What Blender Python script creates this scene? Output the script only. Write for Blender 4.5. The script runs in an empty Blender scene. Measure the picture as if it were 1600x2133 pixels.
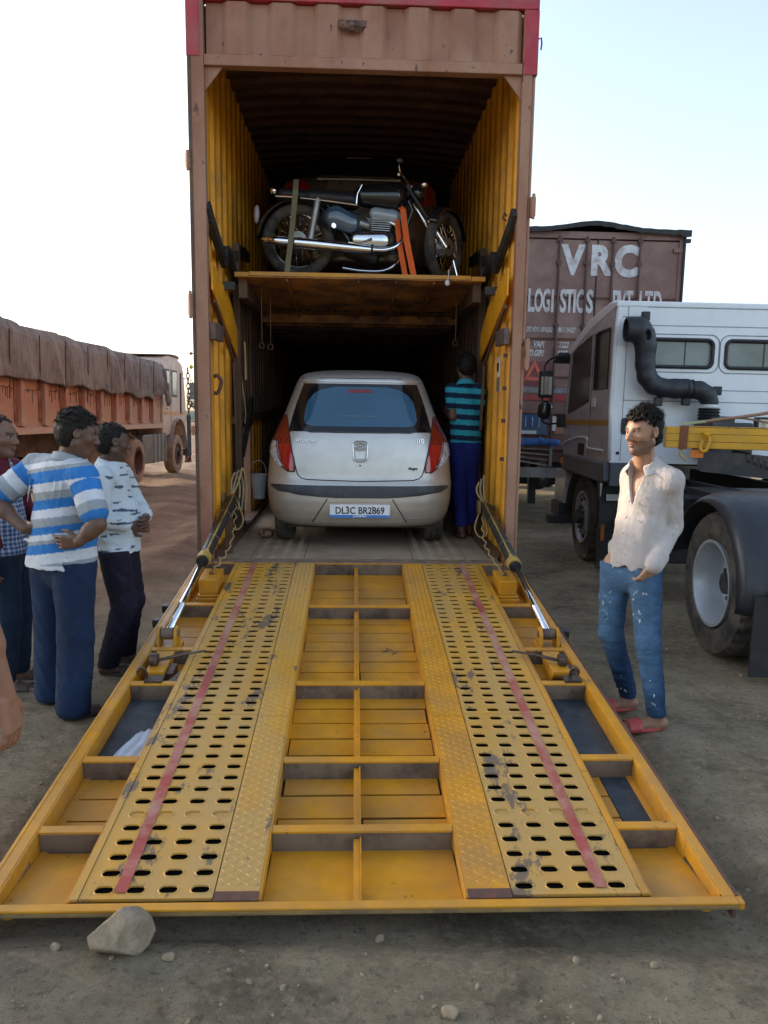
import bpy, bmesh, math, random
import numpy as np
from mathutils import Vector, Matrix, Euler, noise
try:
    import openvdb as vdb
except ImportError:
    import pyopenvdb as vdb
random.seed(7); RNG = np.random.default_rng(7)
PI = math.pi; rad = math.radians
SC = bpy.context.scene
COL = SC.collection

# ---------------------------------------------------------------- camera
cam_d = bpy.data.cameras.new('camera'); cam = bpy.data.objects.new('camera', cam_d); COL.objects.link(cam)
cam_d.sensor_fit = 'VERTICAL'; cam_d.sensor_height = 24.0; cam_d.lens = 24.0 * 1600 / 2133
cam_d.clip_start = 0.05; cam_d.clip_end = 3000
def rot3(y, p, r):
    return Matrix.Rotation(y, 3, 'Z') @ Matrix.Rotation(p, 3, 'X') @ Matrix.Rotation(r, 3, 'Y')
_R = rot3(0, -math.atan((1066.5 - 866) / 1600), rad(-1.3))
_cm = Matrix((_R.col[0], _R.col[2], -_R.col[1])).transposed()
cam.matrix_world = Matrix.Translation((0, 0, 1.65)) @ _cm.to_4x4()
SC.camera = cam

# ---------------------------------------------------------------- light
SUN_EL, SUN_AZ = 14.0, 155.0          # azimuth: direction the sun stands in, degrees from +x towards +y
w = bpy.data.worlds.new('World'); SC.world = w; w.use_nodes = True
nt = w.node_tree; nt.nodes.clear()
sky = nt.nodes.new('ShaderNodeTexSky'); sky.sky_type = 'NISHITA'; sky.sun_disc = False
sky.sun_elevation = rad(SUN_EL); sky.sun_rotation = rad(90 - SUN_AZ)
sky.altitude = 0; sky.air_density = 1.0; sky.dust_density = 2.5; sky.ozone_density = 2.0
bg = nt.nodes.new('ShaderNodeBackground'); bg.inputs['Strength'].default_value = 0.15
wo = nt.nodes.new('ShaderNodeOutputWorld')
hs = nt.nodes.new('ShaderNodeHueSaturation'); hs.inputs['Saturation'].default_value = 0.68; hs.inputs['Value'].default_value = 1.0
nt.links.new(sky.outputs[0], hs.inputs['Color']); nt.links.new(hs.outputs[0], bg.inputs[0]); nt.links.new(bg.outputs[0], wo.inputs[0])
sd = bpy.data.lights.new('sun', 'SUN'); sd.energy = 2.0; sd.angle = rad(1.2); sd.color = (1.0, 0.80, 0.58)
so = bpy.data.objects.new('sun', sd); COL.objects.link(so)
_d = Vector((math.cos(rad(SUN_AZ)) * math.cos(rad(SUN_EL)), math.sin(rad(SUN_AZ)) * math.cos(rad(SUN_EL)), math.sin(rad(SUN_EL))))
so.rotation_euler = _d.to_track_quat('Z', 'Y').to_euler(); so.location = (-6, -4, 9)
SC.view_settings.view_transform = 'Standard'; SC.view_settings.look = 'None'
SC.view_settings.gamma = 1.0; SC.view_settings.use_curve_mapping = False
SC.view_settings.exposure = 1.78

# ---------------------------------------------------------------- materials
MATS = {}
def mat(name, col, rough=0.55, metal=0.0, dirt=None, da=0.0, ds=3.0, var=0.18, vs=5.0, bump=0.15, bs=60.0,
        coat=0.0, spec=0.5, alpha=None, trans=0.0, attr=None, low=None, stretch=(1, 1, 1), scuff=None, sa=0.0, ss=20.0, bd=0.004, ior=None):
    if name in MATS: return MATS[name]
    m = bpy.data.materials.new(name); m.use_nodes = True; MATS[name] = m
    n = m.node_tree.nodes; L = m.node_tree.links; b = n['Principled BSDF']
    geo = n.new('ShaderNodeNewGeometry'); mp = n.new('ShaderNodeMapping'); L.new(geo.outputs['Position'], mp.inputs[0])
    mp.inputs['Scale'].default_value = stretch
    def nz(scale, det=5, r=0.6):
        t = n.new('ShaderNodeTexNoise'); t.inputs['Scale'].default_value = scale; t.inputs['Detail'].default_value = det
        t.inputs['Roughness'].default_value = r; L.new(mp.outputs[0], t.inputs['Vector']); return t
    def rng(sock, a, c, lo=0.0, hi=1.0):
        r = n.new('ShaderNodeMapRange'); r.inputs[1].default_value = a; r.inputs[2].default_value = c
        r.inputs[3].default_value = lo; r.inputs[4].default_value = hi; L.new(sock, r.inputs[0]); return r.outputs[0]
    def mix(fac, A, B, kind='MIX'):
        x = n.new('ShaderNodeMix'); x.data_type = 'RGBA'; x.blend_type = kind
        for s, v in ((x.inputs[0], fac), (x.inputs[6], A), (x.inputs[7], B)):
            if isinstance(v, (int, float)): s.default_value = v
            elif isinstance(v, tuple): s.default_value = (*v, 1.0) if len(v) == 3 else v
            else: L.new(v, s)
        return x.outputs[2]
    if attr:
        at = n.new('ShaderNodeAttribute'); at.attribute_name = attr; c = at.outputs['Color']
    else:
        c = col
    v = nz(vs)
    c = mix(1.0, c, mix(rng(v.outputs[0], 0.3, 0.7), (1 - var,) * 3, (1 + var * .6,) * 3), 'MULTIPLY')
    if dirt:
        d = nz(ds, 8, 0.68)
        f = rng(d.outputs[0], 0.62 - da * .35, 0.80 - da * .35, 0, min(1.0, da * 1.6))
        c = mix(f, c, dirt)
    if scuff:
        d2 = nz(ss, 10, 0.75)
        f2 = rng(d2.outputs[0], 0.72 - sa * .3, 0.74 - sa * .3)
        c = mix(f2, c, scuff)
    if low:   # (colour, z0, z1, amount): road dust that settled low on the thing
        sp = n.new('ShaderNodeSeparateXYZ'); L.new(geo.outputs['Position'], sp.inputs[0])
        ad = n.new('ShaderNodeMath'); ad.operation = 'MULTIPLY_ADD'; ad.inputs[1].default_value = 0.5; L.new(v.outputs[0], ad.inputs[0]); L.new(sp.outputs[2], ad.inputs[2])
        c = mix(rng(ad.outputs[0], low[1] + .25, low[2] + .25, low[3], 0.0), c, low[0])
    L.new(c, b.inputs['Base Color'])
    r1 = nz(vs * 2.7)
    L.new(rng(r1.outputs[0], 0.3, 0.7, max(0.02, rough * .8), min(1, rough * 1.2)), b.inputs['Roughness'])
    b.inputs['Metallic'].default_value = metal; b.inputs['Specular IOR Level'].default_value = spec
    b.inputs['Coat Weight'].default_value = coat; b.inputs['Coat Roughness'].default_value = 0.06
    if trans: b.inputs['Transmission Weight'].default_value = trans
    if ior: b.inputs['IOR'].default_value = ior
    if alpha is not None: b.inputs['Alpha'].default_value = alpha
    if bump:
        bt = nz(bs, 6, 0.7); bn = n.new('ShaderNodeBump'); bn.inputs['Strength'].default_value = bump; bn.inputs['Distance'].default_value = bd
        L.new(bt.outputs[0], bn.inputs['Height']); L.new(bn.outputs[0], b.inputs['Normal'])
    return m

DUST = (0.30, 0.235, 0.165)
M = dict(
    yellow=mat('yellow_paint', (0.60, 0.262, 0.010), .42, dirt=(0.40, 0.20, 0.045), da=.5, ds=2.2, scuff=(0.11, 0.055, 0.03), sa=.28, ss=7, bump=.2, bs=90),
    yellow_worn=mat('yellow_worn', (0.60, 0.295, 0.028), .5, dirt=(0.47, 0.275, 0.075), da=.65, ds=2.4, scuff=(0.17, 0.115, 0.07), sa=.52, ss=4.5, bump=.25, bs=120, stretch=(1, .45, 1)),
    yellow_wall=mat('yellow_wall', (0.86, 0.37, 0.012), .5, dirt=(0.30, 0.16, 0.04), da=.4, ds=1.6, scuff=(0.10, 0.05, 0.03), sa=.2, ss=16, bump=.2),
    web=mat('shaded_web', (0.075, 0.052, 0.04), .7, dirt=(0.17, 0.125, 0.085), da=.7, ds=5, scuff=(0.33, 0.18, 0.03), sa=.1),  # ramp webs: the shade on their faces and dirt put into this brown
    groove=mat('groove_dark', (0.04, 0.028, 0.018), .9), void=mat('slot_shade', (0.006, 0.005, 0.004), 1, bump=0, spec=.1),
    mauve=mat('container_mauve', (0.29, 0.125, 0.072), .62, dirt=(0.36, 0.195, 0.12), da=.65, ds=1.5, scuff=(0.085, 0.04, 0.025), sa=.36, ss=12, bump=.25, bs=40, stretch=(1, 1, .5)),
    red=mat('red_paint', (0.42, 0.025, 0.045), .5, dirt=(0.30, 0.10, 0.08), da=.5),
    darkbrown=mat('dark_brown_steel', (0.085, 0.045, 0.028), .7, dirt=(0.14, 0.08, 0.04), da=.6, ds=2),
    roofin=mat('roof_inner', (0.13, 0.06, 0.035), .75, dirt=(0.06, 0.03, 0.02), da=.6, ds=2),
    rust=mat('rust', (0.17, 0.065, 0.03), .85, dirt=(0.10, 0.05, 0.035), da=.8, ds=12, var=.35, vs=20, bump=.5, bs=80),
    stripe=mat('red_stripe', (0.36, 0.06, 0.045), .6, dirt=(0.45, 0.25, 0.17), da=.55, ds=4, bump=.2),
    floor=mat('dusty_floor', (0.27, 0.195, 0.12), .75, dirt=(0.36, 0.28, 0.19), da=.8, ds=3, scuff=(0.12, 0.09, 0.06), sa=.2, ss=6),
    black=mat('black_plastic', (0.018, 0.019, 0.021), .5, dirt=(0.07, 0.06, 0.05), da=.25, ds=6),
    blackg=mat('black_gloss', (0.012, 0.013, 0.016), .12, coat=.5, var=.05, bump=0),
    blacksteel=mat('black_steel', (0.022, 0.024, 0.028), .45, dirt=(0.09, 0.075, 0.055), da=.4, ds=4),
    rubber=mat('tyre_rubber', (0.028, 0.027, 0.026), .85, dirt=(0.095, 0.08, 0.062), da=.65, ds=5, bump=.4, bs=70),
    rubber_dusty=mat('dusty_rubber', (0.20, 0.135, 0.09), .9, dirt=(0.30, 0.21, 0.14), da=.7, ds=4, bump=.4, bs=70),
    chrome=mat('chrome', (0.85, 0.86, 0.88), .07, 1.0, var=.04, bump=0),
    steel=mat('grey_steel', (0.35, 0.36, 0.37), .4, .7, dirt=(0.20, 0.17, 0.13), da=.4, ds=6),
    grey=mat('grey_paint', (0.26, 0.28, 0.30), .5, dirt=(0.22, 0.19, 0.15), da=.5, ds=4),
    glass=mat('dark_glass', (0.012, 0.02, 0.028), .06, var=.05, bump=0, coat=.3, spec=.8),
    white=mat('white_paint', (0.72, 0.74, 0.76), .35, dirt=(0.5, 0.46, 0.4), da=.25, ds=2, coat=.2, bump=.05),
    whitetext=mat('white_lettering', (0.66, 0.66, 0.66), .7, dirt=(0.35, 0.22, 0.18), da=.45, ds=7),
    orange=mat('orange_strap', (0.75, 0.13, 0.02), .8, bump=.4, bs=300),
    olive=mat('olive_strap', (0.17, 0.155, 0.085), .85, bump=.4, bs=300),
    rope=mat('rope', (0.42, 0.29, 0.13), .9, bump=.6, bs=200),
)

# ---------------------------------------------------------------- objects
def props(o, label=None, cat=None, group=None, kind=None):
    if label: o['label'] = label
    if cat: o['category'] = cat
    if group: o['group'] = group
    if kind: o['kind'] = kind
    return o
def empty(name, label, cat, M4=None, group=None):
    o = bpy.data.objects.new(name, None); COL.objects.link(o); o.empty_display_size = .2
    if M4 is not None: o.matrix_world = M4 if isinstance(M4, Matrix) else Matrix.Translation(M4)
    return props(o, label, cat, group)
def link(name, me, parent=None, mats=None):
    o = bpy.data.objects.new(name, me); COL.objects.link(o)
    if parent is not None: o.parent = parent
    if mats is not None:
        for m in (mats if isinstance(mats, (list, tuple)) else [mats]): me.materials.append(m)
    return o
class MB:
    def __init__(s): s.v = []; s.f = []; s.m = []
    def add(s, vs, fs, mi=0, T=None):
        b = len(s.v)
        if T is not None: vs = [T @ Vector(p) for p in vs]
        s.v += [tuple(p) for p in vs]; s.f += [tuple(b + i for i in f) for f in fs]; s.m += [mi] * len(fs); return s
    def box(s, x0, x1, y0, y1, z0, z1, mi=0, T=None):
        return s.add([(x0, y0, z0), (x1, y0, z0), (x1, y1, z0), (x0, y1, z0), (x0, y0, z1), (x1, y0, z1), (x1, y1, z1), (x0, y1, z1)],
                     [(0, 3, 2, 1), (4, 5, 6, 7), (0, 1, 5, 4), (1, 2, 6, 5), (2, 3, 7, 6), (3, 0, 4, 7)], mi, T)
    def bar(s, a, b, w, h, mi=0, up=(0, 0, 1)):      # box from a to b
        a = Vector(a); b = Vector(b); d = b - a; L = d.length; d.normalize(); up = Vector(up)
        x = d.cross(up)
        if x.length < 1e-4: x = d.cross(Vector((1, 0, 0)))
        x.normalize(); z = x.cross(d)
        T = Matrix.Translation(a) @ Matrix((x, d, z)).transposed().to_4x4()
        return s.box(-w / 2, w / 2, 0, L, -h / 2, h / 2, mi, T)
    def tube(s, pts, r, n=10, mi=0, closed=False, flat=1.0, cap=True):
        P = [Vector(p) for p in pts]; N = len(P); rs = r if isinstance(r, (list, tuple)) else [r] * N
        up = None; base = len(s.v); vs = []; fs = []
        for i in range(N):
            t = (P[(i + 1) % N] - P[i - 1]) if closed else (P[min(i + 1, N - 1)] - P[max(i - 1, 0)])
            t.normalize()
            if up is None:
                up = Vector((0, 0, 1)) if abs(t.z) < .9 else Vector((1, 0, 0))
            x = t.cross(up); x.normalize(); up = x.cross(t)
            for k in range(n):
                a = 2 * PI * k / n; vs.append(P[i] + x * math.cos(a) * rs[i] + up * math.sin(a) * rs[i] * flat)
        for i in range(N if closed else N - 1):
            for k in range(n):
                a = i * n + k; b2 = i * n + (k + 1) % n; c = ((i + 1) % N) * n
                fs.append((a, b2, c + (k + 1) % n, c + k))
        if not closed and cap:
            fs.append(tuple(range(n - 1, -1, -1))); fs.append(tuple((N - 1) * n + k for k in range(n)))
        return s.add(vs, fs, mi)
    def cyl(s, a, b, r, n=16, mi=0, r2=None): return s.tube([a, b], [r, r if r2 is None else r2], n, mi)
    def lathe(s, prof, axis=(1, 0, 0), c=(0, 0, 0), n=32, mi=0, tooth=None):   # prof: (along axis, radius[, mi])
        ax = Vector(axis).normalized(); u = ax.orthogonal().normalized(); w_ = ax.cross(u); c = Vector(c); vs = []; fs = []; ms = []
        for k in range(n):
            a = 2 * PI * k / n
            for i, q in enumerate(prof):
                r = q[1]
                if tooth and i in tooth[0] and (k // tooth[2]) % 2: r -= tooth[1]
                vs.append(c + ax * q[0] + (u * math.cos(a) + w_ * math.sin(a)) * r)
        m_ = len(prof)
        for k in range(n):
            for i in range(m_ - 1):
                a = k * m_ + i; b2 = ((k + 1) % n) * m_ + i
                fs.append((a, b2, b2 + 1, a + 1)); ms.append(prof[i][2] if len(prof[i]) > 2 else mi)
        b0 = len(s.m); s.add(vs, fs, mi); s.m[b0:] = ms; return s
    def prism(s, poly, a, b, axis='x', mi=0, T=None):   # polygon in the other two axes, extruded a..b
        n = len(poly); put = {'x': lambda t, p: (t, p[0], p[1]), 'y': lambda t, p: (p[0], t, p[1]), 'z': lambda t, p: (p[0], p[1], t)}[axis]
        vs = [put(a, p) for p in poly] + [put(b, p) for p in poly]
        fs = [tuple(range(n - 1, -1, -1)), tuple(range(n, 2 * n))] + [(i, (i + 1) % n, n + (i + 1) % n, n + i) for i in range(n)]
        return s.add(vs, fs, mi, T)
    def sphere(s, c, r, n=12, mi=0, sc=(1, 1, 1), T=None):
        vs = []; fs = []; m_ = n // 2
        for i in range(m_ + 1):
            t = PI * i / m_
            for k in range(n):
                a = 2 * PI * k / n; vs.append((c[0] + r * sc[0] * math.sin(t) * math.cos(a), c[1] + r * sc[1] * math.sin(t) * math.sin(a), c[2] + r * sc[2] * math.cos(t)))
        for i in range(m_):
            for k in range(n): fs.append((i * n + k, (i + 1) * n + k, (i + 1) * n + (k + 1) % n, i * n + (k + 1) % n))
        return s.add(vs, fs, mi, T)
    def grid(s, fn, nu, nv, mi=0, closeu=False):
        vs = [fn(i / nu, j / nv) for j in range(nv + 1) for i in range(nu + 1)]
        fs = [(j * (nu + 1) + i, j * (nu + 1) + i + 1, (j + 1) * (nu + 1) + i + 1, (j + 1) * (nu + 1) + i) for j in range(nv) for i in range(nu)]
        return s.add(vs, fs, mi)
    def mesh(s, name, smooth=False, fixn=True):
        me = bpy.data.meshes.new(name); me.from_pydata(s.v, [], s.f); me.polygons.foreach_set('material_index', s.m)
        if fixn or smooth:
            bm = bmesh.new(); bm.from_mesh(me)
            if smooth: bmesh.ops.remove_doubles(bm, verts=bm.verts, dist=1e-5)
            if fixn: bmesh.ops.recalc_face_normals(bm, faces=bm.faces)
            bm.to_mesh(me); bm.free()
        if smooth: me.shade_smooth() if smooth is True else me.shade_smooth()
        me.update(); return me
    def build(s, name, mats, parent=None, smooth=False, bevel=0, solid=0, sub=0, fixn=True, auto=None):
        o = link(name, s.mesh(name, smooth, fixn), parent, mats)
        if solid: m_ = o.modifiers.new('t', 'SOLIDIFY'); m_.thickness = solid; m_.offset = 0
        if sub: m_ = o.modifiers.new('s', 'SUBSURF'); m_.levels = sub; m_.render_levels = sub
        if bevel: m_ = o.modifiers.new('b', 'BEVEL'); m_.width = bevel; m_.segments = 2; m_.limit_method = 'ANGLE'; m_.angle_limit = rad(40); m_.harden_normals = False
        if auto:
            try:
                o.data.set_sharp_from_angle(angle=rad(auto))
            except Exception: pass
        return o
_unit = {}
def unit(m):      # one shared unit box per material: cheap planks, panels, ribs
    if m.name not in _unit:
        me = MB().box(-.5, .5, -.5, .5, -.5, .5).mesh('unit_box'); me.materials.append(m); _unit[m.name] = me
    return _unit[m.name]
def slab(name, m, parent, x0, x1, y0, y1, z0, z1, T=None):
    o = bpy.data.objects.new(name, unit(m)); COL.objects.link(o); o.parent = parent
    L = Matrix.Translation(((x0 + x1) / 2, (y0 + y1) / 2, (z0 + z1) / 2)) @ Matrix.Diagonal((abs(x1 - x0), abs(y1 - y0), abs(z1 - z0), 1))
    o.matrix_local = (T @ L) if T is not None else L
    return o
def bez(p, n=24):     # Catmull-Rom through p
    P = [Vector(q) for q in p]; P = [P[0] * 2 - P[1]] + P + [P[-1] * 2 - P[-2]]; out = []
    for i in range(1, len(P) - 2):
        for k in range(n):
            t = k / n; a, b, c, d = P[i - 1:i + 3]
            out.append(.5 * ((2 * b) + (c - a) * t + (2 * a - 5 * b + 4 * c - d) * t * t + (3 * b - a - 3 * c + d) * t ** 3))
    out.append(P[-2]); return out
def text(body, size, m, parent, T, name='lettering', bold=0.0, ext=0.001, sx=1.0, shear=0.0, align='CENTER', space=1.0):
    cu = bpy.data.curves.new(name, 'FONT'); cu.body = body; cu.size = size; cu.extrude = ext; cu.offset = bold; cu.align_x = align
    cu.shear = shear; cu.space_character = space; cu.resolution_u = 4
    o = bpy.data.objects.new(name, cu); COL.objects.link(o)
    dg = bpy.context.evaluated_depsgraph_get(); dg.update()
    me = bpy.data.meshes.new_from_object(o.evaluated_get(dg)); bpy.data.objects.remove(o)
    me.transform(Matrix.Diagonal((sx, 1, 1, 1))); q = link(name, me, parent, m); q.matrix_local = T; return q
def TX(x, y, z, rx=0, ry=0, rz=0): return Matrix.Translation((x, y, z)) @ Euler((rad(rx), rad(ry), rad(rz))).to_matrix().to_4x4()
def copytree(o, parent=None, T=None):
    c = o.copy(); COL.objects.link(c); c.parent = parent
    if T is not None: c.matrix_local = T
    for ch in list(o.children): copytree(ch, c)
    return c

# ---------------------------------------------------------------- signed distance modelling (people, rocks, soft things)
class SDF:
    def __init__(s, lo, hi, h):
        s.h = h; s.lo = np.array(lo, float); n = np.ceil((np.array(hi) - s.lo) / h).astype(int) + 1; s.n = n
        s.d = np.full(n, 1.0, np.float32)
        s.ax = [s.lo[i] + h * np.arange(n[i]) for i in range(3)]
    def sub(s, lo, hi):
        a = np.clip(np.floor((np.array(lo) - s.lo) / s.h).astype(int), 0, s.n); b = np.clip(np.ceil((np.array(hi) - s.lo) / s.h).astype(int) + 1, 0, s.n)
        sl = tuple(slice(a[i], b[i]) for i in range(3))
        X, Y, Z = np.meshgrid(*[s.ax[i][sl[i]] for i in range(3)], indexing='ij', sparse=True); return sl, X, Y, Z
    def put(s, sl, d, k, op='+'):
        a = s.d[sl]
        if a.size == 0: return
        if op == '-':
            hh = np.clip(.5 - .5 * (a + d) / max(k, 1e-5), 0, 1); s.d[sl] = a + (-d - a) * hh + k * hh * (1 - hh)
        else:
            hh = np.clip(.5 + .5 * (a - d) / max(k, 1e-5), 0, 1); s.d[sl] = a + (d - a) * hh - k * hh * (1 - hh)
    def cone(s, a, b, r1, r2, k=.02, flat=None, op='+'):    # round cone; flat=(axis, factor)
        a = np.array(a, float); b = np.array(b, float); R = max(r1, r2) * (max(1, flat[1]) if flat else 1) + k * 2 + .03
        sl, X, Y, Z = s.sub(np.minimum(a, b) - R, np.maximum(a, b) + R)
        P = [X - a[0], Y - a[1], Z - a[2]]; B = b - a
        if flat:
            ax = np.array(flat[0], float); ax /= np.linalg.norm(ax); q = P[0] * ax[0] + P[1] * ax[1] + P[2] * ax[2]; f = 1 / flat[1] - 1
            P = [P[i] + q * ax[i] * f for i in range(3)]; B = B + B.dot(ax) * ax * f
        t = np.clip((P[0] * B[0] + P[1] * B[1] + P[2] * B[2]) / max(B.dot(B), 1e-9), 0, 1)
        d = np.sqrt((P[0] - t * B[0]) ** 2 + (P[1] - t * B[1]) ** 2 + (P[2] - t * B[2]) ** 2) - (r1 + (r2 - r1) * t)
        if flat: d = d * min(1, flat[1])
        s.put(sl, d.astype(np.float32), k, op); return s
    def chain(s, pts, rs, k=.02, flat=None):
        for i in range(len(pts) - 1): s.cone(pts[i], pts[i + 1], rs[i], rs[i + 1], k, flat)
        return s
    def ell(s, c, r, k=.02, T=None, op='+'):
        c = np.array(c, float); r = np.array(r, float); R = r.max() + k * 2 + .03
        sl, X, Y, Z = s.sub(c - R, c + R); x, y, z = X - c[0], Y - c[1], Z - c[2]
        if T is not None:
            T = np.array(T); x, y, z = [T[0][i] * x + T[1][i] * y + T[2][i] * z for i in range(3)]
        q = np.sqrt((x / r[0]) ** 2 + (y / r[1]) ** 2 + (z / r[2]) ** 2); d = (q - 1) * r.min() * np.where(q > 1, 1.0, 1.0)
        s.put(sl, d.astype(np.float32), k, op); return s
    def disp(s, fn):
        X, Y, Z = np.meshgrid(*s.ax, indexing='ij', sparse=True); s.d = s.d + fn(X, Y, Z).astype(np.float32); return s
    def cut(s, fn):       # keep where fn < 0
        X, Y, Z = np.meshgrid(*s.ax, indexing='ij', sparse=True); s.d = np.maximum(s.d, fn(X, Y, Z).astype(np.float32)); return s
    def mesh(s, name, colfn=None):
        g = vdb.FloatGrid(float(s.h * 3)); d = s.d.copy(); B = s.h * 3
        for ax_ in range(3):
            sl = [slice(None)] * 3; sl[ax_] = 0; d[tuple(sl)] = B; sl[ax_] = -1; d[tuple(sl)] = B
        g.copyFromArray(np.clip(d, -B, B).astype(np.float32)); p, q = g.convertToQuads(isovalue=0.0)
        p = p * s.h + s.lo
        me = bpy.data.meshes.new(name); me.vertices.add(len(p)); me.vertices.foreach_set('co', p.astype(np.float32).ravel())
        me.loops.add(len(q) * 4); me.polygons.add(len(q)); me.loops.foreach_set('vertex_index', q.ravel().astype(np.int32))
        me.polygons.foreach_set('loop_start', np.arange(0, len(q) * 4, 4, dtype=np.int32)); me.update(calc_edges=True)
        bm = bmesh.new(); bm.from_mesh(me); bmesh.ops.recalc_face_normals(bm, faces=bm.faces); bm.to_mesh(me); bm.free()
        me.shade_smooth()
        if colfn is not None:
            c = np.ones((len(p), 4), np.float32); c[:, :3] = colfn(p); at = me.attributes.new('Col', 'FLOAT_COLOR', 'POINT'); at.data.foreach_set('color', c.ravel())
        return me
def sn(X, Y, Z, f, seed=0):      # cheap smooth numpy noise
    o = 0; r = np.random.default_rng(seed)
    for i in range(5):
        a = r.normal(size=3); a /= np.linalg.norm(a); ph = r.uniform(0, 6.28); ff = f * (1 + .6 * i)
        o = o + np.sin((X * a[0] + Y * a[1] + Z * a[2]) * ff + ph + 1.3 * np.sin((X * a[1] + Y * a[2] + Z * a[0]) * ff * .7 + ph)) / (1 + .6 * i)
    return o / 2.5
# ---------------------------------------------------------------- ground
def ground_h(x, y):
    n = noise.fractal(Vector((x * .8, y * .8, 0)), 1.0, 2.0, 4) * .018
    n += noise.noise(Vector((x * 7, y * 7, 3))) * .006 + noise.noise(Vector((x * 19, y * 19, 5))) * .0035
    if y > 5 and x < -1.5:                                   # tyre ruts in the loose soil beside the tipper
        u = x + .12 * (y - 5) + .5 * math.sin(y * .35)
        n += .035 * math.sin(u * 5.2) * min(1, (y - 5) / 4) * min(1, (-x - 1.5)) + noise.noise(Vector((x * 3, y * 1.2, 8))) * .03 * min(1, (y - 5) / 4)
    if y > 4.5 and x > 1.3: n += .012 * math.sin((x * .8 + y * .5) * 4 + math.sin(y)) * min(1, (y - 4.5) / 3)
    if y > 60: n += 0
    if abs(x) < 1.45 and 2.15 < y < 6.2: n -= .05 * min(1, (1.45 - abs(x)) / .15, (y - 2.15) / .15)
    if 1.2 < x - .35 * (y - 1.5) < 2.3 and y < 4.2:          # tread print of a tyre at the lower right
        u = x - .35 * (y - 1.5) - 1.2; n += .012 * max(-.3, math.sin(y * 46 + 7 * abs(u - .55))) * math.sin(PI * u / 1.1) - .008 * math.sin(PI * u / 1.1)
    n += abs(noise.noise(Vector((x * 34, y * 34, 1)))) * .005
    return n * (1 if y < 60 else .5)
def axis_pts(a, b, h, far, gr):
    p = list(np.arange(a, b, h)); s = h; q = b
    while q < far: p.append(q); s *= gr; q += s
    p.append(far); s = h; q = a - h; L_ = []
    while q > -far: L_.append(q); s *= gr; q -= s
    return sorted([-far] + L_ + p)
gx = axis_pts(-3.2, 3.2, .025, 1500, 1.11); gy = axis_pts(1.2, 5.5, .025, 1500, 1.035)
vs = [(x, y, ground_h(x, y)) for y in gy for x in gx]; nx = len(gx)
fs = [(j * nx + i, j * nx + i + 1, (j + 1) * nx + i + 1, (j + 1) * nx + i) for j in range(len(gy) - 1) for i in range(nx - 1)]
me = bpy.data.meshes.new('ground'); me.from_pydata(vs, [], fs); me.shade_smooth()
gm = bpy.data.materials.new('dirt_ground'); gm.use_nodes = True; n = gm.node_tree.nodes; L = gm.node_tree.links; b = n['Principled BSDF']
geo = n.new('ShaderNodeNewGeometry')
def gn(s, d=8, r=.65, st=None):
    t = n.new('ShaderNodeTexNoise'); t.inputs['Scale'].default_value = s; t.inputs['Detail'].default_value = d; t.inputs['Roughness'].default_value = r
    if st:
        mp = n.new('ShaderNodeMapping'); mp.inputs['Scale'].default_value = st; L.new(geo.outputs['Position'], mp.inputs[0]); L.new(mp.outputs[0], t.inputs['Vector'])
    else: L.new(geo.outputs['Position'], t.inputs['Vector'])
    return t.outputs[0]
def gr_(s, a, c, lo=0, hi=1):
    r = n.new('ShaderNodeMapRange'); r.inputs[1].default_value = a; r.inputs[2].default_value = c; r.inputs[3].default_value = lo; r.inputs[4].default_value = hi; L.new(s, r.inputs[0]); return r.outputs[0]
def gmix(f, A, B, kind='MIX'):
    x = n.new('ShaderNodeMix'); x.data_type = 'RGBA'; x.blend_type = kind
    for s, v in ((x.inputs[0], f), (x.inputs[6], A), (x.inputs[7], B)):
        if isinstance(v, (int, float)): s.default_value = v
        elif isinstance(v, tuple): s.default_value = (*v, 1)
        else: L.new(v, s)
    return x.outputs[2]
c = gmix(gr_(gn(1.6), .38, .62), (.135, .108, .068), (.330, .268, .175))
c = gmix(gr_(gn(14, 8, .75), .47, .64, 0, .8), c, (.35, .285, .19))
c = gmix(gr_(gn(34, 6, .8), .53, .66, 0, .75), c, (.085, .070, .048))
c = gmix(gr_(gn(60, 4, .8), .60, .70, 0, .8), c, (.40, .335, .24))
c = gmix(gr_(gn(150, 3, .8), .58, .68, 0, .7), c, (.08, .062, .04))
sep = n.new('ShaderNodeSeparateXYZ'); L.new(geo.outputs['Position'], sep.inputs[0])
ma = n.new('ShaderNodeMath'); ma.operation = 'MULTIPLY'; L.new(gr_(sep.outputs[1], 4.6, 9), ma.inputs[0]); L.new(gr_(sep.outputs[0], .5, -2.0), ma.inputs[1])
red = gmix(gr_(gn(1.2, 8, .6, (1, 1.4, 1)), .35, .65), (.175, .115, .078), (.31, .22, .15))
red = gmix(gr_(gn(12, 5, .7), .55, .68), red, (.12, .07, .045))
c = gmix(ma.outputs[0], c, red)
L.new(c, b.inputs['Base Color']); b.inputs['Roughness'].default_value = .95; b.inputs['Specular IOR Level'].default_value = .2
bp = n.new('ShaderNodeBump'); bp.inputs['Strength'].default_value = .9; bp.inputs['Distance'].default_value = .028; L.new(gn(22, 9, .72), bp.inputs['Height'])
bp2 = n.new('ShaderNodeBump'); bp2.inputs['Strength'].default_value = .7; bp2.inputs['Distance'].default_value = .010; L.new(gn(150, 6, .75), bp2.inputs['Height']); L.new(bp.outputs[0], bp2.inputs['Normal']); L.new(bp2.outputs[0], b.inputs['Normal'])
g = link('ground', me, None, gm); props(g, 'bare dusty dirt yard with ruts and pebbles', 'ground', kind='structure')

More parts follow.
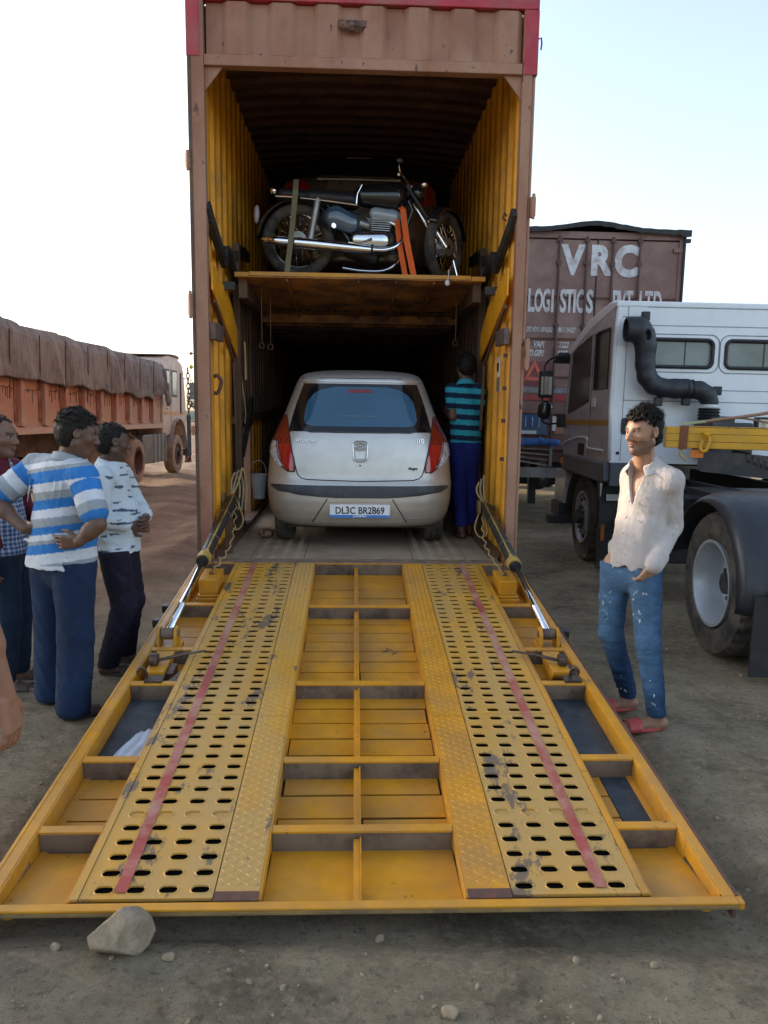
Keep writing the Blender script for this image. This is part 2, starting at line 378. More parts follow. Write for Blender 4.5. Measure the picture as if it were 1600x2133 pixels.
stone_m = mat('stone', (0.33, 0.26, 0.17), .9, dirt=(.20, .155, .10), da=.6, ds=18, var=.3, vs=12, bump=.7, bs=50)
def rock_mesh(name, c, r, seed, facets=9, h=.006):
    rr = max(r) * 1.4; s = SDF((-rr,) * 3, (rr,) * 3, h); q = np.random.default_rng(seed)
    s.ell((0, 0, 0), r, .001)
    for i in range(facets):
        a = q.normal(size=3); a /= np.linalg.norm(a); o = q.uniform(.62, .85)
        ext = np.sqrt(((a * np.array(r)) ** 2).sum()) * o
        s.cut(lambda X, Y, Z: X * a[0] + Y * a[1] + Z * a[2] - ext)
    s.disp(lambda X, Y, Z: .018 * max(r) * sn(X, Y, Z, 9 / max(r), seed))
    return s.mesh(name)
# pebbles: nobody could count them
mb = MB(); protos = []
for k in range(6):
    bm = bmesh.new(); bmesh.ops.create_icosphere(bm, subdivisions=1, radius=1)
    for v in bm.verts: v.co *= 1 + random.uniform(-.3, .25)
    protos.append(([v.co.copy() for v in bm.verts], [tuple(v.index for v in f.verts) for f in bm.faces])); bm.free()
for k in range(4200):
    if k < 2900: x, y = random.uniform(-3.2, 3.2), 1.5 + random.random() ** 1.5 * 4.5
    else: x, y = random.uniform(-9, 9), random.uniform(4, 22)
    if abs(x) < 1.3 and 2.3 < y: continue
    r = .002 + .011 * random.random() ** 2.5 * (1 if y < 8 else 1.6)
    if random.random() < .03: r *= 2.0
    vs_, fs_ = random.choice(protos)
    T = Matrix.Translation((x, y, ground_h(x, y) + r * .2)) @ Euler([random.uniform(0, 6) for _ in range(3)]).to_matrix().to_4x4() @ Matrix.Diagonal((r, r * random.uniform(.6, 1), r * random.uniform(.5, .8), 1))
    mb.add(vs_, fs_, 0, T)
p = mb.build('pebbles', stone_m, None, fixn=False); props(p, 'small loose pebbles and clods on the dirt', 'pebbles', kind='stuff')
# the propping rock and the few stones one can pick out
o = link('rock', rock_mesh('rock', (0, 0, 0), (.100, .078, .086), 21, 10, .004), None, stone_m); o.location = (-.775, 2.175, .055); o.rotation_euler = (.1, .3, .3)
props(o, 'large angular grey rock propping the near left edge of the ramp', 'rock')
for nm, (x, y, r, lab) in enumerate([(-1.185, 2.02, .026, 'rounded pale stone at the bottom left, resting against a darker one'), (-1.22, 2.07, .022, 'small darker stone at the far bottom left, behind a pale one'),
        (-.985, 2.19, .020, 'lone small stone left of the big rock'), (.02, 2.30, .020, 'small upright stone just in front of the middle of the ramp edge'),
        (.215, 1.93, .030, 'dark chipped stone half buried in the foreground'), (-.62, 2.13, .020, 'brown stone right of the big rock'), (.62, 2.16, .017, 'small round stone in front of the right lane of the ramp'),
        (2.10, 3.62, .03, 'dark pair-like stone on the dirt right of the red sandals'), (-1.28, 4.72, .035, 'whitish stone lying on the soil beyond the man in the printed shirt')]):
    o = link('stone', rock_mesh('stone', (0, 0, 0), (r, r * .8, r * .7), 40 + nm, 6, r / 9), None, stone_m); o.location = (x, y, ground_h(x, y) + r * .3); o.rotation_euler = (0, 0, nm * 1.3)
    props(o, lab, 'stone', 'loose stones on the yard')
# ---------------------------------------------------------------- car carrier trailer (local: x right, y inwards, z up from the deck's rear edge)
MT = Matrix.Translation((-.1893, 5.9346, .5048)) @ rot3(rad(2.37), rad(1.37), rad(-.53)).to_4x4()
TR = empty('car_carrier_trailer', 'tall brown closed car carrier trailer with open yellow rear ramp', 'trailer', MT)
LEN, WX, HT, HL = 12.0, 1.25, 4.10, 3.60
# posts
mb = MB()
mb.box(-WX, -1.135, 0, .085, -.12, HT, 0)
mb.box(-1.252, -1.225, -.004, .0, -.1, 3.7, 1)
mb.build('corner_post', [M['mauve'], M['darkbrown']], TR, bevel=.008)
mb = MB(); mb.box(1.150, WX - .028, 0, .085, -.12, HT, 0).box(WX - .026, WX, .02, .085, -.12, HT, 0)
mb.build('corner_post', [M['mauve'], M['darkbrown']], TR, bevel=.008)
# header: beam, corrugated panel with trapezoid ribs, red trims
mb = MB(); mb.box(-1.133, 1.148, .0, .09, HL, HL + .075)
mb.build('header_beam', M['mauve'], TR, bevel=.006)
prof = []; xs = np.linspace(-1.12, 1.14, 8)
for i in range(7):
    a, b_ = xs[i], xs[i + 1]; w_ = b_ - a; prof += [(a, .045), (a + w_ * .36, .045), (a + w_ * .48, .008), (a + w_ * .88, .008)]
prof += [(1.14, .045)]
mb = MB(); n_ = len(prof)
vs = [(x, y, HL + .077) for x, y in prof] + [(x, y, HT - .075) for x, y in prof]
mb.add(vs, [(i, i + 1, n_ + i + 1, n_ + i) for i in range(n_ - 1)])
mb.build('header_panel', M['mauve'], TR, solid=.004, fixn=False)
mb = MB(); mb.box(-1.254, 1.254, -.006, .09, HT - .068, HT + .004); mb.build('top_rail', M['red'], TR, bevel=.006)
mb = MB(); mb.box(-1.254, -1.165, -.006, -.0, 3.66, HT - .072); mb.box(-1.256, -1.251, 0, .09, 3.66, HT - .072); mb.build('corner_trim', M['red'], TR)
mb = MB(); mb.box(1.155, 1.254, -.006, -.0, 3.60, HT - .072); mb.box(1.251, 1.256, 0, .09, 3.60, HT - .072); mb.build('corner_trim', M['red'], TR)
for s in (-1, 1):
    x0 = -1.134 if s < 0 else 1.149
    mb = MB(); mb.prism([(x0, HL), (x0 - s * .13, HL), (x0, HL - .16)], .03, .05, 'y'); mb.build('gusset_plate', M['mauve'], TR)
# vent blister on the header, burnt stain
mb = MB(); mb.grid(lambda u, v: (-.08 + .20 * (u - .5), .004 - .035 * math.sin(PI * u) * math.sin(PI * v) ** .7, 3.885 + .085 * (v - .5) * (1 if v > .5 else math.sin(PI * u))), 12, 8)
mb.build('lamp_bracket', mat('scorched', (.05, .03, .025), .8, dirt=(.2, .1, .07), da=.6, ds=30), TR, smooth=True)
# post hardware
for x, z, h_ in ((-1.262, 1.86, .16), (-1.262, 1.0, .03), (-1.258, 2.9, .1), (1.262, 1.52, .2), (1.262, 2.62, .14)):
    mb = MB(); mb.box(x - .018, x + .018, -.022, .05, z, z + h_); mb.cyl((x, -.02, z - .02), (x, -.02, z + h_ + .02), .013, 8); mb.build('hinge_lug', M['mauve'], TR, bevel=.004)
mb = MB(); mb.tube([(1.262, .05, 3.86), (1.285, .05, 3.87), (1.29, .05, 3.83), (1.285, .05, 3.79)], .006, 6); mb.build('hook', M['blacksteel'], TR)
# chain hanging on the left post
mb = MB()
for k in range(9):
    z = 1.46 - .038 * k; pts = []
    for j in range(12):
        a = 2 * PI * j / 12; u, v = .011 * math.cos(a), .025 * math.sin(a)
        pts.append((-1.300 + (u if k % 2 else 0), .02 + (0 if k % 2 else u), z + v))
    mb.tube(pts, .0042, 5, closed=True)
mb.build('chain', M['rust'], TR, smooth=True)
slab('latch_bar', M['blacksteel'], TR, -1.315, -1.288, .01, .03, .82, 1.13)
# walls: trapezoid corrugation in panels, yellow inside, mauve outside
def corr_panel(x, s, y0, y1, z0, z1, pitch=.28, amp=.042, name='wall_panel', m=M['yellow_wall']):
    pr = []; y = y0
    while y < y1 - 1e-6:
        pr += [(x, y), (x, y + pitch * .38), (x - s * amp, y + pitch * .5), (x - s * amp, y + pitch * .86)]; y += pitch
    pr.append((x, y1)); pr = [(a, min(b, y1)) for a, b in pr]; n2 = len(pr); mb = MB()
    mb.add([(a, b, z0) for a, b in pr] + [(a, b, z1) for a, b in pr], [(i, i + 1, n2 + i + 1, n2 + i) for i in range(n2 - 1)])
    return mb.build(name, [m], TR, solid=.003, fixn=False)
for s in (-1, 1):
    x = 1.205 * s
    y = .10; k = 0
    while y < LEN - .1:
        y1 = min(y + 1.12, LEN)
        if s < 0 and k == 1:
            corr_panel(x, s * 1, y, y + .56, -.05, 4.02)
            corr_panel(x, s, y + .56, y1, .98, 4.02)      # side door gap below
        elif s < 0 and k == 2:
            corr_panel(x, s, y + .24, y1, -.05, 4.02); corr_panel(x, s, y, y + .24, .98, 4.02)
        else: corr_panel(x, s, y, y1, -.05, 4.02, m=M['yellow_wall'] if k < 4 else M['darkbrown'])  # deep bays dark brown, interior shade put into the colour
        y = y1; k += 1
    for (a, b_, z0, z1) in ((.09, 1.76, -.12, HT - .02), (1.76, 2.50, .98, HT - .02), (2.50, LEN, -.12, HT - .02)) if s < 0 else ((.09, LEN, -.12, HT - .02),):
        slab('outer_skin', M['mauve'], TR, s * 1.246, s * 1.25, a, b_, z0, z1)
    slab('floor_rail', M['darkbrown'], TR, s * 1.06, s * 1.15, .2, LEN, .0, .05)
    slab('wall_rail', M['darkbrown'], TR, s * 1.10, s * 1.16, 1.22, LEN, 1.02, 1.09)
    # dark brown sheets painting the wall's shade, set inwards beyond the first yellow bay, below the upper deck
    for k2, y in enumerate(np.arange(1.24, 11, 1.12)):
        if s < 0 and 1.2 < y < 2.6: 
            corr_panel(-1.165, -1, y, y + 1.1, 1.1, 2.2, .2, .03, 'wall_shade_panel', M['darkbrown'])
            if y < 1.3: corr_panel(-1.165, -1, y, y + .5, 0, 1.02, .166, .03, 'wall_shade_panel', M['darkbrown'])
        else: corr_panel(s * 1.165, s, y, y + 1.1, .06, 2.2, .2, .03, 'wall_shade_panel', M['darkbrown'])
# doorway jambs in the left wall
slab('door_jamb', M['mauve'], TR, -1.24, -1.15, 2.34, 2.46, -.05, 1.0); slab('door_jamb', M['yellow'], TR, -1.16, -1.13, 2.47, 2.62, -.0, .98)
slab('door_header', M['darkbrown'], TR, -1.24, -1.14, 1.7, 2.5, .96, 1.02)
# roof: cross ribs, slightly bowed
def roof(u, v):
    y = .1 + v * (LEN - .1); x = -1.2 + 2.4 * u; r = (y / .26) % 1; z = HT - .02 - (.035 if .45 < r < .95 else 0) - .06 * (abs(x) / 1.2) ** 3
    return (x, y, z)
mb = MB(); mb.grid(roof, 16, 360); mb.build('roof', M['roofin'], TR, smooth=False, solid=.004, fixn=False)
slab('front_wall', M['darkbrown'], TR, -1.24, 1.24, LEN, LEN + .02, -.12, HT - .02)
# chassis and running gear below
for s in (-1, 1): slab('chassis_rail', M['blacksteel'], TR, s * .42, s * .52, .3, LEN, -.36, -.13)
slab('rear_sill', M['darkbrown'], TR, -1.13, 1.11, -.006, .06, -.11, -.004)
slab('rear_sill_plate', mat('sill', (.16, .115, .085), .6, dirt=(.3, .2, .13), da=.6, ds=8), TR, -1.13, 1.11, -.03, .10, -.003, .003)

# ---- perforated plate with real slots and raised lips
def perf(xa, xb, ya, yb, cols, nrow, sl=.055, sw=.030, z=0.0, lip=.0035, pitch=None, fill=()):
    """cols: x centres. rows run from ya towards yb"""
    mb = MB(); N = 16; edges = [xa] + [(cols[i] + cols[i + 1]) / 2 for i in range(len(cols) - 1)] + [xb]
    dy = (yb - ya) / nrow
    def ring(cx_, cy_, hl, hw):
        out = []
        for k in range(N):
            a = 2 * PI * k / N; ca, sa_ = math.cos(a), math.sin(a)
            out.append((cx_ + (hl - hw) * (1 if ca > 1e-9 else -1 if ca < -1e-9 else 0) + hw * ca, cy_ + hw * sa_))
        return out
    for r in range(nrow):
        y0 = ya + r * dy; y1 = y0 + dy; cyy = (y0 + y1) / 2
        for c_ in range(len(cols)):
            x0, x1 = edges[c_], edges[c_ + 1]; cxx = cols[c_]
            outer = []
            for k in range(N):
                a = 2 * PI * k / N; ca, sa_ = math.cos(a), math.sin(a); m_ = max(abs(ca), abs(sa_)); u, v = ca / m_, sa_ / m_
                outer.append((cxx + (u * (x1 - cxx) if u > 0 else u * (cxx - x0)), cyy + v * abs(dy) / 2))
            r1 = ring(cxx, cyy, sl / 2 + .006, sw / 2 + .006); r2 = ring(cxx, cyy, sl / 2 + .002, sw / 2 + .002); r3 = ring(cxx, cyy, sl / 2, sw / 2)
            vs = [(x, y, z) for x, y in outer] + [(x, y, z) for x, y in r1] + [(x, y, z + lip) for x, y in r2] + [(x, y, z + lip * .6) for x, y in r3] + [(x, y, z - .004) for x, y in r3]
            fs = []
            for l in range(4):
                for k in range(N): a = l * N + k; b2 = l * N + (k + 1) % N; fs.append((a, b2, b2 + N, a + N))
            if (r, c_) in fill or r in fill: fs.append(tuple(4 * N + k for k in range(N)))
            mb.add(vs, fs)
    lo, hi = min(ya, yb), max(ya, yb)
    mb.add([(xa, lo, z), (xb, lo, z), (xb, hi, z), (xa, hi, z), (xa, lo, z - .012), (xb, lo, z - .012), (xb, hi, z - .012), (xa, hi, z - .012)], [(0, 1, 5, 4), (1, 2, 6, 5), (2, 3, 7, 6), (3, 0, 4, 7)])
    return mb
LC = [-.855, -.752, -.645, -.540]; RC = [.540, .645, .752, .855]
# ---- deck floor inside
FC = [-.80, -.70, -.60, -.50]
for cols, xa, xb in ((FC, -.86, -.44), ([-c for c in reversed(FC)], .44, .86)):
    for k in range(2):
        perf(xa, xb, .104 + k * 1.2, .10 + (k + 1) * 1.2, cols, 20, .045, .022, 0.0, .002).build('floor_track', M['floor'], TR, fixn=False)
for (xa, xb) in ((-1.13, -.865), (-.435, .435), (.865, 1.11)):
    for k in range(5): slab('floor_plate', M['floor'], TR, xa, xb, .104 + k * 2.4, .10 + (k + 1) * 2.4, -.006, .0)
for (xa, xb) in ((-.86, -.44), (.44, .86)): slab('floor_plate', M['floor'], TR, xa, xb, 2.51, LEN, -.006, .0)
slab('under_floor', M['void'], TR, -1.12, 1.10, .1, 3, -.03, -.02)  # near-black sheet paints the shade under the floor slots
# ---- lifting guides, braces and brackets beside the upper deck
DK = M['blacksteel']
for s in (-1, 1):
    x = 1.11 * s
    slab('guide_post', M['darkbrown'], TR, x - .03, x + .03, 1.24, 1.32, 0, 2.62)
    mb = MB(); pts = [(x + .03 * s, .03, 2.66), (x + .02 * s, .12, 2.58), (x, .55, 2.36), (x, .62, 2.34), (x, .66, 2.44), (x, .74, 2.46), (x, 1.22, 2.30)]
    for a, b_ in zip(pts, pts[1:]): mb.bar(a, b_, .05, .085)
    mb.build('deck_brace', DK, TR, bevel=.004)
    mb = MB(); pts = [(x, 1.22, 2.5), (x, 1.5, 2.6), (x, 2.0, 2.62)]
    for a, b_ in zip(pts, pts[1:]): mb.bar(a, b_, .05, .09)
    mb.build('deck_brace', DK, TR)
    slab('support_arm', DK, TR, s * 1.02, s * 1.16, .55, .62, 2.13, 2.19)
    mb = MB(); mb.prism([(.05, 2.06), (1.24, 1.62), (1.24, 1.86), (.9, 2.06), (.5, 2.16), (.05, 2.26)], x - .008, x + .004, 'x'); mb.build('gusset_plate', M['yellow_wall'], TR)
    mb = MB(); mb.bar((x - .012 * s, .06, 1.98), (x - .012 * s, .95, 1.58), .02, .03); mb.bar((x - .012 * s, .95, 1.6), (x - .012 * s, 1.05, 1.0), .02, .03); mb.build('stay_rod', M['darkbrown'], TR)
    slab('bracket_plate', mat('bracket', (.12, .085, .075), .6, dirt=(.2, .1, .07), da=.5, ds=10), TR, s * 1.09, s * 1.13, .03, .40, 1.70, 1.82)
mb = MB(); mb.tube(bez([(-1.13, .14, 1.42), (-1.10, .14, 1.43), (-1.07, .14, 1.38), (-1.10, .14, 1.30), (-1.13, .14, 1.30)]), .014, 8); mb.build('lashing_ring', M['rust'], TR, smooth=True)
mb = MB(); mb.tube([(1.10, .16, 2.66), (1.08, .15, 2.68), (1.07, .15, 2.64), (1.10, .15, 2.62)], .008, 6); mb.build('hook', M['rust'], TR)
for z in (1.6, 1.35, 1.1, .8): slab('bolt_head', M['rust'], TR, 1.105, 1.135, .09, .11, z, z + .03)
# slanted prop and cable on the left, rope hanks
mb = MB(); mb.bar((-1.08, 1.30, .75), (-1.08, 2.0, 1.22), .03, .10); mb.build('prop_bar', DK, TR)
mb = MB(); mb.tube(bez([(-1.09, 1.27, 1.75), (-1.085, 1.3, 1.45), (-1.06, 1.36, 1.15), (-1.07, 1.4, 1.02)]), .007, 6); mb.tube(bez([(-1.04, 1.22, 1.76), (-1.035, 1.22, 1.6), (-1.03, 1.2, 1.42)]), .010, 6); mb.build('cable', M['rope'], TR, smooth=True)
# paper note on the right wall
for x, z0, z1, m_ in ((1.10, 1.46, 1.62, M['white']), (1.10, 1.34, 1.45, M['steel'])):
    slab('notice', m_, TR, 1.112, 1.116, .30, .40, z0, z1)
slab('notice', M['blacksteel'], TR, 1.108, 1.111, .32, .39, 1.50, 1.57)
# ---- upper deck: lip, underside flap, cross beams, rails
UZ = 2.30
OB = mat('deck_underside', (.42, .18, .035), .65, dirt=(.10, .045, .025), da=.6, ds=3)
slab('deck_lip', M['yellow'], TR, -.93, .93, .752, .80, UZ - .028, UZ + .004)
for s in (-1, 1): slab('deck_lip', M['yellow'], TR, s * .934, s * 1.05, .75, .80, UZ - .038, UZ - .002)
slab('deck_plate', M['darkbrown'], TR, -1.03, 1.03, .80, 9.5, UZ - .02, UZ - .004)
mb = MB(); mb.prism([(.76, UZ - .03), (2.3, UZ - .17), (2.3, UZ - .18), (.76, UZ - .04)], -1.03, 1.03, 'x'); mb.build('deck_flap', OB, TR)
for k in range(18): 
    x = -.80 + k * .095
    if abs(x) < .08: continue
    y0 = 2.02; z = UZ - .045 - (y0 - .76) * .09
    slab('flap_slot', M['groove'], TR, x - .035, x + .035, y0, y0 + .045, z - .014 - .004, z - .006)
for x in (-.62, -.02, .30, .62): 
    mb = MB(); mb.prism([(.8, UZ - .045), (2.28, UZ - .178), (2.28, UZ - .215), (1.5, UZ - .15), (.8, UZ - .06)], x - .008, x + .008, 'x'); mb.build('flap_stiffener', OB, TR)
for k, y in enumerate((2.32, 2.75, 3.2, 3.7, 4.3, 5.0, 5.8, 6.7)):
    slab('deck_beam', OB if k < 2 else M['darkbrown'], TR, -1.02, 1.02, y, y + .07, UZ - .26, UZ - .18)
for s in (-1, 1): slab('deck_rail', M['darkbrown'], TR, s * .96, s * 1.03, .84, 9.5, UZ - .20, UZ - .04)
for s, x in ((-1, -.86), (1, .86), (-1, -.80)):      # straps and rings hanging from the deck
    mb = MB(); z1 = 1.74 if s < 0 else 1.80
    mb.tube([(x, 1.15 if x > -.85 else 1.0, UZ - .06), (x + .003, 1.15 if x > -.85 else 1.0, z1)], .005, 5)
    mb.tube([(x + .022 * math.cos(a), 1.15 if x > -.85 else 1.0, z1 - .025 + .025 * math.sin(a)) for a in np.linspace(0, 2 * PI, 12, endpoint=False)], .004, 5, closed=True)
    mb.build('hanging_ring', M['rust'], TR, smooth=True)
mb = MB(); mb.tube(bez([(.74, .742, UZ + .05), (.735, .74, UZ - .01), (.73, .735, UZ - .04)]), .004, 5); mb.sphere((.728, .735, UZ - .06), .022, 8, sc=(1, .5, 1.2)); mb.build('rag_tie', M['white'], TR, smooth=True)

# ---------------------------------------------------------------- loading ramp: hinged part of the trailer
RP = bpy.data.objects.new('loading_ramp', None)
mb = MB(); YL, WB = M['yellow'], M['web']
RL = 3.632
for s in (-1, 1):     # side frames: flange, rusty outer edge, web down
    a, b_ = sorted((s * 1.195, s * 1.236)); mb.box(a, b_, -RL, -.02, -.012, 0, 0)
    a, b_ = sorted((s * 1.235, s * 1.250)); mb.box(a, b_, -RL - .0, -.02, -.09, .002, 1 if s > 0 else 0)
    a, b_ = sorted((s * 1.188, s * 1.196)); mb.box(a, b_, -3.35, -.05, -.108, -.002, 0).box(a, b_, -RL + .01, -3.351, -.062, -.002, 0)
    a, b_ = sorted((s * 1.16, s * 1.188)); mb.box(a, b_, -RL + .05, -2.8, -.108, -.085, 0)
mb.box(-1.2, 1.2, -.048, -.040, -.112, -.095, 0)
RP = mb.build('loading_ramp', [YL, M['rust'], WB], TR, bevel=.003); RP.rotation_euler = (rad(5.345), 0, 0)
RP['label'] = 'yellow steel loading ramp lowered to the ground'
mb = MB(); mb.box(-1.258, 1.235, -RL - .034, -RL - .0, -.010, .0, 0).box(-1.258, 1.235, -RL - .034, -RL - .026, -.026, -.011, 1).box(-1.235, 1.232, -RL - .008, -RL - .001, -.030, -.011, 2)
mb.box(1.2355, 1.256, -RL - .032, -RL + .02, -.028, -.002, 0)
mb.build('end_beam', [YL, mat('end_web', (.17, .115, .06), .65, dirt=(.30, .19, .06), da=.6, ds=6), M['groove']], RP, bevel=.003)  # dark web stands in for the shade below the lip
def beam(name, xa, xb, s0, fl=.040, web=.10, m0=YL):
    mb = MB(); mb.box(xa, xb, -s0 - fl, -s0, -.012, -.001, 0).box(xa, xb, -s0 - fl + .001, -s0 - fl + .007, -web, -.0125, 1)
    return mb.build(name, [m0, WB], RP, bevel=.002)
CB = (.93, 2.05, 2.775, 3.24)
for s0 in CB:
    beam('crossbeam', -.335, .335, s0)
for s0 in (.90, 1.62, 2.05, 2.765, 3.235):
    for (a, b_) in ((-1.187, -.957), (.957, 1.187)): beam('crossbeam', a, b_, s0)
for (a, b_) in ((-.335, .335), (-1.187, -.957), (.957, 1.187)):
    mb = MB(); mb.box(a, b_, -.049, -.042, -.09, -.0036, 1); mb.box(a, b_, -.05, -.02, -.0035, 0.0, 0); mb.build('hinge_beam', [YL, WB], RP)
# lane girders (webs under each lane edge) and lips
for x in (-.955, -.341, .341, .955):
    slab('lane_girder', M['yellow'], RP, x - .004, x + .004, -3.3, -.03, -.10, -.002); slab('lane_girder', M['yellow'], RP, x - .004, x + .004, -RL + .01, -3.3, -.06, -.002)
for (a, b_) in ((-.951, -.927), (.927, .951)):
    for k in range(5): slab('edge_strip', M['yellow_worn'] if a < 0 else YL, RP, a, b_, -.04 - (k + 1) * .716, -.044 - k * .716, -.008, .003)
# centre: longitudinal rib and planks between the crossbeams
bounds = [.05, .93, 2.05, 2.775, 3.24, RL]
npl = [5, 8, 5, 3, 1]
PZ = -.088
for i in range(5):
    a, b_ = bounds[i] + (.0 if i == 0 else .045), bounds[i + 1]
    mb = MB(); xc = -.012; dz = PZ if i < 4 else -.045; mb.box(xc - .022, xc + .0, -b_ + .0, -a, -.036, -.031, 0).box(xc + .001, xc + .006, -b_ + .0, -a, dz + .001, -.02, 0); mb.build('centre_rib', YL, RP)
    for (xa, xb) in ((-.335, xc - .002), (xc + .008, .335)):
        d = (bounds[i + 1] - bounds[i]) / npl[i]
        for k in range(npl[i]):
            y1 = bounds[i] + k * d; T = Matrix.Translation((0, 0, random.uniform(-.002, .002))) @ Matrix.Rotation(rad(random.uniform(-.25, .25)), 4, 'Z')
            slab('plank', YL, RP, xa, xb, -(y1 + d) + .006, -y1 - .006, PZ - .006, PZ, T if i < 4 else Matrix.Translation((0, -3.27, PZ)) @ Matrix.Rotation(rad(-7.5), 4, 'X') @ Matrix.Translation((0, 3.27, -PZ)))
for s in (-1, 1): slab('dark_backing', M['void'], RP, min(s * .35, s * .95), max(s * .35, s * .95), -3.60, -.05, -.022, -.014)  # near-black sheets added so the lane slots read as deep shade
slab('dark_backing', M['groove'], RP, -.335, .335, -3.3, -.05, PZ - .022, PZ - .014)
SD = mat('dark_blue_sheet', (.022, .034, .046), .45, dirt=(.10, .12, .13), da=.45, ds=3, bump=.15, bs=12, bd=.02)
for s in (-1, 1):
    xa, xb = (-1.186, -.96) if s < 0 else (.96, 1.186)
    for (a, b_, n2) in ((.05, .90, 5), (.94, 1.62, 4), (1.66, 2.05, 2), (2.805, 3.235, 3), (3.275, RL, 1)):
        d = (b_ - a) / n2
        for k in range(n2):
            xx = xb if not (s > 0 and 2.7 < a < 3) else 1.04
            slab('plank', YL, RP, xa, xx, -(a + (k + 1) * d) + .005, -(a + k * d) - .005, PZ - .006, PZ, None if a < 3.25 else Matrix.Translation((0, -3.27, PZ)) @ Matrix.Rotation(rad(-7.5), 4, 'X') @ Matrix.Translation((0, 3.27, -PZ)))
    slab('dark_backing', M['groove'], RP, xa, xb, -3.3, -.05, PZ - .024, PZ - .016)
    slab('dark_sheet', SD, RP, xa, xb, -2.765, -2.09, PZ - .01, PZ - .002)
slab('dark_sheet', SD, RP, 1.045, 1.186, -3.235, -2.81, PZ - .008, PZ - .001)
# lanes: perforated plates, chequer strips, red stripe
for cols, xa, xb, m_ in ((LC, -.925, -.494, M['yellow_worn']), (RC, .494, .925, M['yellow_worn'])):
    s_ = [.03, 1.20, 2.405, 3.615]; nr = [15, 16, 15]
    for k in range(3):
        fl = {10} if k == 2 else ({0} if k == 2 else set())
        if k == 2: fl = {9}
        perf(xa, xb, -s_[k] - .004, -s_[k + 1], cols, nr[k], .060, .034, 0, fill=fl, lip=.003).build('perforated_plate', m_, RP, fixn=False)
CH = {-1: (-.490, -.345), 1: (.345, .490)}
for s in (-1, 1):
    xa, xb = CH[s]
    for (a, b_) in ((.03, 2.42), (2.424, 3.588)):
        slab('chequer_strip', YL if s > 0 else M['yellow_worn'], RP, xa, xb, -b_, -a, -.008, .0005)
    mb = MB(); y = .05; row = 0
    while y < 3.575:
        for c_ in range(5):
            x = xa + (c_ + .5) * (xb - xa) / 5; ang = rad(38) * (1 if (c_ + row) % 2 else -1); l, w_ = .0145, .0042
            ca, sa_ = math.cos(ang), math.sin(ang); P = []
            for (u, v, h) in ((-l, 0, 0), (0, -w_, 0), (l, 0, 0), (0, w_, 0), (-l * .35, 0, .0028), (l * .35, 0, .0028)):
                P.append((x + u * ca - v * sa_, -y + u * sa_ + v * ca, .0004 + h))
            mb.add(P, [(0, 1, 4), (1, 5, 4), (1, 2, 5), (2, 3, 5), (3, 4, 5), (3, 0, 4)])
        y += .0215; row += 1
    o = mb.build('chequer_pattern', YL if s > 0 else M['yellow_worn'], RP); o['kind'] = 'stuff'
    slab('end_plate', M['rust'], RP, xa - .0, xb, -3.631, -3.590, -.006, .004)
    # flat painted stripe with a hand-brushed edge, between the slot columns
    mb = MB(); N = 150; x0, x1 = (-.806, -.797) if s < 0 else (.806, .797); vs = []
    for k in range(N + 1):
        t = k / N; xc = x0 + (x1 - x0) * t; w1 = .0205 + .0025 * noise.noise(Vector((t * 60, s, 0))); w2 = .0205 + .0025 * noise.noise(Vector((t * 60, s, 9)))
        vs += [(xc - w1, -.03 - t * 3.56, .0042), (xc + w2, -.03 - t * 3.56, .0042)]
    mb.add(vs, [(2 * k, 2 * k + 1, 2 * k + 3, 2 * k + 2) for k in range(N)]); mb.build('red_stripe', M['stripe'], RP, fixn=False)
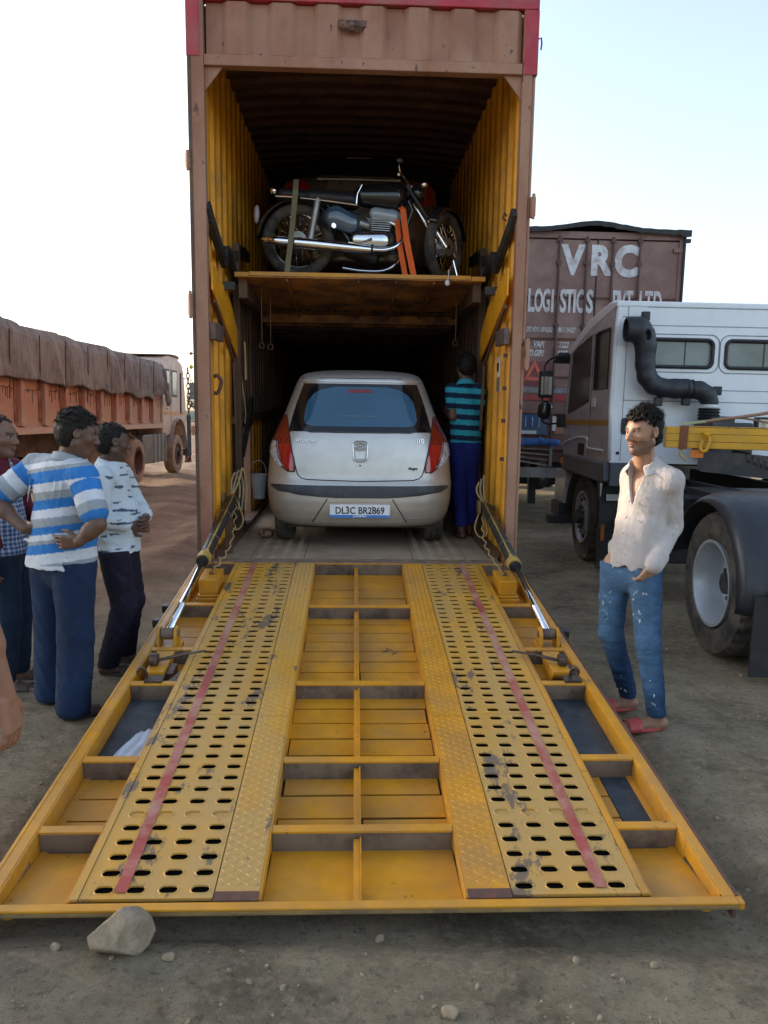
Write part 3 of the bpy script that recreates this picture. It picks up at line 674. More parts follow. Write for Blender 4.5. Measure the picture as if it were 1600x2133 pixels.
# small fittings on the ramp: yellow lock boxes, clevises, latches, edge rollers
for s in (-1, 1):
    mb = MB(); x0, x1 = sorted((s * .985, s * 1.115)); mb.box(x0, x1, -.66, -.40, -.03, .075)
    mb.box(x0 - .012, x1 + .012, -.675, -.385, -.05, -.031, 0).box(x0 - .02, x1 + .02, -.69, -.37, -.086, -.051, 0); mb.build('lock_box', YL if s > 0 else M['yellow'], RP, bevel=.006)
    mb = MB(); mb.tube(bez([(s * 1.05, -.52, .076), (s * 1.045, -.50, .095), (s * 1.05, -.46, .11), (s * 1.06, -.42, .16)], 6), .006, 6); mb.tube([(s * 1.03, -.54, .078), (s * 1.06, -.54, .082), (s * 1.06, -.50, .08)], .006, 6); mb.build('pin', M['rust'], RP, smooth=True)
    mb = MB()
    for dx in (-.05, .05):
        xc = s * 1.125 + dx; mb.prism([(-1.47, -.05), (-1.47, .05), (-1.49, .075), (-1.52, .082), (-1.55, .075), (-1.57, .05), (-1.59, -.05)], xc - .009, xc + .009, 'x')
    mb.cyl((s * 1.125 - .066, -1.52, .04), (s * 1.125 + .066, -1.52, .04), .02, 14, 1); mb.cyl((s * 1.125 - .036, -1.52, .04), (s * 1.125 + .036, -1.52, .04), .033, 16, 1)
    mb.box(s * 1.125 - .075, s * 1.125 + .075, -1.64, -1.45, -.062, -.03, 0)
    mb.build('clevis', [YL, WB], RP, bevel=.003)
    mb = MB(); mb.prism([(-1.68, .0), (-1.95, .0), (-1.95, -.02), (-1.9, -.08), (-1.74, -.08)], s * 1.10 - .05, s * 1.10 + .05, 'x'); mb.build('latch_cheek', YL, RP, bevel=.003)
    mb = MB(); c_ = s * 1.10; mb.lathe([(-.02, .0), (-.02, .035), (.02, .035), (.02, 0)], (1, 0, 0), (c_ + s * .02, -1.86, .03), 16); mb.box(c_ - .04, c_ + .09 * 1, -1.93, -1.80, -.08, -.02)
    mb.tube(bez([(c_, -1.84, .02), (c_ - s * .06, -1.83, .03), (c_ - s * .12, -1.80, .035)]), .010, 8); mb.cyl((c_ - s * .115, -1.80, .01), (c_ - s * .115, -1.80, .06), .007, 6)
    mb.tube([(c_ - s * .12, -1.795, .03), (c_ - s * .22, -1.755, .032), (c_ - s * .235, -1.745, .03), (c_ - s * .22, -1.74, .028), (c_ - s * .12, -1.775, .026)], .006, 6)
    mb.build('latch_pin', mat('greasy_iron', (.065, .048, .038), .45, .4, dirt=(.16, .10, .06), da=.5, ds=30), RP, smooth=False)
    mb = MB(); mb.tube(bez([(c_ + s * .02, -2.02, .0), (c_ + s * .02, -2.04, .05), (c_ + s * .035, -2.05, .075), (c_ + s * .055, -2.05, .055), (c_ + s * .05, -2.05, .03)]), .009, 8); mb.box(c_ - .02, c_ + .07, -2.08, -2.01, -.004, .012); mb.build('hook', MATS['greasy_iron'], RP, smooth=False)
    for y in ((-.93, -1.18) if s < 0 else (-1.34,)):
        mb = MB(); mb.box(min(s * 1.252, s * 1.30), max(s * 1.252, s * 1.30), y - .03, y + .03, -.055, -.005); mb.build('edge_lug', M['blacksteel'], RP, bevel=.006)
mb = MB(); mb.bar((-.99, -2.04, -.03), (-.93, -1.85, -.03), .05, .03); mb.build('loose_bar', M['web'], RP)

# ---------------------------------------------------------------- hydraulic rams: barrel, chrome rod, oil pipe
Ri = rot3(0, rad(5.345), 0)
for s in (-1, 1):
    foot = Ri @ Vector((s * 1.125, -1.52, .04)); top = Vector((s * 1.08, .62 if s < 0 else .50, .40 if s < 0 else .37)); d = (foot - top); L0 = d.length; d.normalize()
    mid = top + d * (L0 * .53); u = Vector((-s, 0, 0)); v = d.cross(u).normalized(); 
    mb = MB(); mb.cyl(top, mid, .043, 20); mb.build('hydraulic_cylinder', M['blacksteel'], TR, smooth=False, auto=30); hc = TR.children[-1]
    hc = [o for o in TR.children if o.name.startswith('hydraulic_cylinder')][-1]
    for p in hc.data.polygons: p.use_smooth = len(p.vertices) == 4
    mb = MB(); mb.cyl(mid + d * .05, foot, .021, 20); o = mb.build('piston_rod', M['chrome'], hc); [setattr(p, 'use_smooth', len(p.vertices) == 4) for p in o.data.polygons]
    mb = MB(); mb.cyl(mid - d * .03, mid + d * .045, .05, 20); mb.cyl(mid + d * .045, mid + d * .058, .043, 20, 1); o = mb.build('gland', [mat('yellow_band', (.50, .33, .06), .5, dirt=(.2, .12, .05), da=.5), M['blacksteel']], hc)
    for q in (.30, .72): 
        c_ = top + (mid - top) * q; mb = MB(); mb.cyl(c_ - d * .005, c_ + d * .005, .0455, 20); mb.build('hose_clip', M['steel'], hc)
    off = (v if v.z > 0 else -v) * .05 + Vector((s * -.02, 0, 0))
    mb = MB(); mb.tube([top - d * .04 + off, mid - d * .06 + off, mid - d * .02 + off * .8], .008, 8); mb.sphere(tuple(mid - d * .03 + off * .9), .018, 8); mb.build('oil_pipe', MATS['yellow_band'], hc, smooth=True)
    mb = MB(); mb.cyl(top - Vector((.07, 0, 0)), top + Vector((.07, 0, 0)), .02, 10); mb.sphere(tuple(top), .05, 10); mb.box(top.x - .075, top.x - .055, top.y - .05, top.y + .05, top.z - .05, top.z + .06); mb.build('mount_eye', mat('greasy_yellow', (.30, .19, .07), .5, dirt=(.08, .05, .03), da=.7, ds=15), hc)
    hs = []
    for k in range(3): 
        x = top.x + (.02 + .03 * k) * (1 if s < 0 else -1)
        pts = bez([top + Vector((0, 0, .03)), Vector((x - .03, top.y + .05, .55)), Vector((x, top.y + .10, .62 + .02 * k)), Vector((x + .03, top.y + .12, .5)), Vector((x + .02, top.y + .08, .30))] if s < 0 else [top, Vector((x, top.y + .02, .50)), Vector((x + .01 * k, top.y + .05, .64 - .03 * k))])
        mb = MB(); mb.tube(pts, .009, 7); mb.build('hydraulic_hose', M['rope'] if k != 1 else mat('hose_grey', (.28, .25, .19), .7), hc, smooth=True)
    pts = [top + Vector((-s * .03, -.02, -.03))]; tgt = Ri @ Vector((s * 1.05, -.52, .08)); a0 = pts[0]
    for k in range(1, 24): t = k / 24; q = a0.lerp(tgt, t); pts.append(q + Vector((.012 * math.sin(k * 1.9) - s * .05 * math.sin(PI * t), .03 * math.sin(PI * t), .008 * math.cos(k * 2.3) - .05 * math.sin(PI * t))))
    pts.append(tgt); mb = MB(); mb.tube(pts, .006, 6); mb.build('safety_rope', M['rope'], hc, smooth=True)
    mb = MB(); mb.tube(bez([top + Vector((-s * .05, 0, -.02)), top + Vector((-s * .10, -.05, -.16)), top + Vector((-s * .06, -.08, -.24)), top + Vector((0, -.1, -.2)), top + Vector((-s * .02, -.06, -.08))]), .007, 6); mb.build('rope_loop', M['rope'], hc, smooth=True)
    if s < 0: slab('stand_plate', M['darkbrown'], TR, -1.09, -1.03, .30, .33, .0, .30)
# ---------------------------------------------------------------- cars
class Body:
    """lofted car body: horizontal superellipse sections; y grows towards the nose"""
    def __init__(s, prof, n=3.4, D=.46, yo=0.0):
        p = np.array(prof); zz = np.linspace(p[0, 0], p[-1, 0], 140); s.z = zz; s.c = [np.interp(zz, p[:, 0], p[:, i]) for i in (1, 2, 3)]
        k = np.array([1, 2, 3, 2, 1.]) / 9
        for i in range(3):
            q = np.pad(s.c[i], 2, mode='edge'); q[:2] = 2 * s.c[i][0] - s.c[i][2:0:-1]; q[-2:] = 2 * s.c[i][-1] - s.c[i][-2:-4:-1]; s.c[i] = np.convolve(q, k, 'valid')
        s.n, s.D, s.yo = n, D, yo
    def prm(s, z): return [float(np.interp(z, s.z, c)) for c in s.c]
    def P(s, z, phi, off=0.0, zshift=0.0):
        def q(z, phi):
            w_, yr, yf = s.prm(z); sp, cp = math.sin(phi), abs(math.cos(phi))
            crown = -.035 * (math.sin(phi) ** 2) * (1 if z > 1.40 else 0)
            return Vector((w_ * math.copysign(abs(sp) ** (2 / s.n), sp), yr + s.D * (1 - cp ** (2 / s.n)), z))
        p = q(z, phi)
        if off:
            a = q(z + .01, phi) - q(z - .01, phi); b = q(z, phi + .03) - q(z, phi - .03); nn = a.cross(b)
            if nn.length > 1e-9:
                nn.normalize(); nn = nn if nn.y < 0 or abs(phi) > 1.2 and nn.x * phi > 0 else -nn
                p = p + nn * off
        p.y -= s.yo; return p
    def X(s, x, z, off=0.0):      # rear surface point at lateral x
        w_ = s.prm(z)[0]; r = max(-.9995, min(.9995, x / w_)); return s.P(z, math.copysign(math.asin(abs(r) ** (s.n / 2)), r), off)
    def shell(s, nz=90):
        mb = MB(); zs = np.linspace(s.z[0], s.z[-1], nz); rows = []
        for z in zs:
            w_, yr, yf = s.prm(z); r = [s.P(z, math.copysign(PI / 2 * (1 - (1 - abs(t)) ** 1.8), t)) for t in np.linspace(-1, 1, 121)]
            a, b_ = r[-1].y, yf - s.D - s.yo
            b_ = max(b_, a + .05)
            r += [Vector((w_, a + (b_ - a) * t, z)) for t in np.linspace(0, 1, 12)[1:]]
            f = []
            for ph in np.linspace(PI / 2, -PI / 2, 31)[1:]:
                sp, cp = math.sin(ph), abs(math.cos(ph)); f.append(Vector((w_ * math.copysign(abs(sp) ** (2 / s.n), sp), b_ + s.D * cp ** (2 / s.n), z)))
            r += f; r += [Vector((-w_, b_ + (a - b_) * t, z)) for t in np.linspace(0, 1, 12)[1:-1]]; rows.append(r)
        m_ = len(rows[0]); vs = [p for r in rows for p in r]
        fs = [(j * m_ + i, j * m_ + (i + 1) % m_, (j + 1) * m_ + (i + 1) % m_, (j + 1) * m_ + i) for j in range(nz - 1) for i in range(m_)]
        fs.append(tuple(range(m_))); fs.append(tuple((nz - 1) * m_ + i for i in range(m_)))
        return mb.add(vs, fs)
    def patch(s, rows, off=.004, thick=.012, nx=14):
        nx = max(nx, 20)
        # rows: (z, x_left, x_right), a raised closed panel on the tail
        mb = MB(); z0 = []
        for k in range(len(rows) - 1):
            n2 = max(1, int((rows[k + 1][0] - rows[k][0]) / .02 + .5))
            for j in range(n2): t = j / n2; z0.append([rows[k][i] * (1 - t) + rows[k + 1][i] * t for i in range(3)])
        z0.append(rows[-1]); nv = len(z0); m_ = nx + 1
        def ph(x, z):
            r = max(-.9995, min(.9995, x / s.prm(z)[0])); return math.copysign(math.asin(abs(r) ** (s.n / 2)), r)
        def pt(r, i, o_):
            if r[1] * r[2] > 0 and abs(r[1] + r[2]) > .9: a, b_ = ph(r[1], r[0]), ph(r[2], r[0]); return s.P(r[0], a + (b_ - a) * i / nx, o_)
            return s.X(r[1] + (r[2] - r[1]) * i / nx, r[0], o_)
        F = [pt(r, i, off) for r in z0 for i in range(m_)]; B = [pt(r, i, off - thick) for r in z0 for i in range(m_)]
        N = len(F); fs = []
        for j in range(nv - 1):
            for i in range(nx): a = j * m_ + i; fs += [(a, a + 1, a + m_ + 1, a + m_), (N + a, N + a + m_, N + a + m_ + 1, N + a + 1)]
        ed = [i for i in range(m_)] + [j * m_ + nx for j in range(1, nv)] + [(nv - 1) * m_ + i for i in range(nx - 1, -1, -1)] + [j * m_ for j in range(nv - 2, 0, -1)]
        for i in range(len(ed)): a, b_ = ed[i], ed[(i + 1) % len(ed)]; fs.append((a, b_, N + b_, N + a))
        return mb.add(F + B, fs)
    def line(s, pts, r=.003, off=.0015, closed=False, n=6, sub=6):      # tube laid along the tail through (x, z) points
        P = []
        pts = list(pts) + ([pts[0]] if closed else [])
        for a, b_ in zip(pts, pts[1:]):
            for k in range(sub): t = k / sub; P.append(s.X(a[0] + (b_[0] - a[0]) * t, a[1] + (b_[1] - a[1]) * t, off))
        if not closed: P.append(s.X(pts[-1][0], pts[-1][1], off))
        return MB().tube(P, r, n, closed=closed)
def sm(mb, name, m, parent, ang=35):
    o = mb.build(name, m, parent, smooth=True); o.data.set_sharp_from_angle(angle=rad(ang)); return o
def wheel(name, parent, c, R, W, rr, side=-1, rub='rubber', rim='steel', dish=.05, holes=10, tooth=True, bolts=10, deep=False, n=72):
    """axis along x; side -1: outer face looks to -x. Tyre is the part, rim and hub its sub-parts"""
    s = side; h = W / 2; T = .045 * R / .5
    pr = [(-s * h * .75, rr * 1.0), (-s * h * .98, rr * 1.18), (-s * h * 1.0, R * .80), (-s * h * .9, R * .955), (-s * h * .78, R * .99), (-s * h * .72, R), (-s * h * .3, R), (-s * h * .3 + .001, R - T * .35), (-s * h * .25, R - T * .35), (-s * h * .25 + .001, R),
          (s * h * .25, R), (s * h * .25 + .001 * s, R - T * .35), (s * h * .3, R - T * .35), (s * h * .3, R), (s * h * .72, R), (s * h * .78, R * .99), (s * h * .9, R * .955), (s * h * 1.0, R * .80), (s * h * .98, rr * 1.18), (s * h * .75, rr * 1.0)]
    mb = MB(); mb.lathe(pr, (1, 0, 0), c, n * (2 if tooth else 1), tooth=((4, 5, 14, 15), T * .4, 2) if tooth else None)
    ty = mb.build(name, M[rub], parent, smooth=True); ty.data.set_sharp_from_angle(angle=rad(30))
    mb = MB(); f = s * h
    if deep: prf = [(f * .80, rr * 1.02), (f * .98, rr * 1.04), (f * .98, rr * .97), (f * .80, rr * .92), (f * .25, rr * .86), (-f * .2, rr * .82), (-f * .25, rr * .55), (-f * .1, rr * .42), (-f * .1, 0.001)]
    else: prf = [(f * .80, rr * 1.02), (f * .98, rr * 1.04), (f * .98, rr * .97), (f * .7, rr * .90), (f * .62, rr * .80), (f * .62 + s * dish * .5, rr * .66), (f * .62 + s * dish, rr * .52), (f * .62 + s * dish * .9, rr * .34), (f * .62 + s * dish * .9, .001)]
    mb.lathe(prf, (1, 0, 0), c, 48); rm = mb.build('rim', M[rim], ty, smooth=True); rm.data.set_sharp_from_angle(angle=rad(35))
    mb = MB(); fx = c[0] + (-f * .1 if deep else f * .62 + s * dish * .9)
    mb.cyl((fx, c[1], c[2]), (fx + s * .07 * R / .5, c[1], c[2]), rr * .26, 20)
    for k in range(bolts):
        a = 2 * PI * k / bolts; q = rr * .42; mb.cyl((fx - s * .01, c[1] + q * math.cos(a), c[2] + q * math.sin(a)), (fx + s * .03 * R / .5, c[1] + q * math.cos(a), c[2] + q * math.sin(a)), .017 * R / .5, 8)
    mb.build('hub', M['blacksteel'] if not deep else M['blacksteel'], ty)['kind'] = 'stuff'
    if holes and not deep:
        mb = MB()
        for k in range(holes):
            a = 2 * PI * (k + .5) / holes; q = rr * .74; hx = c[0] + f * .62 + s * dish * .28
            mb.cyl((hx - s * .002, c[1] + q * math.cos(a), c[2] + q * math.sin(a)), (hx + s * .012, c[1] + q * math.cos(a), c[2] + q * math.sin(a)), rr * .085, 12)
        mb.build('vent_hole', M['groove'], ty)['kind'] = 'stuff'
    return ty

# ---- silver hatchback on the deck
PAINT = mat('champagne_silver', (.56, .555, .53), .36, .5, low=((.42, .35, .26), .75, 1.30, .65), var=.05, coat=.2, bump=0)
YO = 2.2
HB = Body([(.20, .70, .50, 3.75), (.225, .735, .455, 3.80), (.27, .762, .425, 3.84), (.34, .782, .402, 3.86), (.42, .792, .392, 3.87), (.50, .798, .396, 3.87), (.56, .80, .405, 3.86), (.585, .798, .425, 3.85),
           (.62, .796, .438, 3.82), (.70, .790, .448, 3.78), (.80, .782, .462, 3.70), (.88, .770, .476, 3.50), (.94, .752, .490, 3.20), (1.00, .722, .512, 2.95), (1.08, .686, .558, 2.80), (1.16, .655, .607, 2.66), (1.24, .627, .655, 2.54),
           (1.32, .600, .703, 2.42), (1.385, .577, .735, 2.32), (1.43, .556, .745, 2.25), (1.46, .535, .770, 2.15), (1.485, .505, .86, 2.05), (1.505, .46, 1.02, 1.95), (1.52, .38, 1.2, 1.9), (1.527, .28, 1.35, 1.85)], yo=YO)
CAR = empty('hatchback_car', 'champagne silver hatchback seen from behind on the lower deck of the trailer', 'car', MT @ Matrix.Translation((.008, YO, 0)))
sm(HB.shell(110), 'body', PAINT, CAR, 50)
# rear glass, frit and the clear field
gl = [(.992, -.600, .600), (1.10, -.578, .578), (1.22, -.545, .545), (1.32, -.512, .512), (1.392, -.486, .486)]
sm(HB.patch(gl, .003, .01, 24), 'rear_window', mat('window_frit', (.006, .008, .012), .08, var=0, bump=0, spec=.6), CAR)
REARG = mat('rear_glass_sky', (.035, .11, .19), .08, var=.15, vs=3, bump=0, coat=.2, spec=.5)  # blue sky reflection put into the base colour of the glass
sm(HB.patch([(1.035, -.40, .40), (1.05, -.455, .455), (1.09, -.475, .475), (1.17, -.465, .465), (1.24, -.445, .445), (1.30, -.40, .40), (1.34, -.33, .33), (1.365, -.22, .22)], .005, .004, 24), 'glass', REARG, CAR)
sm(HB.patch([(1.315, -.115, .10), (1.345, -.10, .095)], .0075, .003, 10), 'brake_light', mat('brake_red', (.22, .035, .05), .3, bump=0), CAR)
sm(HB.patch([(1.115, -.15, .16), (1.125, -.145, .155)], .0072, .002, 10), 'reflection_strip', mat('mirror_seen', (.10, .16, .20), .2, bump=0), CAR)
sm(HB.patch([(1.405, -.52, .52), (1.415, -.53, .53)], .012, .02, 24), 'spoiler_edge', mat('spoiler', (.62, .61, .58), .25, .5, bump=0, coat=.4), CAR)
sm(HB.line([(-.50, 1.438), (.50, 1.438)], .0035, .002), 'panel_gap', M['groove'], CAR)
# tail lights
LRED = mat('lamp_red', (.42, .012, .012), .12, var=.1, bump=.1, bs=140, bd=.001, coat=1.0); LRD = mat('lamp_dark_red', (.22, .010, .012), .12, var=.1, bump=0, coat=1.0)
LCL = mat('lamp_clear', (.66, .70, .78), .12, 0, var=.6, vs=28, bump=.3, bs=30, coat=1.0)
for s in (-1, 1):
    def pr_(rows, *a, nm, m): 
        rr = [(z, min(s * i, s * o_), max(s * i, s * o_)) for z, i, o_ in rows]; return sm(HB.patch(rr, *a), nm, m, CAR)
    pr_([(.662, .545, .600), (.70, .543, .655), (.76, .552, .735), (.82, .566, .775), (.90, .580, .766), (.97, .592, .737), (1.03, .603, .706), (1.085, .612, .682), (1.12, .625, .662)], .007, .02, nm='tail_light', m=LRD)
    tl = [o for o in CAR.children if o.name.startswith('tail_light')][-1]
    sm(HB.line([(s * a, z) for a, z in ((.625, 1.12), (.603, 1.03), (.592, .97), (.580, .90), (.566, .82), (.552, .76), (.543, .70), (.545, .662), (.600, .660), (.655, .70), (.735, .76), (.775, .82))], .0045, .006), 'lamp_seal', M['black'], tl)
    sm(HB.line([(s * a, z) for a, z in ((.640, .70), (.660, .74), (.683, .80), (.695, .86), (.699, .905), (.745, .91))], .004, .012), 'lamp_seal', M['black'], tl)
    o = pr_([(.672, .550, .60), (.72, .556, .655), (.80, .572, .672), (.885, .586, .684)], .010, .006, nm='lens', m=LRED); o.parent = tl
    o = pr_([(.70, .632, .668), (.74, .655, .722), (.80, .678, .766), (.86, .690, .768), (.905, .694, .745)], .010, .006, nm='lens', m=LCL); o.parent = tl
    o = pr_([(.69, .614, .622), (.90, .686, .692)], .012, .004, nm='lens_rib', m=LRD); o.parent = tl
# bumper strip, plate recess, seams
STR = mat('bumper_strip', (.035, .040, .048), .45, dirt=(.13, .12, .10), da=.3)
def strip_rows():
    return [(.455, -.20, .20), (.462, -.33, .33), (.475, -.50, .50), (.50, -.68, .68), (.53, -.735, .735), (.548, -.742, .742), (.553, -.70, .70)]
sm(HB.patch(strip_rows(), .012, .03, 30), 'bumper_strip', STR, CAR)
sm(HB.patch([(.243, -.385, .385), (.30, -.35, .35), (.38, -.305, .305), (.430, -.270, .270)], .004, .01, 20), 'plate_panel', PAINT, CAR)
sm(HB.line([(-.395, .245), (-.31, .38), (-.27, .445)], .004, .004), 'panel_gap', M['groove'], CAR); sm(HB.line([(.395, .245), (.31, .38), (.27, .445)], .004, .004), 'panel_gap', M['groove'], CAR)
sm(HB.line([(-.605, .985), (-.585, .90), (-.560, .80), (-.535, .69), (-.520, .64), (-.49, .612), (-.44, .600), (0, .590), (.44, .600), (.49, .612), (.520, .64), (.535, .69), (.560, .80), (.585, .90), (.605, .985)], .0045, .001), 'tailgate_gap', M['groove'], CAR)
sm(HB.line([(-.60, .987), (.60, .987)], .004, .002), 'window_seal', M['groove'], CAR)
sm(HB.line([(-.72, .275), (0, .262), (.72, .275)], .003, .001), 'panel_gap', mat('seam_soft', (.20, .17, .13), .8), CAR)
# licence plate
PL = HB.X(0, .345, .0); py = PL.y - .022
mb = MB(); mb.box(-.250, .250, py, py + .010, .292, .402); mb.build('licence_plate', M['white'], CAR, bevel=.004); lp = [o for o in CAR.children if o.name.startswith('licence_plate')][-1]
slab('plate_band', mat('band_blue', (.05, .20, .55), .5, bump=0), lp, -.249, .249, py - .0015, py, .293, .316)
for x in (-.105, .105):
    mb = MB(); mb.sphere((x, py - .002, .385), .006, 8); mb.build('screw', M['blacksteel'], lp)
text('DL3C BR2869', .079, M['blackg'], lp, TX(0, py - .0012, .327, 90), 'plate_number', bold=.0012, sx=.88)
text('JJ SAMARA', .024, M['white'], lp, TX(0, py - .0027, .2985, 90), 'plate_maker', bold=.0006)
# handle with oval emblem
def on(x, z, off=.006): return HB.X(x, z, off)
def rrect(cx_, cz, hw, hh, r, n=6):
    P = []
    for (sx, sz, a0) in ((1, 1, 0), (-1, 1, 90), (-1, -1, 180), (1, -1, 270)):
        for k in range(n + 1): a = rad(a0 + 90 * k / n); P.append((cx_ + sx * (hw - r) + r * math.cos(a), cz + sz * (hh - r) + r * math.sin(a)))
    return P
HC = .835
BAD = mat('badge_chrome', (.55, .56, .57), .22, .9, bump=0, var=.1)
o = sm(MB().tube([on(x * (1 - .12 * (HC - z > 0)), z, .008) for x, z in rrect(0, HC, .062, .083, .035)], .006, 8, closed=True), 'handle_frame', BAD, CAR)
o = sm(HB.patch([(HC - .078, -.03, .03), (HC - .06, -.050, .050), (HC + .06, -.054, .054), (HC + .078, -.035, .035)], .003, .004), 'handle_recess', mat('recess', (.40, .385, .35), .4, .4, bump=0), CAR)
sm(HB.patch([(HC - .062, -.036, .036), (HC - .002, -.046, .046)], .014, .016), 'handle_grip', PAINT, CAR)
mb = MB(); mb.tube([on(.046 * math.cos(a), HC + .040 + .024 * math.sin(a), .012) for a in np.linspace(0, 2 * PI, 24, endpoint=False)], .0035, 6, closed=True)
o1 = sm(mb, 'emblem', BAD, CAR)
mb = MB(); mb.tube([on(-.030, HC + .026, .012), on(-.012, HC + .055, .012)], .0038, 6).tube([on(.012, HC + .025, .012), on(.030, HC + .054, .012)], .0038, 6).tube([on(-.020, HC + .034, .012), on(.020, HC + .046, .012)], .0035, 6); e2 = sm(mb, 'emblem_letter', BAD, o1); e2['kind'] = 'stuff'
mb = MB(); p_ = on(.0, HC - .115, .0); mb.sphere(tuple(p_), .009, 10); sm(mb, 'lock', M['steel'], CAR)
for body_, x, z, sz, bo, mm in (('HYUNDAI', -.455, .905, .036, .0012, BAD), ('i10', .50, .905, .052, .0012, BAD), ('1.2', -.435, .688, .036, .001, BAD), ('Magna', .44, .688, .030, .001, M['blacksteel'])):
    p_ = on(x, z, .004); q_ = on(x + .02, z, .004) - on(x - .02, z, .004); ang = math.degrees(math.atan2(q_.y, q_.x))
    text(body_, sz, mm, CAR, TX(p_.x, p_.y - .002, p_.z, 80, 0, ang), 'badge', bold=bo, ext=.002)
# underside, wheels, exhaust, side glass
slab('underbody', M['groove'], CAR, -.60, .60, .62 - YO, 3.6 - YO, .17, .24)
for x in (-.66, .66):
    for y in (.98, 3.33): wheel('wheel', CAR, (x, y - YO, .282), .282, .165, .18, -1 if x < 0 else 1, rim='steel', dish=.02, holes=6, bolts=4, tooth=False, n=48)
    g_ = [(1.02, .62, 2.55), (1.12, .70, 2.62), (1.24, .86, 2.4), (1.36, .95, 2.2)]
    mb = MB(); vs = []; sgn = 1 if x > 0 else -1
    for z, a, b_ in g_: w_ = HB.prm(z)[0]; vs += [(sgn * (w_ + .003), a + .42 - YO, z), (sgn * (w_ + .003), b_ - YO, z)]
    mb.add(vs, [(0, 1, 3, 2), (2, 3, 5, 4), (4, 5, 7, 6)]); mb.build('side_window', M['glass'], CAR, solid=.004)
mb = MB(); mb.cyl((-.33, .50 - YO, .225), (-.33, .62 - YO, .23), .028, 14); mb.build('exhaust_pipe', M['rust'], CAR, smooth=False)

# ---- black saloon on the upper deck
YB = 3.9
SB = Body([(.18, .70, 1.98, 5.7), (.25, .76, 1.93, 5.75), (.45, .80, 1.90, 5.8), (.62, .805, 1.91, 5.8), (.80, .79, 1.93, 5.7), (.92, .765, 1.955, 5.4), (.99, .73, 2.00, 5.0), (1.03, .70, 2.25, 4.8), (1.07, .68, 2.40, 4.6), (1.15, .64, 2.50, 4.3), (1.25, .60, 2.62, 4.1), (1.34, .56, 2.75, 3.9), (1.40, .50, 2.95, 3.8), (1.43, .40, 3.15, 3.6), (1.44, .3, 3.3, 3.5)], yo=YB)
BC = empty('saloon_car', 'black saloon car in the dark behind the motorcycle on the upper deck', 'car', MT @ Matrix.Translation((-.02, YB - .15, UZ)) @ Matrix.Diagonal((1, 1, 1.08, 1)))
BP = mat('black_car_paint', (.11, .085, .06), .22, .5, var=.1, bump=0, coat=1.0)
sm(SB.shell(80), 'body', BP, BC, 50)
sm(SB.patch([(1.09, -.60, .60), (1.2, -.56, .56), (1.33, -.50, .50)], .003, .01, 20), 'rear_window', M['glass'], BC)
sm(SB.patch([(1.375, -.13, .13), (1.40, -.12, .12)], .006, .02, 8), 'brake_light', mat('brake_dim', (.20, .05, .05), .3), BC)
for s in (-1, 1):
    rr = [(.74, .50, .60), (.78, .47, .72), (.86, .46, .755), (.93, .50, .735), (.955, .56, .68)]
    sm(SB.patch([(z, min(s * a, s * b_), max(s * a, s * b_)) for z, a, b_ in rr], .008, .02), 'tail_light', LRD, BC)
    sm(SB.patch([(z, min(s * a, s * b_), max(s * a, s * b_)) for z, a, b_ in [(.80, .56, .62), (.85, .56, .63)]], .011, .004), 'reverse_lamp', LCL, BC)
sm(SB.patch([(.965, -.40, .40), (.985, -.38, .38)], .014, .02, 20), 'chrome_trim', M['chrome'], BC)
sm(SB.patch([(.86, -.30, .02), (.935, -.30, .02)], .006, .01, 10), 'boot_reflection', mat('boot_sheen', (.16, .12, .085), .3, .4), BC)  # lighter bronze band paints a reflection on the boot lid
sm(SB.patch([(.50, -.26, .26), (.62, -.26, .26)], .01, .02, 10), 'licence_plate', M['white'], BC)
for x in (-.68, .68):
    for y in (2.7, 5.2): wheel('wheel', BC, (x, y - YB, .30), .30, .18, .19, -1 if x < 0 else 1, tooth=False, n=40, bolts=5)

# ---------------------------------------------------------------- motorcycle, broadside on the upper deck edge (local x to the right = forward, z up)
MO = empty('motorcycle', 'black and chrome classic motorcycle strapped broadside on the upper deck edge', 'motorcycle', MT @ Matrix.Translation((0, 1.12, UZ)) @ Matrix.Rotation(rad(2.5), 4, 'Y'))
def bike_wheel(c, R, yaw=0):
    T = Matrix.Translation(c) @ Matrix.Rotation(yaw, 4, 'Z'); n = 60
    mb = MB(); pts = [T @ Vector(((R - .045) * math.cos(a), 0, (R - .045) * math.sin(a))) for a in np.linspace(0, 2 * PI, n, endpoint=False)]; mb.tube(pts, .047, 12, closed=True)
    ty = sm(mb, 'wheel', M['rubber'], MO)
    mb = MB(); mb.tube([T @ Vector(((R - .088) * math.cos(a), 0, (R - .088) * math.sin(a))) for a in np.linspace(0, 2 * PI, n, endpoint=False)], .014, 8, closed=True, flat=1); sm(mb, 'rim', M['chrome'], ty)
    mb = MB()
    for k in range(32):
        a = 2 * PI * k / 32; b2 = a + (.5 if k % 2 else -.5); y = .03 * (1 if k % 4 < 2 else -1)
        mb.tube([T @ Vector((.055 * math.cos(b2), y, .055 * math.sin(b2))), T @ Vector(((R - .09) * math.cos(a), 0, (R - .09) * math.sin(a)))], .0022, 4)
    mb.build('spoke', M['chrome'], ty)['kind'] = 'stuff'
    mb = MB(); mb.lathe([(-.05, .02), (-.05, .075), (.03, .085), (.05, .06), (.05, .02)], T.to_3x3() @ Vector((0, 1, 0)), T.translation, 24); sm(mb, 'hub', M['steel'], ty)
RW, FW = (-.56, 0, .30), (.72, -.02, .325)
bike_wheel(RW, .315); bike_wheel(FW, .30, rad(55))
def mtube(name, pts, r, m, n=10, par=None, **k): return sm(MB().tube(pts, r, n, **k), name, M[m] if isinstance(m, str) else m, par or MO)
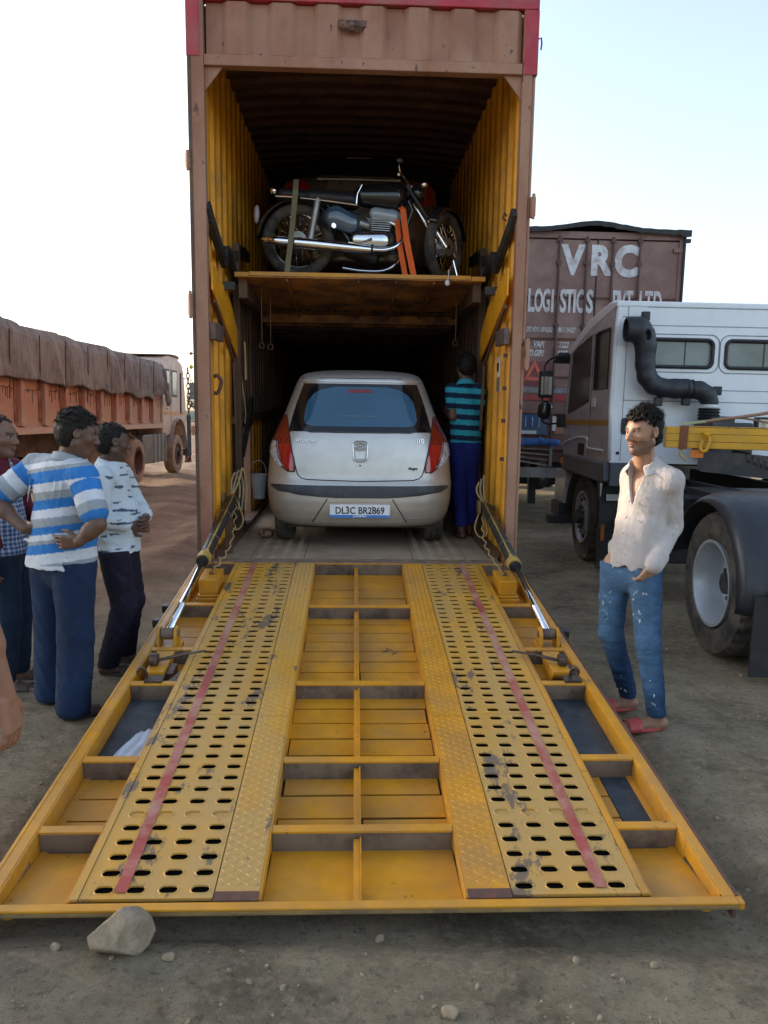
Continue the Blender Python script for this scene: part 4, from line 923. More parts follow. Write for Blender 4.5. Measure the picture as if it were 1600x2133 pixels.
def fender(c, R, a0, a1, w_, yaw=0, m='blackg'):
    T = Matrix.Translation(c) @ Matrix.Rotation(yaw, 4, 'Z'); mb = MB()
    mb.grid(lambda u, v: T @ Vector(((R - .035 * (2 * v - 1) ** 2) * math.cos(a0 + (a1 - a0) * u), w_ * (v - .5), (R - .035 * (2 * v - 1) ** 2) * math.sin(a0 + (a1 - a0) * u))), 24, 8)
    return mb.build('mudguard', M[m], MO, smooth=True, solid=.003, fixn=False)
fender(RW, .365, rad(15), rad(178), .15); fender(FW, .335, rad(20), rad(150), .13, rad(55))
# frame, seat, tank, side box, engine, exhaust, fork
mtube('frame', [(-.30, -.05, .62), (-.02, -.05, .30), (.10, -.05, .22), (.32, -.05, .25), (.42, 0, .62), (.36, 0, .74)], .016, 'blackg')
mtube('frame', [(-.62, -.05, .66), (-.30, -.05, .62), (.36, 0, .70)], .014, 'blackg'); mtube('frame', [(-.34, -.07, .64), (-.08, -.07, .26)], .013, 'blackg'); mtube('swing_arm', [(-.56, -.09, .30), (-.05, -.08, .28)], .016, 'blackg')
def soft(name, ops, m, lo, hi, h=.009, par=None):
    s = SDF(lo, hi, h); ops(s); return link(name, s.mesh(name), par or MO, M[m] if isinstance(m, str) else m)
soft('seat', lambda s: (s.cone((-.70, 0, .665), (-.12, 0, .655), .062, .062, .03, ((0, 1, 0), 1.9)), s.cone((-.45, 0, .66), (-.10, 0, .66), .068, .062, .03, ((0, 1, 0), 1.9))), 'black', (-.85, -.2, .5), (.05, .2, .8))
mtube('seat_trim', [(-.76, -.115, .635), (-.60, -.128, .635), (-.3, -.13, .622), (-.06, -.12, .608)], .009, 'chrome')
soft('fuel_tank', lambda s: (s.cone((-.02, 0, .72), (.27, 0, .735), .075, .105, .04, ((0, 1, 0), 1.25)), s.cone((.0, 0, .67), (.28, 0, .68), .05, .08, .05, ((0, 1, 0), 1.5))), 'blackg', (-.2, -.25, .5), (.5, .25, .95), .008)
mtube('tank_trim', [(-.07, -.11, .60), (-.065, -.115, .70), (-.03, -.10, .78)], .006, 'chrome')
soft('side_box', lambda s: (s.cone((-.24, -.09, .50), (-.12, -.09, .46), .10, .085, .03, ((0, 1, 0), .45)),), mat('box_gloss', (.05, .09, .14), .12, coat=1, bump=0), (-.45, -.25, .3), (.1, .05, .7))
soft('air_box', lambda s: (s.cone((.10, -.06, .56), (.27, -.06, .54), .055, .06, .03, ((0, 1, 0), .7)),), mat('box_gloss2', (.30, .36, .42), .15, coat=1, bump=0), (-.1, -.25, .4), (.45, .1, .75))
soft('engine', lambda s: (s.cone((.02, -.02, .33), (.22, -.02, .33), .095, .10, .04, ((0, 1, 0), 1.1)), s.cone((.13, 0, .36), (.17, 0, .52), .075, .07, .02)), 'blacksteel', (-.2, -.25, .15), (.45, .2, .7))
soft('engine_cover', lambda s: (s.cone((-.04, -.125, .325), (.17, -.125, .33), .055, .068, .03, ((0, 1, 0), .4)),), mat('polished_alloy', (.62, .66, .70), .16, 1.0, var=.1, bump=0), (-.2, -.25, .15), (.4, .0, .5), .007)
soft('battery_box', lambda s: (s.cone((-.30, 0, .50), (-.05, 0, .46), .10, .10, .02, ((0, 1, 0), .9)), s.cone((-.10, 0, .25), (.10, 0, .20), .07, .06, .03), s.cone((.30, 0, .50), (.24, 0, .62), .06, .06, .03)), 'blacksteel', (-.5, -.2, .1), (.45, .2, .75))
mb = MB()
for k in range(9): z = .40 + k * .018; mb.box(.07, .23, -.085, .085, z, z + .007)
mb.build('cylinder_fins', M['steel'], MO)['kind'] = 'stuff'
mtube('carburettor', [(-.03, -.07, .47), (.05, -.07, .45)], .035, 'steel', 14); mtube('horn', [(.33, -.06, .43), (.33, -.10, .44)], [.02, .042], 'chrome', 16)
mtube('gear_lever', [(-.12, -.16, .29), (-.02, -.17, .285), (.08, -.17, .33)], .009, 'chrome', 8)
mtube('silencer', [(-.86, -.17, .265), (-.83, -.17, .262), (-.70, -.17, .258), (-.40, -.17, .25), (-.05, -.17, .24), (.10, -.17, .238)], [.008, .026, .040, .046, .038, .028], 'chrome', 16)
mtube('exhaust_pipe', bez([(.08, -.17, .238), (.20, -.17, .245), (.30, -.15, .29), (.345, -.12, .37), (.30, -.08, .46), (.22, -.06, .50)]), .021, 'chrome', 14)
mtube('clamp', [(.075, -.17, .238), (.095, -.17, .238)], .034, 'black', 14)
mtube('crash_guard', bez([(-.16, -.14, .075), (.0, -.15, .06), (.18, -.15, .07), (.28, -.15, .12), (.34, -.12, .20)]), .011, 'chrome', 10)
mtube('fork_leg', [(.355, -.10, .80), (.56, -.10, .53)], .017, 'black', 12); mtube('fork_slider', [(.555, -.10, .536), (.73, -.10, .31)], .023, 'chrome', 12)
mtube('fork_leg', [(.36, .10, .80), (.72, .10, .31)], .020, 'chrome', 12)
mtube('headstock', [(.33, 0, .66), (.40, 0, .82)], .035, 'blackg', 12)
mtube('handlebar', bez([(.27, -.34, .82), (.29, -.25, .85), (.37, -.10, .80), (.38, 0, .80), (.37, .10, .80), (.35, .3, .86)]), .011, 'chrome', 8)
mtube('mirror_stem', bez([(.29, -.25, .85), (.275, -.26, .90), (.27, -.26, .935)]), .005, 'chrome', 6); mb = MB(); mb.sphere((.275, -.27, .95), .03, 12, sc=(1, .4, .7)); sm(mb, 'mirror', M['black'], MO)
mb = MB(); mb.sphere((.46, 0, .76), .085, 16, sc=(.9, 1, 1)); sm(mb, 'headlamp', M['blackg'], MO)
for p_ in ((-.78, -.10, .68), (.50, -.16, .80)): mb = MB(); mb.sphere(p_, .032, 12); sm(mb, 'indicator', M['chrome'], MO)
mb = MB(); mb.sphere((-.93, 0, .50), .05, 12, sc=(.5, .8, 1.6)); sm(mb, 'tail_plate', mat('pale_pad', (.45, .42, .42), .6), MO)
for x in (-.42, ): mtube('shock_absorber', [(x - .03, -.11, .30), (x + .02, -.11, .64)], .028, 'steel', 12)
mtube('foot_peg', [(-.30, -.10, .40), (-.25, -.20, .41)], .022, 'chrome', 8)
mtube('side_stand', [(.80, -.12, .20), (.86, -.16, .0)], .008, 'chrome', 6)
# straps
def strap(name, pts, wdt, m, label, grp=None):
    mb = MB(); n_ = len(pts); vs = []
    for i, p_ in enumerate(pts):
        a = Vector(pts[max(i - 1, 0)]); b_ = Vector(pts[min(i + 1, n_ - 1)]); t = (b_ - a).normalized(); x = t.cross(Vector((0, -1, 0))).normalized(); vs += [Vector(p_) - x * wdt / 2, Vector(p_) + x * wdt / 2]
    mb.add(vs, [(2 * i, 2 * i + 1, 2 * i + 3, 2 * i + 2) for i in range(n_ - 1)]); o = mb.build(name, M[m], None, solid=.003, fixn=False); o.matrix_world = MT; return props(o, label, 'strap', grp)
strap('tie_strap', [(-.555, .985, UZ + .80), (-.553, .90, UZ + .70), (-.58, .89, UZ + .40), (-.615, .86, UZ + .1), (-.62, .80, UZ - .0)], .045, 'olive', 'olive green lashing strap over the motorcycle seat', 'lashing straps on the motorcycle')
strap('tie_strap', [(.335, 1.0, UZ + .60), (.355, .95, UZ + .57), (.39, .90, UZ + .30), (.45, .82, UZ + .0)], .05, 'orange', 'broad bright orange strap in front of the motorcycle fork, the right one of the pair', 'lashing straps on the motorcycle')
strap('tie_strap', [(.31, 1.02, UZ + .50), (.33, .97, UZ + .30), (.38, .84, UZ + .0)], .045, 'orange', 'narrower orange strap in shade, left of the broad orange one', 'lashing straps on the motorcycle')
# bucket and rags beside the hatchback
BK = empty('bucket', 'grey plastic bucket hung between the side wall and the silver car', 'bucket', MT @ Matrix.Translation((-.905, 1.05, .36)))
mb = MB(); mb.lathe([(0, .001), (0, .055), (.21, .075), (.215, .080), (.22, .078), (.21, .070), (.01, .050)], (0, 0, 1), (0, 0, 0), 28); sm(mb, 'bucket_body', mat('bucket_grey', (.30, .33, .36), .5, dirt=(.15, .13, .11), da=.4), BK)
mb = MB(); mb.tube(bez([(-.078, 0, .21), (-.06, -.02, .30), (.0, -.02, .345), (.05, -.01, .31), (.078, 0, .21)]), .004, 6); sm(mb, 'handle', M['steel'], BK)
rg = rock_mesh('rag', (0, 0, 0), (.09, .06, .045), 77, 3, .006); o = link('rag', rg, None, mat('rag_red', (.16, .05, .03), .9, dirt=(.35, .28, .2), da=.6, ds=20)); o.matrix_world = MT @ Matrix.Translation((-.83, 1.0, .05)); props(o, 'crumpled reddish rag on the trailer floor below the bucket', 'rag')
mb = MB(); mb.grid(lambda u, v: (-.17 * u * (.6 + .4 * v) + .006 * math.sin(6 * v), -.32 * v - .02 * u, .004 * math.sin(u * 18) + .006 * math.sin(v * 7 + u * 5) + .008), 30, 24)
o = mb.build('white_cloth', mat('cloth_white', (.50, .56, .62), .9, bump=.4, bs=60), None, smooth=True, solid=.002, fixn=False); o.matrix_world = MT @ rot3(0, rad(5.345), 0).to_4x4() @ Matrix.Translation((-.966, -2.41, PZ + .002)); props(o, 'folded white cloth lying in the dark left opening of the ramp', 'cloth')
# ---------------------------------------------------------------- tipper lorry on the left (facing away)
TP = empty('tipper_truck', 'orange-sided tipper lorry with grey tarpaulin and dusty pale cab', 'truck', Matrix.Translation((-5.52, 14.7, .03)) @ Matrix.Rotation(rad(-.8), 4, 'Z'))
ORG = mat('tipper_orange', (.42, .145, .085), .7, dirt=(.34, .20, .13), da=.75, ds=2.5, scuff=(.07, .035, .025), sa=.24, ss=5, bump=.3, low=((.42, .30, .19), 1.2, 1.75, .8))
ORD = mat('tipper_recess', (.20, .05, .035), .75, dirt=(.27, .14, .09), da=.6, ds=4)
DRIP = mat('drip_stain', (.06, .025, .018), .7, bump=0)
BY0, BY1 = -9.4, 4.25; BX = 0.0     # body side at local x=0, extends to x=-2.4; unseen rear lengthened to shade the ramp
mb = MB(); mb.box(-2.36, -.07, BY0, BY1, 1.22, 2.35); mb.build('body_side', ORG, TP)
mb = MB(); mb.prism([(-.07, 1.34), (.01, 1.30), (.03, 1.21), (-.07, 1.21)], BY0, BY1, 'y'); mb.build('bottom_rail', ORG, TP)
y = BY0 + .1; k = 0
while y < BY1 - .05:
    mb = MB(); mb.prism([(-.069, 1.36), (-.0, 1.46), (-.0, 2.32), (-.069, 2.32)], y, y + .13, 'y'); mb.prism([(-.069, 1.3401), (.012, 1.34), (-.0, 1.459), (-.069, 1.4)], y - .02, y + .15, 'y', 0)
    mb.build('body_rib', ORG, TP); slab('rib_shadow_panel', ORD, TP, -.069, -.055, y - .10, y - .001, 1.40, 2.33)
    mb = MB(); yy = y + .20
    while yy < y + .70:      # tar runs
        ln = random.uniform(.03, .24); zt = 1.90 + random.uniform(-.02, .03)
        mb.box(-.0695, -.066, yy, yy + random.uniform(.008, .02), zt - ln, zt); mb.box(-.0695, -.0665, yy - .01, yy + random.uniform(.04, .10), zt - .012, zt + .006); yy += random.uniform(.04, .13)
    mb.build('tar_run', DRIP, TP)['kind'] = 'stuff'
    y += .80; k += 1
# tarpaulin: draped sheet with folds and lashings
TARP = mat('tarpaulin', (.125, .115, .105), .8, dirt=(.20, .182, .16), da=.6, ds=2.5, var=.25, bump=.5, bs=22, bd=.02, stretch=(1, 1, .6))
def tarp(u, v):
    y = BY0 - .15 + (BY1 - BY0 + .25) * u; drop = [(-2.5, 2.0), (-2.42, 2.72), (-1.6, 2.86), (-.6, 2.86), (-.04, 2.76), (.035, 2.6), (.055, 2.34), (.06, 2.0)]
    t = v * (len(drop) - 1); i = min(int(t), len(drop) - 2); f = t - i; x = drop[i][0] * (1 - f) + drop[i + 1][0] * f; z = drop[i][1] * (1 - f) + drop[i + 1][1] * f
    s_ = max(0, (v - .55) / .45); n1 = noise.noise(Vector((y * 1.6, z * .9, 2))); n2 = noise.noise(Vector((y * 5 + z * 1.5, z * 1.2, 7))); ph = ((y + .3 * math.sin(y * 1.9) + .15 * math.sin(y * 4.1)) * 1.05) % 1
    x += s_ * (.025 * noise.noise(Vector((y * 11, z * 3.5, 5))) + .055 * n1 + .045 * n2 - .035 * math.exp(-((ph - .5) / .07) ** 2) + .035 * abs(math.sin(y * 3.3 + z * 2)))
    z += .018 * (4 - y) * (v < .85)
    z += -.02 * math.exp(-((ph - .5) / .1) ** 2) * (1 - s_) + .06 * n1
    if v > .9: z += (v - .9) / .1 * (.05 * noise.noise(Vector((y * .9, 0, 4))) + .02 * math.sin(y * 5) - .02 * (y + 1) * 1.2 + (.1 if y > 3.5 else 0))
    return (x, y, z)
mb = MB(); mb.grid(tarp, 560, 70); mb.build('tarpaulin', TARP, TP, smooth=True, solid=.006, fixn=False)
for k in range(14):
    y = BY0 - .15 + .476 + k / 1.05; mb = MB(); zz = 1.9 if k % 3 else 1.75
    mb.tube([(.085, y, 2.75), (.075, y + .01, 2.3), (.055, y + .03, 2.0), (.03, y + .05, zz)], .009, 5); mb.build('lashing_rope', M['groove'], TP)
soft('loose_fold', lambda s: (s.cone((.05, 4.25, 2.55), (.10, 4.4, 1.85), .07, .12, .05, ((1, 0, 0), .5)), s.disp(lambda X, Y, Z: .02 * sn(X, Y, Z, 18, 4))), TARP, (-.2, 3.9, 1.5), (.4, 4.8, 2.9), .02, TP)
mb = MB(); mb.box(-1.7, -.7, BY0, 6.4, .78, 1.18); mb.build('chassis', mat('dusty_chassis', (.075, .055, .045), .85, dirt=(.16, .11, .08), da=.6), TP)
# cab
CABM = mat('dusty_cab', (.60, .50, .44), .5, dirt=(.50, .38, .29), da=.6, ds=2, low=((.45, .33, .24), 1.2, 2.3, .85))
cab = [(4.42, .98), (4.42, 2.80), (4.50, 2.92), (4.9, 3.0), (5.7, 2.98), (6.15, 2.86), (6.32, 2.66), (6.50, 1.9), (6.52, .75), (6.35, .62), (6.25, .95), (6.0, 1.30), (5.62, 1.42), (5.30, 1.32), (5.12, 1.02)]
mb = MB(); mb.prism(cab, -2.32, -.06, 'x'); mb.build('cab', CABM, TP, bevel=.03)
cb = [o for o in TP.children if o.name.startswith('cab')][-1]
mb = MB(); mb.grid(lambda u, v: (-.02 - .05 * abs(2 * v - 1) ** 3 * 3 - 2.3 * u, 4.45 + 1.75 * v, 2.99 + .05 * math.sin(PI * v)), 4, 10); mb.build('cab_roof', mat('roof_vinyl', (.40, .37, .31), .6), TP, smooth=True, solid=.02, fixn=False)
for (a, b_) in ((4.62, 5.0), (5.18, 5.66)):
    mb = MB(); mb.box(-.062, -.052, a, b_, 1.98, 2.66); mb.build('window_frame', M['black'], cb, bevel=.004)
    mb = MB(); mb.box(-.054, -.046, a + .05, b_ - .05, 2.03, 2.61); mb.build('window_pane', mat('pane_bright', (.42, .46, .46), .08, bump=0, coat=1, var=.05), cb)
slab('door_gap', M['groove'], cb, -.060, -.0555, 5.10, 5.115, 1.05, 2.70); slab('cab_stripe', mat('cab_stripe', (.55, .27, .06), .6, dirt=(.5, .38, .29), da=.5), cb, -.0595, -.0550, 4.5, 6.45, 1.52, 1.60)
slab('door_pillar', M['blacksteel'], cb, -.06, -.03, 5.95, 6.0, 1.55, 2.62)
for z, b_ in ((1.86, 'A.E.'), (1.74, '------'), (1.66, '----')):
    if b_[0] == 'A': text('N.T.C', .12, mat('faded_red', (.40, .12, .09), .7), cb, TX(-.054, 4.78, z, 90, 0, 90), bold=.004)
    else: slab('faded_line', MATS['faded_red'], cb, -.0595, -.0545, 4.66, 4.66 + .09 * len(b_) * .6, z, z + .035)
# front mudguard, arch, bumper, mirror, tassels, antenna beads
mb = MB(); mb.grid(lambda u, v: (-.50 + .52 * v, 5.62 - .70 * math.cos(PI * u), .62 + .80 * math.sin(PI * u)), 20, 3); mb.build('mudguard', mat('mudguard_grey', (.19, .165, .16), .6, dirt=(.3, .22, .16), da=.6), TP, smooth=True, solid=.02, fixn=False)
slab('bumper', M['white'], TP, -2.3, -.0, 6.40, 6.62, .62, .86); slab('bumper', M['blacksteel'], TP, -2.2, -.05, 6.36, 6.5, .42, .6)
mb = MB(); mb.tube([(-.06, 6.3, 2.5), (.14, 6.45, 2.45), (.14, 6.45, 1.9)], .015, 6); mb.box(.07, .2, 6.44, 6.47, 1.95, 2.4); mb.build('mirror', M['steel'], TP)
mb = MB(); mb.tube([(.05, 6.5, 2.2), (.10, 6.52, 2.6), (.09, 6.52, 3.15)], .012, 6); mb.sphere((.09, 6.52, 2.82), .06, 10, 1); mb.sphere((.09, 6.52, 3.18), .06, 10, 2, sc=(1, 1, .7))
mb.build('antenna_ball', [M['steel'], mat('ball_yellow', (.55, .50, .06), .7), mat('ball_pink', (.40, .12, .12), .8)], TP, smooth=True)
mb = MB()
for k in range(14): x = -.1 + .012 * k; mb.tube([(x, 6.55, .62), (x + random.uniform(-.03, .03), 6.57, .40), (x + random.uniform(-.05, .05), 6.57, .22)], .012, 5)
mb.build('tassel', mat('tassel_red', (.16, .03, .025), .9), TP)['kind'] = 'stuff'
# tank with ribs, wheels
mb = MB(); mb.prism([(2.62, .46), (2.62, 1.0), (2.70, 1.06), (4.30, 1.06), (4.38, 1.0), (4.38, .46), (4.3, .40), (2.7, .40)], -.55, .02, 'x'); mb.build('fuel_tank', mat('tank_dark', (.055, .048, .048), .4, dirt=(.13, .10, .08), da=.5), TP, bevel=.02)
for y in (3.45, 3.75, 4.05, 4.32): slab('tank_strap', M['grey'], TP, -.3, .035, y, y + .04, .39, 1.075)
for yy in (5.62,): wheel('wheel', TP, (-.16, yy, .50), .50, .28, .27, 1, 'rubber_dusty', 'dusty_rim' if 'dusty_rim' in M else 'rust', tooth=False, n=56)
for yy in (2.25, .85, -7.2, -8.5):
    wheel('wheel', TP, (-.20, yy, .50), .50, .52, .27, 1, 'rubber_dusty', 'rust', tooth=False, n=56, deep=True)
    wheel('wheel', TP, (-2.16, yy, .50), .50, .52, .27, -1, 'rubber_dusty', 'rust', tooth=False, n=40, deep=True)
wheel('wheel', TP, (-2.16, 5.62, .50), .50, .28, .27, -1, 'rubber_dusty', 'rust', tooth=False, n=40)
mb = MB()
for k in range(5): mb.tube(bez([(-.1, 1.2 + .2 * k, 1.2), (.0, 1.35 + .2 * k, 1.0 + .05 * (k % 2)), (-.1, 1.6 + .2 * k, 1.15)]), .015, 5)
mb.build('loose_chain', M['darkbrown'], TP)

# ---------------------------------------------------------------- container lorry behind on the right, seen from the rear
VX, VY = 3.03, 11.6
VC = empty('container_truck', 'brown container lorry with white lettering on its rear doors, parked behind the white tractor', 'truck', Matrix.Translation((VX, VY, 0)) @ Matrix.Rotation(rad(0.0), 4, 'Z'))
VB = mat('door_brown', (.205, .105, .085), .55, dirt=(.27, .165, .13), da=.6, ds=1.6, scuff=(.09, .05, .045), sa=.2, ss=7, bump=.2)
VD = mat('door_seam_brown', (.10, .05, .042), .6)
mb = MB(); mb.box(-1.24, 1.24, .06, 9.5, 1.15, 4.36); mb.build('container_box', VB, VC)
mb = MB(); zs = [1.15, 1.55, 1.62, 2.02, 2.09, 2.45, 2.50, 2.56, 2.62, 2.98, 3.06, 3.55, 3.62, 4.30]
for s in (-1, 1):    # doors pressed in horizontal bands
    lo, hi = sorted((s * .012, s * 1.18)); rows = []
    for z0, z1, dep in ((1.18, 1.62, 0), (1.62, 1.72, .03), (1.72, 2.16, 0), (2.16, 2.27, .03), (2.27, 2.73, 0), (2.73, 2.83, .03), (2.83, 3.32, 0), (3.32, 3.43, .03), (3.43, 4.27, 0)): rows.append((z0, z1, dep))
    mb = MB(); pr = [(.05, 1.18)]
    for z0, z1, dep in rows: pr += [(dep, z0 + .02), (dep, z1 - .02)]
    pr += [(.05, 4.27)]; mb.prism(pr, lo, hi, 'x'); mb.build('rear_door', VB, VC)
dr = [o for o in VC.children if o.name.startswith('rear_door')]
for x in (-1.21, 1.21): slab('corner_post', VB, VC, x - .03, x + .03, -.02, .06, 1.1, 4.36)
slab('door_header', VB, VC, -1.18, 1.18, -.01, .06, 4.275, 4.37); slab('door_sill', VD, VC, -1.24, 1.24, -.02, .06, 1.02, 1.15)
for x in (-.56, -.16, .22, .61):
    mb = MB(); mb.cyl((x, -.035, 1.14), (x, -.035, 4.30), .017, 8)
    for z in (1.3, 2.1, 3.0, 3.9, 4.22): mb.box(x - .035, x + .035, -.045, -.002, z, z + .05)
    mb.build('lock_rod', VD, VC)
for z in (1.5, 2.4, 3.3, 4.1):
    for s in (-1, 1): slab('hinge', VB, VC, min(s * 1.10, s * 1.235), max(s * 1.10, s * 1.235), -.035, -.003, z, z + .06)
slab('door_seal', M['groove'], VC, -.010, .010, -.006, .02, 1.18, 4.27)
mb = MB(); vs = []; N = 44
for k in range(N + 1):
    x = -1.30 + 2.62 * k / N; z = 4.40 + .10 * math.exp(-((x + .05) / .5) ** 2) + .012 * noise.noise(Vector((x * 9, 1, 1))); lw = z - .055 - .03 * abs(noise.noise(Vector((x * 6, 4, 1)))) - (.03 if x > 1.2 else 0)
    vs += [(x, -.09, lw), (x, -.10, z), (x, 3, z + .02), (x, 9.5, z + .02)]
mb.add(vs, [(4 * k + j, 4 * k + 4 + j, 4 * k + 5 + j, 4 * k + 1 + j) for k in range(N) for j in range(3)])
mb.build('roof_sheet', mat('tar_sheet', (.028, .03, .032), .7, dirt=(.10, .08, .07), da=.3, ds=8), VC, solid=.012, fixn=False)
slab('side_flap', MATS['tar_sheet'], VC, 1.235, 1.262, -.06, 9.5, 2.8, 4.36); slab('lamp_bracket', MATS['tar_sheet'], VC, 1.26, 1.33, -.06, .0, 4.24, 4.29)
WT = M['whitetext']; rd = [o for o in VC.children if o.name.startswith('rear_door')][0]
def vt(t_, sz, x, z, **k): return text(t_, sz, WT, VC, TX(x, -.008, z, 90), 'lettering', **k)
vt('V', .56, -.355, 3.78, bold=.028, sx=.86); vt('R', .56, .045, 3.78, bold=.028, sx=.86); vt('C', .58, .43, 3.77, bold=.030, sx=.86)
for t_, x, w_ in (('L', -.94, .48), ('O', -.83, .34), ('G', -.715, .36), ('I', -.625, .5), ('S', -.47, .46), ('T', -.375, .42), ('I', -.30, .5), ('C', -.215, .40), ('S', -.08, .50), ('P', .30, .44), ('V', .395, .38), ('T', .50, .42), ('L', .69, .48), ('T', .785, .42), ('D', .915, .40)):
    vt(t_, .45, x, 3.23, bold=.014, sx=w_)
vt('DELHI.9310016202', .105, -.80, 2.93, bold=.003, sx=.46, shear=.25); vt('9811184327', .105, -.40, 2.93, bold=.003, sx=.5, shear=.25)
vt('VAPI', .125, -.80, 2.71, bold=.004, sx=.62, shear=.25); vt('D.GIRI', .125, -.83, 2.58, bold=.004, sx=.62, shear=.25); vt('2222', .12, -.43, 2.71, bold=.003, sx=.6, shear=.25); vt('9327', .12, -.45, 2.58, bold=.003, sx=.6, shear=.25)
# reflective triangle, red and grey bands, stickers
RT = mat('triangle_orange', (.70, .13, .07), .5, bump=0)
mb = MB(); o_ = [(-1.00, 2.22), (-.69, 2.22), (-.845, 2.53)]; cx0, cz0 = -.845, 2.325
i_ = [(cx0 + (x - cx0) * .52, cz0 + (z - cz0) * .52) for x, z in o_]
vs = [(x, -.012, z) for x, z in o_] + [(x, -.012, z) for x, z in i_]; mb.add(vs, [(0, 1, 4, 3), (1, 2, 5, 4), (2, 0, 3, 5)]); mb.build('warning_triangle', RT, VC, solid=.004, fixn=False)
slab('red_band', mat('faded_band', (.42, .05, .05), .6, dirt=(.25, .12, .10), da=.5), VC, -1.12, -.25, -.011, -.004, 1.93, 2.02)
slab('triangle_back', mat('tri_back', (.20, .06, .055), .6), VC, -1.10, -.60, -.009, -.0045, 2.14, 2.50)
slab('grey_band', M['grey'], VC, -1.15, -.3, -.010, -.004, 2.04, 2.12)
# rear frame, blue tarp scrap, side guard slats, bumper, wheels
slab('bumper_bar', M['steel'], VC, -1.22, 1.2, -.06, .04, .78, .93)
slab('blue_board', mat('blue_board', (.035, .10, .22), .55, dirt=(.10, .14, .19), da=.5), VC, -1.23, -.62, -.05, -.03, 1.42, 1.72); slab('white_strip', M['white'], VC, -1.2, -.78, -.055, -.051, 1.43, 1.48)
for k in range(4): slab('chalk_mark', WT, VC, -1.05 + .10 * k, -1.04 + .10 * k, -.053, -.0505, 1.54, 1.68)
soft('blue_tarp', lambda s: (s.cone((-1.25, -.08, 1.34), (-.45, -.08, 1.30), .06, .05, .03, ((0, 1, 0), .4)), s.cone((-1.25, -.08, 1.28), (-.9, -.08, 1.29), .05, .03, .03, ((0, 1, 0), .4)), s.disp(lambda X, Y, Z: .012 * sn(X, Y, Z, 30, 2))), mat('tarp_blue', (.03, .12, .34), .6), (-1.5, -.3, 1.1), (-.2, .2, 1.5), .012, VC)
for k in range(4):
    mb = MB(); z0 = 1.22 - .055 * k; mb.bar((-1.25, -.04, z0 - .0), (-.56, -.04, z0 - .02 - .025 * k), .02, .022); mb.build('guard_slat', mat('slat_tan', (.30, .24, .18), .7, dirt=(.1, .09, .08), da=.5) if k % 2 == 0 else M['steel'], VC)
slab('guard_post', M['steel'], VC, -.57, -.53, -.06, -.03, .95, 1.34); slab('sticker', mat('sticker_tan', (.38, .20, .13), .7), VC, -.50, -.34, -.014, -.008, 1.44, 1.68)
slab('sticker', M['white'], VC, -.54, -.49, -.0145, -.0085, 1.48, 1.70)
slab('chassis', M['blacksteel'], VC, -.5, .5, .2, 9.0, .72, 1.05); mb = MB(); mb.cyl((-1.0, 3.6, .48), (1.0, 3.6, .48), .11, 12); mb.sphere((0, 3.6, .48), .22, 12); mb.build('axle', M['blacksteel'], VC)
for x in (-.92, .92):
    for y in (3.6, 7.5): wheel('wheel', VC, (x, y, .5), .5, .5, .27, -1 if x < 0 else 1, tooth=False, n=48, deep=True)
mb = MB(); mb.box(-.72, -.60, .7, .8, .30, 1.0); mb.build('landing_leg', M['blacksteel'], VC)
mb = MB(); mb.box(-1.2, 1.2, 9.9, 11.6, .6, 3.0); mb.build('cab', VB, VC, bevel=.1); wheel('wheel', VC, (-.95, 10.8, .5), .5, .3, .27, -1, tooth=False, n=40); wheel('wheel', VC, (.95, 10.8, .5), .5, .3, .27, 1, tooth=False, n=40)

# ---------------------------------------------------------------- white tractor unit on the right, facing away
WTk = empty('tractor_truck', 'white tractor lorry with a black intake pipe on the back of its cab', 'truck', Matrix.Translation((2.33, 5.4, 0)))
CW = mat('cab_white', (.76, .80, .84), .35, dirt=(.42, .41, .40), da=.2, ds=1.5, coat=.3, var=.06, bump=.05)
CG = mat('cab_white_shaded', (.44, .44, .46), .4, 0, dirt=(.22, .19, .17), da=.3, ds=2, coat=.3)  # greyed copy of the white cab, shade of its side put into the colour
YC = 2.60    # cab back wall
def zr(z): return z
# back wall slab with recessed windows: built from pieces round the openings
wz0, wz1 = 2.225, 2.475; WINS = [(.34, .98), (1.14, 1.80)]
pieces = [(-.0, 2.46, 1.22, wz0), (-.0, 2.46, wz1, 2.86), (-.0, WINS[0][0], wz0, wz1), (WINS[0][1], WINS[1][0], wz0, wz1), (WINS[1][1], 2.46, wz0, wz1)]
mb = MB()
for a, b_, c_, d_ in pieces: mb.box(a, b_, YC, YC + .05, c_, d_)
bw = mb.build('cab_back', CW, WTk)
bw['kind'] = 'stuff' if False else ''
del bw['kind']
for (z, a, b_) in ((2.80, .30, 2.4), (2.62, .20, 2.4), (1.98, .38, 2.4), (1.86, .10, 2.4), (2.70, .05, .25)): slab('pressed_line', mat('seam_grey', (.22, .26, .31), .5, bump=0), bw, a, b_, YC - .003, YC - .0005, z, z + .008)
for (a, b_) in WINS:
    pts = [(x, YC - .004, z) for x, z in rrect((a + b_) / 2, (wz0 + wz1) / 2, (b_ - a) / 2 + .012, (wz1 - wz0) / 2 + .012, .06)]
    mb = MB(); mb.tube(pts, .020, 8, closed=True); o = sm(mb, 'window_frame', M['black'], bw)
    pts = [(x, YC - .002, z) for x, z in rrect((a + b_) / 2, (wz0 + wz1) / 2, (b_ - a) / 2 + .075, (wz1 - wz0) / 2 + .065, .09)]
    mb = MB(); mb.tube(pts, .005, 6, closed=True); sm(mb, 'pressed_line', MATS['seam_grey'], bw)
    slab('window_pane', mat('cab_pane', (.15, .20, .20), .08, bump=0, spec=.6, var=.4, vs=2), bw, a, b_, YC + .02, YC + .026, wz0, wz1)
    slab('window_divider', M['black'], bw, (a + b_) / 2 + .05, (a + b_) / 2 + .06, YC + .015, YC + .019, wz0, wz1)
